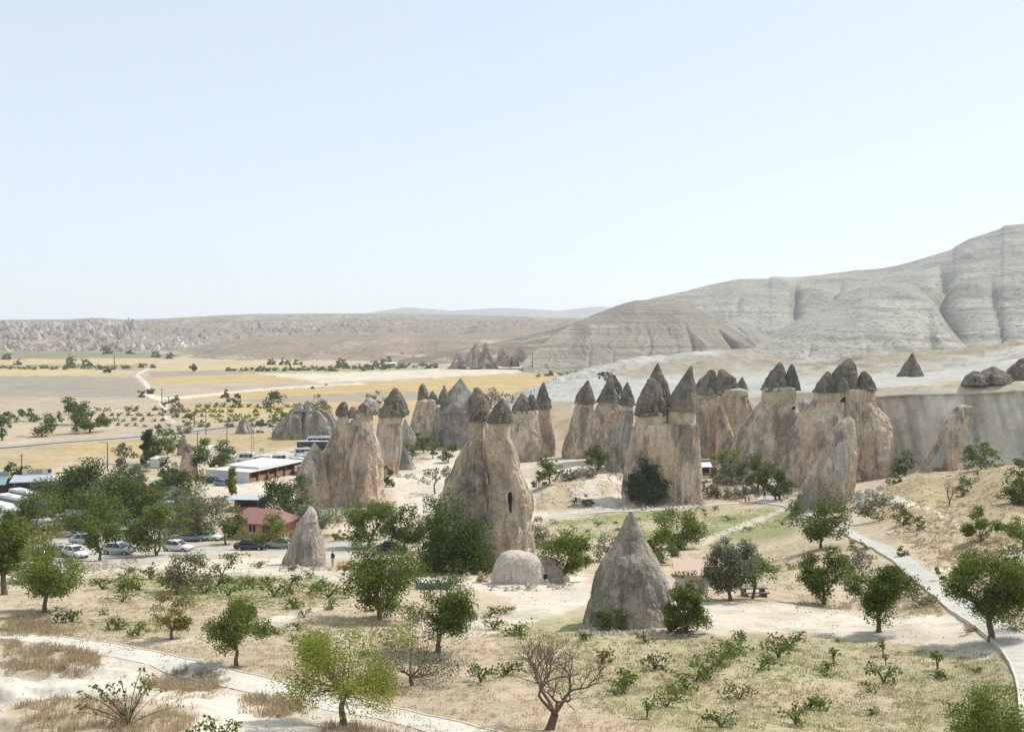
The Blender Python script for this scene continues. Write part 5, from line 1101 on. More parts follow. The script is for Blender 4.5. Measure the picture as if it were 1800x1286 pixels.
strip('path', [(-20, 1117), (60, 1119), (150, 1134), (250, 1153), (340, 1172), (430, 1197), (520, 1225), (620, 1244), (720, 1262), (800, 1282), (880, 1310)], 2.0, M_DUST, 'worn sandy paved path running along the bottom left', .012, kerb=.03, sides=(1,), flat=.05)
strip('road', [(-120, 797), (0, 786), (100, 777), (200, 770), (270, 764), (330, 757), (400, 749), (450, 744), (520, 741), (640, 737)], 7.0, M_ASPH, 'grey asphalt road across the valley floor', .12, step=2)

# ------------------------------------------------------------------ vines
ORD = ['nearest', 'second nearest', 'third nearest', 'fourth nearest', 'fifth nearest', 'sixth nearest', 'seventh nearest', 'eighth nearest', 'ninth nearest', 'tenth nearest', 'eleventh nearest', 'twelfth nearest', 'thirteenth nearest', 'fourteenth nearest', 'fifteenth nearest', 'sixteenth nearest']
NTH = ['first', 'second', 'third', 'fourth', 'fifth', 'sixth', 'seventh', 'eighth', 'ninth', 'tenth', 'eleventh', 'twelfth', 'thirteenth', 'fourteenth', 'fifteenth', 'sixteenth', 'seventeenth', 'eighteenth', 'nineteenth', 'twentieth', 'twenty-first', 'twenty-second', 'twenty-third', 'twenty-fourth', 'twenty-fifth', 'twenty-sixth', 'twenty-seventh', 'twenty-eighth', 'twenty-ninth', 'thirtieth', 'thirty-first', 'thirty-second', 'thirty-third', 'thirty-fourth', 'thirty-fifth', 'thirty-sixth', 'thirty-seventh', 'thirty-eighth']
def vine_mesh(seed, upright=False, size=.10):
    rng = np.random.default_rng(seed); mb = MB(); tips = []
    for k in range(5 if not upright else 3):
        an = rng.uniform(0, 6.28); L = rng.uniform(.35, .75); t = np.linspace(0, 1, 5)[:, None]
        end = np.array([math.cos(an) * L, math.sin(an) * L, rng.uniform(.15, .5)]) if not upright else np.array([math.cos(an) * .18, math.sin(an) * .18, rng.uniform(.6, 1.0)])
        mid = np.array([end[0] * .4, end[1] * .4, end[2] * .9 + .2]); Q = 2 * t * (1 - t) * mid + t * t * end
        mb.tube(Q, np.linspace(.035, .012, 5), 4, 0); tips += [Q[2], Q[3], Q[4], Q[4] + rng.normal(0, .08, 3)]
    tips = np.array(tips); tips[:, 2] = np.maximum(tips[:, 2], .12)
    V, Q = leaves(rng, tips, .13 if not upright else .10, 9, size, .4, 1.2); V[:, 2] = np.maximum(V[:, 2], .02)
    mb.add(V, Q, 1); o = mb.build('grapevine', [M_TWIG, L_VINE]); me = o.data; bpy.data.objects.remove(o); return me
VM = [vine_mesh(k) for k in range(7)] + [vine_mesh(20 + k, True) for k in range(3)]
def put(me, name, x, y, sc, rz, label, cat, group, zs=1.0, sink=.02):
    o = bpy.data.objects.new(name, me); COL.objects.link(o)
    o.location = (x, y, float(gz(x, y)) - sink); o.rotation_euler = (0, 0, rz); o.scale = (sc, sc, sc * zs)
    return tag(o, label, cat, group)
VINES = [(128, 1093, 30), (184, 1080, 12), (207, 1041, 24), (180, 1035, 22), (226, 1028, 22), (246, 1038, 22), (226, 1006, 16), (264, 1018, 24), (215, 1057, 20), (207, 1103, 26), (243, 1117, 24), (390, 1012, 22), (406, 990, 22), (411, 1025, 20), (382, 1030, 22), (401, 1046, 24), (446, 1035, 24), (353, 1034, 22), (285, 1030, 18), (360, 1043, 18),
 (458, 997, 16), (517, 1003, 12), (547, 1016, 14), (511, 1027, 20), (470, 1031, 22), (481, 1049, 28), (515, 1045, 24), (547, 1039, 24), (569, 1032, 16), (578, 1050, 28), (515, 1067, 24), (583, 1071, 18), (535, 1084, 14), (523, 1108, 18), (487, 1113, 22), (861, 1083, 20), (889, 1077, 16), (839, 1088, 14), (868, 1106, 22), (845, 1198, 30), (889, 1185, 30),
 (915, 1117, 30), (1030, 1124, 18), (1134, 1128, 18), (1057, 1165, 24), (1151, 1175, 30), (1242, 1186, 28), (1208, 1211, 32), (1223, 1196, 28), (1192, 1229, 28), (1171, 1241, 26), (1138, 1262, 36), (1100, 1203, 28), (1096, 1216, 26), (1082, 1222, 14),
 (1286, 1145, 32), (1276, 1154, 24), (1264, 1168, 34), (1311, 1125, 20), (1387, 1140, 30), (1369, 1155, 30), (1338, 1174, 28), (1465, 1164, 32), (1456, 1176, 20), (1450, 1188, 16), (1557, 1170, 26), (1553, 1152, 30), (1553, 1199, 30), (1648, 1176, 40), (1645, 1190, 16), (1664, 1194, 18), (1299, 1228, 28), (1423, 1243, 30), (1531, 1215, 18), (1399, 1272, 30), (1267, 1278, 30), (1533, 1254, 18), (1672, 1256, 26), (1715, 1182, 14), (1476, 1128, 8), (1408, 1116, 10),
 (1052, 925, 9), (1080, 921, 7), (1088, 933, 9), (1240, 906, 7), (1280, 914, 10), (1257, 897, 9), (1236, 899, 7), (1315, 934, 9), (1376, 922, 9), (1212, 940, 8), (1160, 905, 6), (1120, 915, 7), (1030, 935, 7), (1390, 1000, 12), (400, 985, 10), (690, 1140, 16), (640, 1150, 14), (512, 1126, 12)]
LAND = [('the bare tree', 964, 1281), ('the big grey cone', 1112, 1106), ('the sand band tree', 1544, 1111), ('the large right hand tree', 1742, 1126), ('the large spreading tree', 79, 1076), ('the grey green tree', 330, 1040), ('the yellowish tree', 303, 1123), ('the neat round tree', 416, 1169), ('the small tilted cone', 538, 996), ('the broad dark green tree', 668, 1088), ('the whitish rock dome', 930, 1028), ('the corner tree', 1748, 1330), ('the full dark tree', 1192, 964), ('the walnut like tree', 1444, 963)]
def place_vines():
    L = [(n, ground_at(x, y)) for (n, x, y) in LAND]; items = []
    for k, (x, y, h) in enumerate(VINES):
        p = ground_at(x, y); q = min(L, key=lambda l: (l[1] - p).length); d = p - q[1]
        side = ('on the right of' if d.x > 0 else 'on the left of') if abs(d.x) > abs(d.y) * .8 else ('behind' if d.y > 0 else 'in front of')
        items.append((q[0], side, d.length, k, p, h))
    items.sort(); cnt = {}
    for (n, side, dl, k, p, h) in items:
        r = cnt.get((n, side), 0); cnt[(n, side)] = r + 1
        up = VINES[k][:2] in [(1648, 1176), (1553, 1152), (1557, 1170), (1465, 1164), (1138, 1262)]
        s = h * p.y / F
        put(VM[7 + k % 3] if up else VM[k % 7], 'grapevine', p.x, p.y, s * (1.0 if up else 1.55), k * 2.4, 'low leafy grapevine, %s one %s %s' % (ORD[r], side, n), 'grapevine', 'grapevines scattered over the near fields')
place_vines()
def bush_mesh(seed, leaf, size=.16, n=26, per=10):
    rng = np.random.default_rng(seed); C = crown_clumps(rng, .8, 0, 1.0, n, 'bush'); V, Q = leaves(rng, C, .17, per, size, .4, 1.4); V[:, 2] = np.maximum(V[:, 2], 0)
    o = mesh_np('field_shrub', V, Q, leaf, None, False); me = o.data; bpy.data.objects.remove(o); return me
FV = [bush_mesh(40 + k, L_VINE, .26, 16, 9) for k in range(4)]; FS = [bush_mesh(50 + k, (L_DARK, L_SAGE, L_GREEN, L_SAGE)[k], .3, 18, 9) for k in range(4)]
def far_rows():
    rng = np.random.default_rng(7)
    for j in range(5):
        c = 0
        for i in range(17):
            x = 316 + i * 15.5 - j * 3 + rng.normal(0, 1.6); y = 716 + j * 8.5 + rng.normal(0, .8)
            if rng.random() < .13 or (j > 2 and (i < 3 or i > 13)) or x > 560: continue
            p = ground_at(x, y); put(FV[(i + j) % 4], 'grapevine', p.x, p.y, rng.uniform(5.5, 8) * p.y / F, i, 'green vine, %s from the left in the %s row of the far vineyard' % (NTH[c], ['back', 'second', 'third', 'fourth', 'front'][j]), 'grapevine', 'vineyard rows across the road', .95); c += 1
    for j in range(4):
        c = 0
        for i in range(7):
            x = 172 + i * 17 + j * 6 + rng.normal(0, 1.5); y = 722 + j * 9 + rng.normal(0, .8)
            if rng.random() < .12 or x > 296: continue
            p = ground_at(x, y); put(FV[(i + 2 * j) % 4], 'orchard_tree', p.x, p.y, rng.uniform(6, 8.5) * (1 - .12 * j) * p.y / F, i, 'little round tree, %s from the left in %s row of the young orchard' % (NTH[c], ['the back', 'the second', 'the third', 'the front'][j]), 'tree', 'young orchard left of the field track', 1.0); c += 1
    c = 0
    for i in range(30):
        x = -6 + i * 9.7 + rng.normal(0, 3); y = 648.5 - (x > 120) * 1.5 + rng.normal(0, 1.3); p = ground_at(x, y)
        put(FS[i % 4], 'field_shrub', p.x, p.y, rng.uniform(3, 7.5) * p.y / F, i, '%s shrub from the left in the hedge line beyond the grey field' % NTH[c], 'shrub', 'shrubs in the left field hedge', .9); c += 1
    c = 0
    for i in range(38):
        x = 402 + i * 9.6 + rng.normal(0, 3); y = 652 - max(0, x - 500) * .022 + rng.normal(0, 1.6); p = ground_at(x, y)
        put(FS[(i * 3) % 4], 'field_shrub', p.x, p.y, rng.uniform(4, 10) * p.y / F, i, '%s shrub from the left in the green strip below the brown hill' % NTH[c], 'shrub', 'shrubs in the green strip', .8); c += 1
    for i, (x, y, h, lb) in enumerate([(477, 641, 9, 'round dark tree at the foot of the brown hill, left of three'), (502, 641, 10, 'round dark tree at the foot of the brown hill, middle of three'), (524, 641, 8, 'round dark tree at the foot of the brown hill, right of three'), (600, 644, 12, 'large dark round tree before the brown hill'), (664, 645, 13, 'dark tree just left of the far white hut'), (680, 636, 8, 'small dark tree behind the far white hut'), (706, 630, 8, 'dark bush on the far pale track'), (745, 628, 9, 'lone dark bush right along the far pale track'), (860, 644, 8, 'grey bush below the far pink rocks'), (1036, 648, 12, 'dark clump of trees at the foot of the striped hill'), (1050, 648, 10, 'second dark tree at the foot of the striped hill'), (1028, 644, 9, 'little tree left of the dark clump by the striped hill'), (968, 660, 7, 'dark bush at the end of the golden field'), (126, 634, 9, 'dark tree before the pink badlands'), (154, 644, 11, 'bushy tree left in the far hedge line'), (124, 646, 12, 'tall tree standing in the far hedge line'), (30, 641, 8, 'dark trees edge clump at the far left'), (10, 632, 10, 'dark far tree at the left edge below the badlands'), (186, 622, 12, 'dark far bush against the pink badlands'), (230, 622, 9, 'grey far bush by the white tuff bank'), (275, 628, 10, 'grey green bush right of the white tuff bank'), (300, 630, 9, 'dark far shrub at the left foot of the brown hill'), (573, 677, 3, 'dark clod of bush on the pale field, right of two'), (549, 683, 4, 'dark clod of bush on the pale field, left of two')]):
        p = ground_at(x, y); put(FS[i % 3], 'far_bush', p.x, p.y, h * p.y / F, i, lb, 'bush', 'bushes at the far edge of the fields', .95)
    for i in range(26):
        x = rng.uniform(1150, 1340); y = rng.uniform(612, 628)
far_rows()
for k, (x, y, w_) in enumerate([(985, 660, 4), (1000, 658, 4), (1012, 657, 5), (960, 661, 4), (1022, 655, 4), (945, 662, 4)]):
    p = ground_at(x, y); put(FV[k % 4], 'grapevine', p.x, p.y, w_ * 1.6 * p.y / F, k, '%s green bush from the left in the small plot under the striped hill' % NTH[[2, 3, 4, 1, 5, 0][k]], 'bush', 'bushes of the small green plot', .8)

# ------------------------------------------------------------------ grass, weeds and stones (nobody could count them)
def blades(name, mat, regs, h, wd, per, label, seed, dmax=150, green=False):
    rng = np.random.default_rng(seed); PX = []; PY = []; PM = []
    for (poly, n) in regs:
        a = np.array(poly, float); x = rng.uniform(a[:, 0].min(), a[:, 0].max(), n * 3); y = rng.uniform(a[:, 1].min(), a[:, 1].max(), n * 3)
        mk = poly_mask(x, y, poly, 11 if y.mean() > 1000 else 4, seed); k = (mk > rng.uniform(.05, 1, n * 3)) & (fbm(x / 26, y / 12, 0, 3, seed + 3) > rng.uniform(-.45, .3, n * 3)); PX.append(x[k][:n]); PY.append(y[k][:n]); PM.append(.35 + .65 * mk[k][:n])
    px, py = np.concatenate(PX), np.concatenate(PY); pm = np.concatenate(PM); d = hitv(px, py); x = (px - 900) / F * d; n = len(x)
    if not n: return
    cx = np.repeat(x, per) + rng.normal(0, .10, n * per); cy = np.repeat(d, per) + rng.normal(0, .12, n * per); cz = gz(cx, cy)
    hh = h * np.repeat(rng.uniform(.45, 1.3, n) * pm, per) * rng.uniform(.6, 1.2, n * per); an = rng.uniform(0, 6.28, n * per); ln = rng.uniform(.1, .8, n * per) * hh
    w_ = np.maximum(wd, .55 * cy / F) * rng.uniform(.7, 1.3, n * per)
    B = np.stack([cx, cy, cz - .02], 1); S_ = np.stack([np.sin(an), -np.cos(an), 0 * an], 1) * w_[:, None]
    tip = B + np.stack([np.cos(an) * ln, np.sin(an) * ln, hh], 1); mid = B + (tip - B) * .55 + np.array([0, 0, .06]) * h
    V = np.stack([B - S_, B + S_, mid + S_ * .8, mid - S_ * .8, tip + S_ * .15, tip - S_ * .15], 1).reshape(-1, 3); i = np.arange(n * per)[:, None] * 6
    Q = np.concatenate([i + np.array([0, 1, 2, 3]), i + np.array([3, 2, 4, 5])]); o = mesh_np(name, V, Q, mat, None, False); tag(o, label, 'grass', kind='stuff')
ALLF = [(-30, 1030), (600, 1030), (1000, 1060), (1240, 1110), (1560, 1125), (1830, 1170), (1830, 1310), (-30, 1310)]
blades('dry_grass', L_DRY, [([(0, 1040), (600, 1030), (900, 1090), (1000, 1110), (1800, 1160), (1830, 1300), (760, 1290), (520, 1215), (0, 1110)], 9000), ([(150, 1000), (620, 1000), (600, 1060), (100, 1080)], 1500), ([(960, 940), (1240, 950), (1480, 960), (1400, 1050), (1180, 1000)], 1500)], .13, .012, 6, 'dry straw coloured grass over the near fields', 1)
blades('dry_grass', L_BROWN, [([(0, 1122), (90, 1126), (172, 1146), (175, 1185), (60, 1188), (0, 1168)], 800), ([(255, 1185), (330, 1172), (405, 1190), (380, 1230), (300, 1245), (250, 1215)], 550), ([(440, 1222), (530, 1230), (560, 1262), (420, 1264)], 350), ([(40, 1232), (190, 1240), (345, 1262), (340, 1310), (0, 1310)], 900), ([(640, 1270), (760, 1290), (760, 1310), (600, 1310), (560, 1280)], 300), ([(0, 1080), (110, 1085), (130, 1118), (0, 1118)], 500)], .30, .010, 7, 'tall brown tussocks beside the bottom left path', 2)
blades('dry_grass', L_BROWN, [([(1400, 1045), (1480, 1060), (1580, 1035), (1650, 1050), (1665, 1082), (1560, 1088), (1400, 1072)], 700), ([(1500, 880), (1620, 835), (1720, 800), (1810, 790), (1810, 960), (1700, 1000), (1560, 940)], 3200), ([(1560, 940), (1800, 970), (1810, 1100), (1690, 1030)], 900), ([(800, 1004), (880, 1008), (870, 1024), (800, 1020)], 200), ([(130, 995), (230, 975), (250, 990), (150, 1010)], 250), ([(940, 860), (1100, 840), (1090, 900), (940, 905)], 500), ([(1240, 850), (1350, 850), (1350, 880), (1230, 885)], 400), ([(590, 985), (700, 985), (700, 1000), (600, 1002)], 300)], .20, .012, 6, 'brown dry scrub grass on the slopes', 3, 300)
blades('green_grass', L_GRASS, [([(860, 1110), (1000, 1085), (1200, 1120), (1500, 1120), (1800, 1150), (1820, 1310), (1200, 1290), (1000, 1225), (900, 1150)], 4600), ([(150, 1012), (330, 1005), (560, 1018), (615, 1040), (560, 1072), (420, 1064), (180, 1042)], 2200), ([(110, 1085), (300, 1085), (330, 1110), (250, 1122), (110, 1110)], 500), ([(955, 918), (1060, 903), (1380, 893), (1400, 920), (1200, 960), (1000, 948)], 2500), ([(-30, 1088), (60, 1084), (110, 1105), (-30, 1118)], 400)], .10, .012, 6, 'short green weeds growing between the vines', 4)
def stones():
    rng = np.random.default_rng(11); n = 5200; px = rng.uniform(-20, 1820, n); py = 870 + 430 * rng.uniform(0, 1, n) ** .7; k = fbm(px / 60, py / 25, 0, 3, 200) > rng.uniform(-.3, .5, n)
    px, py = px[k], py[k]; d = hitv(px, py); x = (px - 900) / F * d; z = gz(x, d); r = rng.uniform(.02, .07, len(x)) * np.clip(d / 60, .7, 2.2)
    O = np.array([(1, 0, 0), (0, 1, 0), (-1, 0, 0), (0, -1, 0), (0, 0, .8), (0, 0, -.6)]); T3 = np.array([(0, 1, 4), (1, 2, 4), (2, 3, 4), (3, 0, 4), (1, 0, 5), (2, 1, 5), (3, 2, 5), (0, 3, 5)])
    V = np.stack([x, d, z + .01], 1)[:, None] + O[None] * r[:, None, None] * rng.uniform(.6, 1.4, (len(x), 6, 1)); Q = (np.arange(len(x)) * 6)[:, None, None] + T3[None]
    tag(mesh_np('gravel', V.reshape(-1, 3), Q.reshape(-1, 3), M_STONE, None, False), 'loose stones and clods over the near ground', 'gravel', kind='stuff')
def rubble():
    rng = np.random.default_rng(21); X = []; Y = []
    for (x0, x1, y, n) in [(492, 584, 998, 70), (746, 948, 1006, 140), (1018, 1206, 1109, 170), (858, 1012, 1031, 90), (1082, 1240, 890, 110), (530, 684, 897, 90), (1386, 1512, 894, 130), (1500, 1570, 872, 120), (1370, 1580, 868, 60), (985, 1120, 836, 80), (655, 735, 836, 50), (1215, 1340, 858, 110)]:
        X.append(rng.uniform(x0, x1, n)); Y.append(y + rng.normal(0, 3.0, n) + 2)
    px, py = np.concatenate(X), np.concatenate(Y); d = hitv(px, py); x = (px - 900) / F * d; z = gz(x, d); r = rng.uniform(.5, 1.6, len(x)) ** 2 * .0016 * d
    O = np.array([(1, 0, 0), (0, 1, 0), (-1, 0, 0), (0, -1, 0), (0, 0, .8), (0, 0, -.6)]); T3 = np.array([(0, 1, 4), (1, 2, 4), (2, 3, 4), (3, 0, 4), (1, 0, 5), (2, 1, 5), (3, 2, 5), (0, 3, 5)])
    V = np.stack([x, d, z + .02], 1)[:, None] + O[None] * r[:, None, None] * rng.uniform(.5, 1.5, (len(x), 6, 1)); Q = (np.arange(len(x)) * 6)[:, None, None] + T3[None]
    tag(mesh_np('rubble', V.reshape(-1, 3), Q.reshape(-1, 3), M_STONE, None, False), 'fallen rubble around the feet of the rocks', 'rubble', kind='stuff')
M_STONE = plain('stone', (.40, .35, .28), 1.0, .4, 2, .05)
stones()
rubble()
def leafy_shoots(label, px, py, ytop, half, seed):
    """thin bare stems with a few big leaves"""
    p = ground_at(px, py); s = p.y / F; Hh = (py - ytop) * s; w = half * s; rng = np.random.default_rng(seed); e = empty('bush', p, label, 'bush'); mb = MB(); C = []
    for k in range(30):
        an = rng.uniform(0, 6.28); r = rng.uniform(.1, 1) ** .7; tip = np.array([math.cos(an) * w * r, math.sin(an) * w * r * .7, Hh * (1.05 - .55 * r * r) * rng.uniform(.55, 1.05)])
        t = np.linspace(0, 1, 5)[:, None]; Q = 2 * t * (1 - t) * np.array([tip[0] * .35, tip[1] * .35, tip[2] * .7]) + t * t * tip; Q[0, 2] = -.1
        mb.tube(Q, np.linspace(.022, .007, 5), 4)
        if rng.random() < .75: C += [Q[4]] + ([Q[3]] if rng.random() < .5 else [])
    mb.build('stems', M_TWIG, e, True); V, Q = leaves(rng, np.array(C), .09, 9, .11, .1, 1.2); mesh_np('crown', V, Q, L_GREEN, e, False)
leafy_shoots('twiggy bush with sparse big leaves at the bottom left', 225, 1276, 1180, 92, 3)
leafy_shoots('leafy shoots cut by the bottom edge near the twiggy bush', 385, 1312, 1258, 55, 4)
# ------------------------------------------------------------------ vehicles
def paint_mat(name, c, metal=.0):
    m, nt, b = new_mat(name); b.inputs['Base Color'].default_value = (*c, 1); b.inputs['Roughness'].default_value = .32; b.inputs['Specular IOR Level'].default_value = .5
    b.inputs['Metallic'].default_value = metal; b.inputs['Coat Weight'].default_value = .4
    f = noise_n(nt, pos_n(nt), 2.5, 4); nt.links.new(mix_n(nt, f, tuple(x * .85 for x in c), tuple(min(1, x * 1.05) for x in c)), b.inputs['Base Color']); return m
P_WHITE = paint_mat('paint_white', (.74, .74, .72)); P_SILV = paint_mat('paint_silver', (.46, .48, .50), .3); P_BLACK = paint_mat('paint_black', (.02, .021, .025)); P_GREY = paint_mat('paint_grey', (.22, .235, .25), .2); P_BLUE = paint_mat('paint_blue', (.20, .27, .38))
M_GLASS = plain('car_glass', (.035, .04, .05), .12, .1, 2, .6); M_TYRE = plain('tyre', (.025, .025, .025), .9); M_RIM = plain('rim', (.42, .42, .42), .4, .1, 3, .5); M_LAMP = plain('headlight', (.72, .74, .76), .2, .05, 3, .6); M_TAIL = plain('tail_light', (.42, .03, .02), .3, .1, 3, .5); M_TRIM = plain('trim', (.04, .04, .042), .7)
def wheels(e, xs, hw, r):
    for x in xs:
        for s_ in (-1, 1):
            m = MB(); m.cyl((x, s_ * (hw - .10), r), r, 1, .21, 18); w = m.build('wheel', M_TYRE, e); m = MB(); m.cyl((x, s_ * (hw + .012), r), r * .58, 1, .025, 14); m.build('rim', M_RIM, w)
def lamps(e, x, hw, z, name, mat, n=1):
    for s_ in (-1, 1):
        m = MB(); m.box(x - .05, x + .05, s_ * hw - .14, s_ * hw + .14, z - .07, z + .07); m.build(name, mat, e)
def car(label, px, py, rz, pm, kind='sedan', group='cars parked under the trees', name='parked_car', cat='car'):
    p = ground_at(px, py); e = empty(name, p, label, cat, group, math.radians(rz)); b = MB()
    if kind in ('sedan', 'hatch'):
        tail = -2.12 if kind == 'sedan' else -1.85
        b.sections([(tail, .70, .36, .86), (tail + .12, .79, .26, .97), (-1.25, .845, .2, .98), (0, .855, .19, .95), (1.0, .845, .2, .93), (1.75, .80, .23, .82), (2.05, .70, .30, .68)], 0, 18); b.build('body', pm, e, True)
        r0 = -1.55 if kind == 'sedan' else -1.72
        g = MB(); g.sections([(r0, .62, .90, .99), (r0 + .55, .69, .90, 1.38), (.1, .70, .90, 1.41), (.98, .64, .88, .97)], 0, 18, 3.5); g.build('window', M_GLASS, e, True)
        t = MB(); t.sections([(r0 + .45, .56, 1.36, 1.41), (r0 + .7, .62, 1.38, 1.455), (0, .62, 1.40, 1.47), (.28, .56, 1.37, 1.41)], 0, 14, 3); 
        for s_ in (-1, 1):
            t.tube(np.array([(r0 + .08, s_ * .66, .95), (r0 + .55, s_ * .60, 1.40)]), .045, 5); t.tube(np.array([(.95, s_ * .66, .93), (.2, s_ * .60, 1.41)]), .04, 5); t.tube(np.array([(-.4, s_ * .72, .93), (-.4, s_ * .64, 1.41)]), .035, 5)
        t.build('roof', pm, e, True)
        wheels(e, (-1.28, 1.30), .84, .31); lamps(e, 1.98, .55, .66, 'headlight', M_LAMP); lamps(e, tail + .04, .58, .80, 'tail_light', M_TAIL)
        m = MB(); m.sections([(2.02, .66, .28, .46), (2.12, .55, .30, .44)], 0, 12); m.build('bumper', M_TRIM, e, True)
        for s_ in (-1, 1): m = MB(); m.box(.62, .78, s_ * .93 - .1, s_ * .93 + .1, .93, 1.05); m.build('mirror', pm, e)
    elif kind == 'jeep':
        b.sections([(-2.0, .78, .45, 1.05), (-1.9, .84, .40, 1.15), (.5, .85, .40, 1.12), (1.8, .80, .42, 1.02), (1.95, .72, .48, .95)], 0, 18, 6); b.build('body', pm, e, True)
        g = MB(); g.sections([(-1.95, .76, 1.08, 1.62), (-1.8, .78, 1.08, 1.72), (.35, .77, 1.08, 1.72), (.75, .72, 1.05, 1.12)], 0, 18, 6); g.build('window', M_GLASS, e, True)
        t = MB(); t.box(-1.95, .42, -.79, .79, 1.70, 1.80)
        for s_ in (-1, 1):
            for x in (-1.9, -.75, .3): t.box(x - .06, x + .06, s_ * .785 - .02, s_ * .785 + .02, 1.1, 1.72)
        t.build('roof', pm, e); wheels(e, (-1.2, 1.2), .84, .38); lamps(e, 1.92, .58, .82, 'headlight', M_LAMP); lamps(e, -2.0, .66, .90, 'tail_light', M_TAIL)
    return e
def bus(label, px, py, rz, L=6.0, Wd=2.0, Hh=2.6, pm=None, coach=False, group='minibuses in the car park', dark=False, d=None, name=None):
    if d is None: p = ground_at(px, py)
    else: x = (px - 900) / F * d; p = Vector((x, d, float(gz(x, d))))
    e = empty(name or ('coach' if coach else 'minibus'), p, label, 'coach' if coach else 'minibus', group, math.radians(rz)); h = L / 2; w = Wd / 2; z0 = .35; b = MB()
    nose = .9 if not coach else .25
    b.sections([(-h, w * .94, z0, Hh * .95), (-h + .12, w, z0 - .05, Hh), (h - nose - .5, w, z0 - .05, Hh), (h - nose, w * .97, z0 - .05, Hh * .93), (h - .25 if not coach else h - .1, w * .93, z0, Hh * (.56 if not coach else .9)), (h, w * .86, z0 + .1, Hh * (.48 if not coach else .8))], 0, 22, 7); b.build('body', M_TRIM if dark else pm or P_WHITE, e, True)
    zt = Hh * .88; zb = Hh * .53
    for s_ in (-1, 1):
        n = max(3, int(L / 1.5)); xs = np.linspace(-h + .3, h - nose - .45, n + 1)
        for i in range(n):
            g = MB(); g.box(xs[i] + .05, xs[i + 1] - .05, s_ * (w + .004) - .02, s_ * (w + .004) + .02, zb, zt); g.build('window', M_GLASS, e)
    g = MB(); x1 = h - nose + .02; x2 = h - (.22 if not coach else .06); y_ = w * .84
    g.add([(x1, -y_, zt + .03), (x1, y_, zt + .03), (x2, y_, zb + .06), (x2, -y_, zb + .06), (x1 + .05, -y_, zt + .06), (x1 + .05, y_, zt + .06), (x2 + .06, y_, zb + .08), (x2 + .06, -y_, zb + .08)], [(4, 5, 6, 7), (0, 3, 2, 1), (0, 1, 5, 4), (2, 3, 7, 6), (0, 4, 7, 3), (1, 2, 6, 5)]); g.build('windscreen', M_GLASS, e)
    g = MB(); g.box(-h - .03, -h + .03, -w * .8, w * .8, zb + .05, zt); g.build('rear_window', M_GLASS, e)
    wheels(e, (-h * .55, h - nose - .35 if not coach else h * .6), w, .36 if not coach else .48); lamps(e, h - .06, w * .66, .78, 'headlight', M_LAMP); lamps(e, -h, w * .75, .95, 'tail_light', M_TAIL)
    m = MB(); m.sections([(-h * .35, w * .55, Hh - .02, Hh + .14), (-h * .3, w * .6, Hh - .02, Hh + .2), (h * .05, w * .6, Hh - .02, Hh + .2), (h * .12, w * .5, Hh - .02, Hh + .12)], 0, 12); m.build('roof_unit', P_WHITE, e, True)
    t = MB(); t.box(-h + .2, h - nose - .5, -w * .9, w * .9, Hh - .01, Hh + .03); t.build('roof', P_WHITE, e)
    return e
car('black saloon parked side on at the sand edge', 440, 966, 2, P_BLACK)
car('silver hatchback half hidden behind the small tilted cone', 489, 963, 176, P_SILV, 'hatch')
car('white saloon parked beneath the big silver grey tree', 366, 949, -8, P_WHITE)
car('dark car in deep shade left of the white saloon', 338, 951, 10, P_GREY, 'hatch')
car('silver estate under the round tree by the sand edge', 209, 973, -12, P_SILV, 'hatch')
car('pale blue white saloon with its bonnet towards the road', 132, 979, -38, P_WHITE)
car('grey car next to the pale saloon, mostly behind leaves', 100, 978, -38, P_GREY)
car('boxy white jeep facing away under the dark clump', 226, 948, 32, P_WHITE, 'jeep', name='parked_jeep')
car('grey jeep beside the white one', 203, 940, 32, P_GREY, 'jeep', name='parked_jeep')
car('small white hatchback peeking out right of the two trunked tree', 312, 968, -15, P_WHITE, 'hatch')
car('white hatchback in the gap right of the dark clump', 279, 876, -30, P_WHITE, 'hatch')
car('silver grey saloon below the white hatchback in the gap', 290, 886, -25, P_SILV)
car('white car under leaves at the lower end of the gap', 276, 898, -25, P_WHITE, 'hatch')
car('blue car parked along the white bazaar wall', 391, 853, -14, P_BLUE)
car('dark hatchback parked left of the blue car by the bazaar', 376, 849, -14, P_BLACK, 'hatch')
car('black car half hidden behind the broad dark green tree', 690, 970, 5, P_BLACK)
car('dark car at the left edge under the trees', 4, 968, -30, P_BLACK, 'hatch')
car('grey saloon behind the yellowing tree at the left', 66, 984, -38, P_GREY)
car('white hatchback between the left trees and the grey saloon', 38, 982, -34, P_WHITE, 'hatch')
car('silver saloon in the shade before the green kiosk', 150, 955, 4, P_SILV)
car('white saloon at the back of the lot left of the silver tree', 300, 925, -12, P_WHITE)
bus('white minibus standing behind the dark clump at the left', 84, 905, -35, 5.8)
bus('fourth white minibus at the far end of the row by the broad chimney', 551, 812, -22, 5.8)
bus('short white minibus parked behind the bazaar roof', 430, 812, 184, 5.2)
bus('white minibus seen from the side behind the bazaar', 458, 818, 186, 6.0)
bus('white minibus nosing out right of the side on one', 484, 815, 215, 5.6)
bus('white minibus front right of the bazaar, nearest of its row', 503, 826, -18, 5.8)
bus('second white minibus in the row beside the broad chimney', 527, 822, -22, 5.8)
bus('third white minibus in the row beside the broad chimney', 540, 817, -22, 5.8)
bus('lone white minibus facing the camera beyond the dark tree', 402, 805, -40, 5.4)
bus('long dark sided coach with a white roof behind the row', 556, 793, 4, 11, 2.4, 3.0, None, True, 'coaches in the car park', True)
bus('white roofed coach behind the dark sided one', 572, 784, 4, 11, 2.4, 3.0, None, True, 'coaches in the car park')
bus('bluish white minibus between the row and the dark coach', 540, 802, 8, 7, 2.1, 2.4)
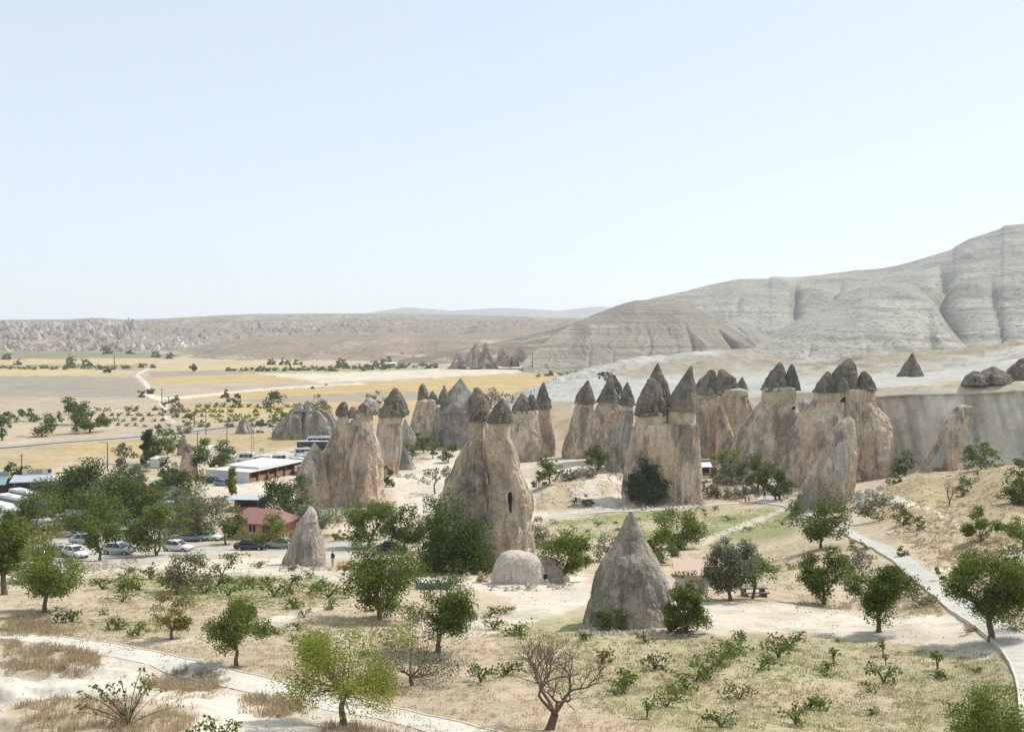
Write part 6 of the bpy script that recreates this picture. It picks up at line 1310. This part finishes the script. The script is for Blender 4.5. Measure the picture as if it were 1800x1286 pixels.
bus('rear white coach at the left edge below the shop', 45, 888, -38, 9.5, 2.4, 3.0, None, True, 'coaches in the car park')
bus('middle white coach at the left edge below the shop', 24, 899, -38, 9.5, 2.4, 3.0, None, True, 'coaches in the car park')
bus('front white coach at the left edge, closest to the trees', -4, 912, -38, 9.5, 2.4, 3.0, None, True, 'coaches in the car park')

# ------------------------------------------------------------------ buildings
M_WALL = plain('white_wall', (.60, .60, .60), .9, .08, .8); M_ROOFW = plain('white_roof', (.64, .595, .52), .8, .3, .45); M_BRICK = plain('brick_wall', (.40, .22, .14), .9, .3, 2); M_WOOD = plain('wood', (.30, .19, .10), .9, .3, 3); M_TILE = plain('red_roof', (.28, .145, .135), .8, .12, 1); M_PEACH = plain('peach_wall', (.56, .34, .22), .9, .08, 1); M_TERRA = plain('terracotta', (.56, .42, .33), .9, .22, 5)
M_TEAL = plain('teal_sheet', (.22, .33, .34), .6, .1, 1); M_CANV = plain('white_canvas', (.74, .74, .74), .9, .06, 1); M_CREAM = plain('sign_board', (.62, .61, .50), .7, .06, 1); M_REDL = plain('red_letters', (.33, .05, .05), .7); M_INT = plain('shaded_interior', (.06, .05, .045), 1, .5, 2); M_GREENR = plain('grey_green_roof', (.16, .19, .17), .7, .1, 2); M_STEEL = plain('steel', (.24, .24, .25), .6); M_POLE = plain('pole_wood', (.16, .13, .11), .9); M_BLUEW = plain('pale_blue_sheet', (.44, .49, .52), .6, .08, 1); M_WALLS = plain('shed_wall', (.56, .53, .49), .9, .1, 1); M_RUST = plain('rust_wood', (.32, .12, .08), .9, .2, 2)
def part(e, name, mat, *boxes):
    m = MB()
    for b in boxes: m.box(*b)
    return m.build(name, mat, e)
def shop():
    p = ground_at(46, 872); e = empty('gift_shop', p, 'long souvenir shop with teal awnings and a cream lettered sign', 'shop', None, math.radians(9))
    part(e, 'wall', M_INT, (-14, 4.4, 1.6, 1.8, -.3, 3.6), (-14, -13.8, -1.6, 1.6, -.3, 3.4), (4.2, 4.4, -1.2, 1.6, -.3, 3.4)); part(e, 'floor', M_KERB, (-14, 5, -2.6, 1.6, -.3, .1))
    for x0, x1, z in ((-14, -3.3, 3.0), (-2.6, 5.6, 3.5)):
        m = MB(); m.add([(x0, -2.6, z - .1), (x1, -2.6, z), (x1 - .5, .6, z + 1.1), (x0, .6, z + 1.0), (x0, -2.6, z - .25), (x1, -2.6, z - .15), (x1 - .5, .6, z + .95), (x0, .6, z + .85)], [(0, 1, 2, 3), (7, 6, 5, 4), (0, 4, 5, 1), (1, 5, 6, 2), (2, 6, 7, 3), (3, 7, 4, 0)]); m.build('awning', M_BLUEW if x0 > -5 else M_TEAL, e)
    for x in (-13.5, -9, -5.0, -1.6, 1.6, 5.0): part(e, 'post', M_STEEL, (x - .06, x + .06, -2.45, -2.33, -.2, 3.3))
    sb = part(e, 'sign_board', M_CREAM, (-1.0, 5.0, .70, .82, 4.55, 5.75)); part(e, 'sign_board', M_TEAL, (-9, -3.6, .70, .82, 4.2, 5.2))
    f = bpy.data.curves.new('lettering', 'FONT'); f.body = 'IQUES'; f.size = 1.05; f.extrude = .03; f.space_character = 1.05; f.materials.append(M_REDL)
    tf = bpy.data.objects.new('tmp', f); COL.objects.link(tf); lm = bpy.data.meshes.new_from_object(tf.evaluated_get(bpy.context.evaluated_depsgraph_get())); bpy.data.objects.remove(tf); t = bpy.data.objects.new('lettering', lm); COL.objects.link(t); t.parent = sb; t.location = (.0, .66, 4.78); t.rotation_euler = (math.pi / 2, 0, 0)
    m = MB(); m.cyl((4.45, .66, 5.2), .36, 1, .06, 16); m.cyl((4.45, .655, 4.95), .18, 1, .065, 10); m.build('emblem', M_TRIM, sb)
    rng = np.random.default_rng(3); mats = [M_CANV, M_WOOD, M_BLUEW, M_BRICK, M_KERB]
    for k in range(9):
        x = -2.2 + k * .82; part(e, 'shelf', mats[k % 5], (x, x + .6, -1.4 - .3 * (k % 2), -.9, .1, .8 + .5 * rng.random()))
shop()
def stall(px, py, label, w=2.6, top=M_CANV, rz=6):
    p = ground_at(px, py); e = empty('market_stall', p, label, 'stall', 'stalls beside the souvenir shop', math.radians(rz)); part(e, 'canopy', top, (-w / 2, w / 2, -1.2, 1.2, 2.3, 2.42)); part(e, 'counter', M_WOOD, (-w / 2 + .2, w / 2 - .2, -.8, .2, 0, .85))
    for x in (-w / 2 + .1, w / 2 - .1):
        for y in (-1.05, 1.05): part(e, 'post', M_STEEL, (x - .04, x + .04, y - .04, y + .04, -.2, 2.3))
stall(96, 856, 'white topped market stall nearest the souvenir shop'); stall(112, 853, 'second market stall from the souvenir shop', 3.2); stall(128, 851, 'market stall at the end, touching the dark trees', 3); stall(104, 862, 'lower market stall in front of the other three', 2.6, M_KERB)
def bazaar():
    c = ground_at(437, 849); e = empty('bazaar', c, 'low white walled bazaar with a pale flat roof and brown stalls on its right side', 'building', None, math.radians(-24)); L, Dp, Hh = 12.5, 21.0, 2.4
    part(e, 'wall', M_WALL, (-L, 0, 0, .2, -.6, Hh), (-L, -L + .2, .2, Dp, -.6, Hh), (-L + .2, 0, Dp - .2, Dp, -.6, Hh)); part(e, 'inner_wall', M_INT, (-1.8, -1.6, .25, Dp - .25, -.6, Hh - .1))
    m = MB(); m.add([(-L - .2, -.25, Hh + .02), (.5, -.25, Hh + .02), (.5, Dp + .2, Hh + .1), (-L - .2, Dp + .2, Hh + .1), (-L - .2, -.25, Hh + .16), (.5, -.25, Hh + .16), (.5, Dp + .2, Hh + .34), (-L - .2, Dp + .2, Hh + .34)], [(0, 3, 2, 1), (4, 5, 6, 7), (0, 1, 5, 4), (1, 2, 6, 5), (2, 3, 7, 6), (3, 0, 4, 7)]); m.build('roof', M_ROOFW, e)
    part(e, 'roof_ledge', M_CANV, (-L + 3.5, -.6, 4.5, Dp - 3, Hh + .30, Hh + .75))
    for k in range(6): y = .4 + k * 3.4; part(e, 'stall_front', (M_WOOD, M_BRICK, M_RUST)[k % 3], (-.5, -.2, y, y + 2.6, -.4, 1.0 + .3 * (k % 2)))
    for k in range(7): y = .3 + k * 3.4; part(e, 'post', M_WOOD, (.1, .22, y - .06, y + .06, -.6, Hh))
    part(e, 'annex', M_BRICK, (.4, 2.6, Dp - 4, Dp - .3, -.5, 1.9)); part(e, 'banner', M_CANV, (.5, 1.2, Dp - 4.12, Dp - 4.02, .5, 2.0)); part(e, 'dish', M_CANV, (-L + 1.2, -L + 1.9, 2.0, 2.1, Hh + .15, Hh + .9))
bazaar()
def hip_house():
    p = ground_at(446, 948); e = empty('cafe_building', p, 'peach walled cafe with a low dark red roof', 'building', None, math.radians(-16)); L, Dp, Hh = 4.2, 6.0, 2.6
    part(e, 'wall', M_PEACH, (-L + .3, L - .3, .3, .5, -.4, Hh), (-L + .3, -L + .5, .5, Dp, -.4, Hh), (L - .5, L - .3, .5, Dp, -.4, Hh), (-L + .5, L - .5, Dp - .2, Dp, -.4, Hh))
    m = MB(); z0, z1 = Hh - .1, Hh + 1.5; o = .5; m.add([(-L - o, -o, z0), (L + o, -o, z0), (L + o, Dp + o, z0), (-L - o, Dp + o, z0), (-L + 1.2, Dp * .62, z1), (L - 2.6, Dp * .62, z1 - .1), (-L - o, -o, z0 - .22), (L + o, -o, z0 - .22), (L + o, Dp + o, z0 - .22), (-L - o, Dp + o, z0 - .22)], [(0, 1, 5, 4), (2, 3, 4, 5), (0, 6, 7, 1), (1, 7, 8, 2), (2, 8, 9, 3), (3, 9, 6, 0), (6, 9, 8, 7)]); m.add([(-L - o, -o, z0), (L + o, -o, z0), (L + o, Dp + o, z0), (-L - o, Dp + o, z0), (-L + 1.2, Dp * .62, z1), (L - 2.6, Dp * .62, z1 - .1)], [(1, 2, 5), (3, 0, 4)]); m.build('roof', M_TILE, e)
    for x in (-2.6, -.4, 1.8): w = part(e, 'window', M_TRIM, (x - .5, x + .5, .24, .30, 1.0, 2.1)); part(w, 'frame', M_CANV, (x - .6, x + .6, .22, .25, .9, 1.0), (x - .04, x + .04, .21, .235, 1.0, 2.1))
    part(e, 'door', M_WOOD, (2.9, 3.7, .24, .30, -.3, 2.1))
hip_house()
def canopy(px, py, label, w, dp, h, top, rz, name='canopy_shelter', cat='shelter', back=None, tilt=.2):
    p = ground_at(px, py); e = empty(name, p, label, cat, None, math.radians(rz)); m = MB()
    m.add([(-w, -dp, h), (w, -dp, h), (w, dp, h + tilt), (-w, dp, h + tilt), (-w, -dp, h + .1), (w, -dp, h + .1), (w, dp, h + tilt + .1), (-w, dp, h + tilt + .1)], [(0, 3, 2, 1), (4, 5, 6, 7), (0, 1, 5, 4), (1, 2, 6, 5), (2, 3, 7, 6), (3, 0, 4, 7)]); m.build('roof', top, e)
    for x in (-w + .1, w - .1):
        for y in (-dp + .1, dp - .1): part(e, 'post', M_POLE, (x - .05, x + .05, y - .05, y + .05, -.4, h + .02))
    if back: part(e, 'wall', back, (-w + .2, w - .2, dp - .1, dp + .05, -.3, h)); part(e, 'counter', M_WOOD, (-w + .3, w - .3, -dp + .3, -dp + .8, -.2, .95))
    return e
canopy(432, 897, 'white and pale blue canopy behind the red roofed cafe', 3.2, 2.2, 2.4, M_BLUEW, -6, back=M_INT)
canopy(127, 930, 'open kiosk with a sloping grey green roof in tree shade', 2.3, 1.6, 2.3, M_GREENR, -14, 'kiosk', 'kiosk', M_INT, .5)
canopy(282, 862, 'small canopy in the tree gap left of the bluish tree', 1.6, 1.2, 2.0, M_TEAL, 0, back=M_INT)
k_ = canopy(1238, 838, 'refreshment kiosk with a white awning wedged between two chimneys', 1.7, 1.3, 2.5, M_CANV, 4, 'kiosk', 'kiosk', M_INT, .9)
part(k_, 'upper_awning', M_BLUEW, (-1.8, 1.8, 1.2, 1.8, 3.9, 4.1)); part(k_, 'shutter', M_RUST, (1.75, 3.2, .2, .4, -.2, 2.2)); part(k_, 'tray', M_TERRA, (-1.5, .9, -2.6, -1.5, .2, .45))
def shed(px, py, label, w, dp, h, wall, roof, rz, name='shed', over=.25, rise=.5):
    p = ground_at(px, py); e = empty(name, p, label, 'shed', None, math.radians(rz)); part(e, 'wall', wall, (-w, w, 0, dp, -.4, h)); m = MB(); o = over
    m.add([(-w - o, -o, h), (w + o, -o, h), (w + o, dp + o, h + rise), (-w - o, dp + o, h + rise), (-w - o, -o, h + .14), (w + o, -o, h + .14), (w + o, dp + o, h + rise + .14), (-w - o, dp + o, h + rise + .14)], [(0, 3, 2, 1), (4, 5, 6, 7), (0, 1, 5, 4), (1, 2, 6, 5), (2, 3, 7, 6), (3, 0, 4, 7)]); m.build('roof', roof, e)
    part(e, 'door', M_STEEL, (w * .35, w * .75, -.03, -.005, 0, h * .8)); return e
shed(1218, 1042, 'little grey white shed with a faded terracotta roof', 1.2, 2.0, 1.35, M_WALLS, M_TERRA, -3, rise=.75)
shed(276, 822, 'pale grey shed behind the car park trees', 1.9, 3.0, 2.2, M_WALL, M_ROOFW, -12)
shed(358, 806, 'pale pinkish roofed hut right of the cream spire', 1.7, 3.0, 2.6, M_WALL, M_ROOFW, -10, 'hut', .2, .8)
shed(690, 645, 'tiny white hut with a dark opening far across the fields', 3.2, 4.0, 3.2, M_CANV, M_CANV, 15, 'hut')
w_ = ground_at(760, 1036); e_ = empty('low_wall', w_, 'low grey masonry box with a white top under the huge bush', 'wall', None, math.radians(-2)); part(e_, 'body', M_STEEL, (-1.4, 1.4, 0, 1.2, -.3, .55)); part(e_, 'coping', M_CANV, (-1.5, 1.5, -.08, 1.28, .55, .63))
w_ = ground_at(1325, 1047); e_ = empty('picnic_table', w_, 'low dark picnic table under the crooked tree', 'table', None, .1); part(e_, 'tabletop', M_GREY_ if 'M_GREY_' in globals() else M_STEEL, (-1.0, 1.0, -.35, .35, .66, .72)); part(e_, 'bench', M_POLE, (-1.0, 1.0, -.85, -.55, .38, .44)); part(e_, 'bench', M_POLE, (-1.0, 1.0, .55, .85, .38, .44)); part(e_, 'leg', M_POLE, (-.8, -.7, -.8, .8, -.1, .38), (-.8, -.7, -.3, .3, .38, .66)); part(e_, 'leg', M_POLE, (.7, .8, -.8, .8, -.1, .38), (.7, .8, -.3, .3, .38, .66))
def stone_wall(label, pts, h, th):
    P = [ground_at(x, y) for (x, y) in pts]; e = empty('terrace_wall', P[0], label, 'wall'); rng = np.random.default_rng(5); seg = 0
    for a, b in zip(P[:-1], P[1:]):
        L = (b - a).length; n = max(2, int(L / .7)); an = math.atan2(b.y - a.y, b.x - a.x)
        for i in range(n):
            for r in range(2):
                c = a + (b - a) * ((i + .5 + .4 * (r % 2)) / n) - P[0]; g = float(gz(P[0].x + c.x, P[0].y + c.y)) - P[0].z; l = L / n * .48; m = MB(); hh = h / 2 - .02
                m.box(-l, l, -th * rng.uniform(.45, .6), th * .5, 0, hh); o = m.build('stone', M_STONE, e); o.location = (c.x, c.y, g + r * h / 2 - .1); o.rotation_euler = (0, 0, an + rng.normal(0, .05))
stone_wall('dark dry stone terrace wall below the kiosk', [(1252, 850), (1280, 850), (1310, 853), (1332, 860)], .9, .4)

# ------------------------------------------------------------------ poles, pylons, signs
def pole(label, px, pb, pt, arm=False, kind='utility_pole', cat='pole', d=None):
    p = ground_at(px, pb); h = (pb - pt) * p.y / F; e = empty(kind, p, label, cat, 'poles along the valley road')
    m = MB(); m.tube(np.array([(0, 0, -.4), (0, 0, h * .5), (0, 0, h)]), np.array([.17, .14, .11]) * max(1, p.y / 330), 7); m.build('shaft', M_POLE, e, True)
    if arm == 'lamp': m = MB(); m.tube(np.array([(0, 0, h - .1), (-.8, 0, h + .12), (-1.7, 0, h + .05)]), .06, 6); m.build('arm', M_STEEL, e); m = MB(); m.sections([(-2.1, .1, h - .02, h + .1), (-1.9, .16, h - .06, h + .12), (-1.5, .12, h - .02, h + .1)], 0, 10); m.build('lamp', M_STEEL, e)
    else:
        m = MB(); m.box(-.7, .7, -.05, .05, h - .5, h - .38); m.build('crossarm', M_POLE, e)
        for x in (-.6, 0, .6): m = MB(); m.cyl((x, 0, h - .28), .05, 2, .22, 8); m.build('insulator', M_CANV, e)
for args in [('utility pole where the two field tracks meet', 284.6, 711, 682), ('short utility pole right of the track junction', 296, 708, 697), ('utility pole at the left end of the vineyard', 314, 731, 701), ('utility pole beside the grey bush', 342, 750, 726), ('tall utility pole on the near road edge', 362, 764, 721), ('utility pole left of the white minibus', 399, 788, 745), ('utility pole above the cream spire', 347, 789, 759), ('utility pole left of the jagged rock', 480, 765, 736), ('far utility pole before the pink badlands', 201, 642, 624), ('far utility pole below the dark slope', 936, 652, 619), ('utility pole behind the souvenir shop', 38, 850, 797)]: pole(*args)
pole('street lamp post with a left arm by the car park trees', 189, 826, 777, 'lamp', 'street_lamp', 'street lamp')
def pylon(label, px, pb, pt):
    p = ground_at(px, pb); h = (pb - pt) * p.y / F; e = empty('lattice_pylon', p, label, 'pylon'); w = .32
    for s_ in (-1, 1): m = MB(); m.box(s_ * w - .05, s_ * w + .05, -.06, .06, -.3, h); m.build('upright', M_STEEL, e)
    for k in range(int(h / .8)): m = MB(); m.box(-w, w, -.04, .04, .4 + k * .8, .5 + k * .8); m.build('rung', M_STEEL, e)
    m = MB(); m.box(-.9, .9, -.05, .05, h - .5, h - .38); m.build('crossarm', M_STEEL, e)
pylon('ladder like lattice pylon before the dry grass', 444, 800, 744)
p_ = ground_at(461, 801); e_ = empty('road_sign', p_, 'small blue grey road sign on two legs by the car park', 'sign'); part(e_, 'board', M_BLUE_ if 'M_BLUE_' in globals() else M_BLUEW, (-.8, .5, -.06, -.02, 1.3, 2.2)); part(e_, 'leg', M_STEEL, (-.65, -.57, -.02, .05, -.2, 2.2)); part(e_, 'leg', M_STEEL, (.27, .35, -.02, .05, -.2, 2.2))

# ------------------------------------------------------------------ people
M_SKIN = plain('skin', (.50, .32, .23), .6); M_HAIR = plain('dark_hair', (.03, .022, .018), .8)
CL = {k: plain('cloth_' + k, c, .9) for k, c in dict(white=(.72, .72, .72), black=(.025, .025, .03), red=(.45, .07, .05), blue=(.10, .16, .30), navy=(.04, .05, .09), tan=(.42, .34, .24), grey=(.25, .25, .26)).items()}
def person(label, px, py, rz, shirt, legs, pose='walk', d=None, z=None):
    p = ground_at(px, py) if d is None else Vector(((px - 900) / F * d, d, z))
    sit = pose == 'sit'; y = -.55 if sit else 0
    st = .16 if pose == 'walk' else .04
    J = {'pel': (0, 0, .95), 'spine': (0, .01, 1.15), 'chest': (0, .0, 1.38), 'neck': (0, .01, 1.50), 'head': (0, .03, 1.62), 'top': (0, .02, 1.73)}
    for s_, n in ((-1, 'l'), (1, 'r')):
        J['sh' + n] = (s_ * .19, 0, 1.42); J['el' + n] = (s_ * .25, -.03 + s_ * st * .4, 1.14); J['ha' + n] = (s_ * .24, .10 + s_ * st * .6, .90); J['hip' + n] = (s_ * .10, 0, .90)
        if sit: J['kn' + n] = (s_ * .13, .42, .92); J['an' + n] = (s_ * .12, .45, .50); J['to' + n] = (s_ * .13, .60, .46)
        else: J['kn' + n] = (s_ * .11, .04 - s_ * st, .50); J['an' + n] = (s_ * .11, -s_ * st * 1.7, .09); J['to' + n] = (s_ * .12, .15 - s_ * st * 1.7, .04)
    E = [('pel', 'spine'), ('spine', 'chest'), ('chest', 'neck'), ('neck', 'head'), ('head', 'top')] + [(a + n, b + n) for n in 'lr' for a, b in (('sh', 'el'), ('el', 'ha'), ('hip', 'kn'), ('kn', 'an'), ('an', 'to'))] + [('chest', 'shl'), ('chest', 'shr'), ('pel', 'hipl'), ('pel', 'hipr')]
    R = dict(pel=.15, spine=.135, chest=.155, neck=.06, head=.10, top=.07, sh=.075, el=.05, ha=.04, hip=.105, kn=.07, an=.048, to=.04)
    ks = list(J); me = bpy.data.meshes.new('person'); me.from_pydata([J[k] for k in ks], [(ks.index(a), ks.index(b)) for a, b in E], [])
    o = bpy.data.objects.new('tmp', me); COL.objects.link(o); sk = me.skin_vertices.new().data if hasattr(me.skin_vertices, 'new') else None
    if not len(me.skin_vertices): o.modifiers.new('s', 'SKIN')
    m = o.modifiers.get('s') or o.modifiers.new('s', 'SKIN')
    lay = me.skin_vertices[0].data
    for i, k in enumerate(ks): r = R.get(k, R.get(k[:-1], .06)); lay[i].radius = (r, r); lay[i].use_root = (k == 'pel')
    sb = o.modifiers.new('b', 'SUBSURF'); sb.levels = 1; sb.render_levels = 1
    ev = o.evaluated_get(bpy.context.evaluated_depsgraph_get()); nm = bpy.data.meshes.new_from_object(ev); bpy.data.objects.remove(o)
    for q in (CL[shirt], CL[legs], M_SKIN, M_HAIR): nm.materials.append(q)
    for f in nm.polygons:
        c = f.center; up = c.z
        f.material_index = 3 if up > 1.655 or (up > 1.58 and c.y < .0) else 2 if up > 1.47 else 0 if up > .98 and abs(c.x) < .24 else 2 if (abs(c.x) > .185 and .8 < up < 1.2) else 0 if up > .98 else 1
        f.use_smooth = True
    b = bpy.data.objects.new('person', nm); COL.objects.link(b); b.location = p + Vector((0, 0, -.42 if sit else 0)); b.rotation_euler = (0, 0, math.radians(rz)); tag(b, label, 'person'); return b
def people():
    person('person in a white top walking on the pale footpath', 1008, 888, 20, 'white', 'black')
    person('person in black close behind the one in white', 1012, 887, 10, 'black', 'navy')
    person('person in dark clothes in the shade of the massive twin', 1150, 889, 90, 'navy', 'black', 'stand')
    person('person in red at the right foot of the massive twin', 1213, 886, 60, 'red', 'tan', 'stand')
    person('person in tan beside the bushes right of the one in red', 1234, 880, 60, 'tan', 'white', 'stand')
    person('person in a red shirt walking where the footpath bends', 1310, 884, -70, 'red', 'black')
    person('person in white walking beside the red shirt at the bend', 1316, 882, -60, 'white', 'navy')
    person('person in dark clothes on the branch path', 1344, 877, 10, 'black', 'black', 'walk')
    person('person in black seated under the lower dark tree', 1370, 880, 180, 'black', 'navy', 'sit')
    person('person in white seated under the lower dark tree', 1375, 882, 150, 'white', 'black', 'sit')
    person('person in navy by the small tilted cone', 585, 996, 140, 'navy', 'tan', 'stand')
    person('person in tan seated beside the whitish rock dome', 996, 1034, 200, 'tan', 'white', 'sit')
    person('person in white standing before the souvenir shop', 64, 876, 0, 'white', 'blue', 'stand')
    person('person in blue at the left end of the souvenir shop', 16, 880, 30, 'blue', 'black', 'stand')
    person('person in red by the corner of the bazaar stalls', 470, 843, 30, 'red', 'navy', 'stand')
    person('person in red in front of the wide cone', 1366, 822, 0, 'red', 'grey', 'stand', 236, float(gz((1366 - 900) / F * 236, 236)))
    dg = bpy.context.evaluated_depsgraph_get(); dg.update(); hs_ = bpy.data.objects['hillside'].evaluated_get(dg)
    for (lb, x, y, sh, lg) in [('left one of two dark walkers on the white slope', 933, 692, 'black', 'black'), ('right one of two dark walkers on the white slope', 939, 690, 'navy', 'black'), ('left one of two walkers far out on the ridge track', 973, 669, 'grey', 'navy'), ('right one of two walkers far out on the ridge track', 977, 668, 'black', 'navy')]:
        q = wpt(x, y, 1000) - np.array((0, 0, ZC)); ok, hp, _, _ = hs_.ray_cast(Vector((0, 0, ZC)), Vector(q).normalized())
        if ok: person(lb, x, y, 40, sh, lg, 'walk', hp.y, hp.z).location = hp
people()
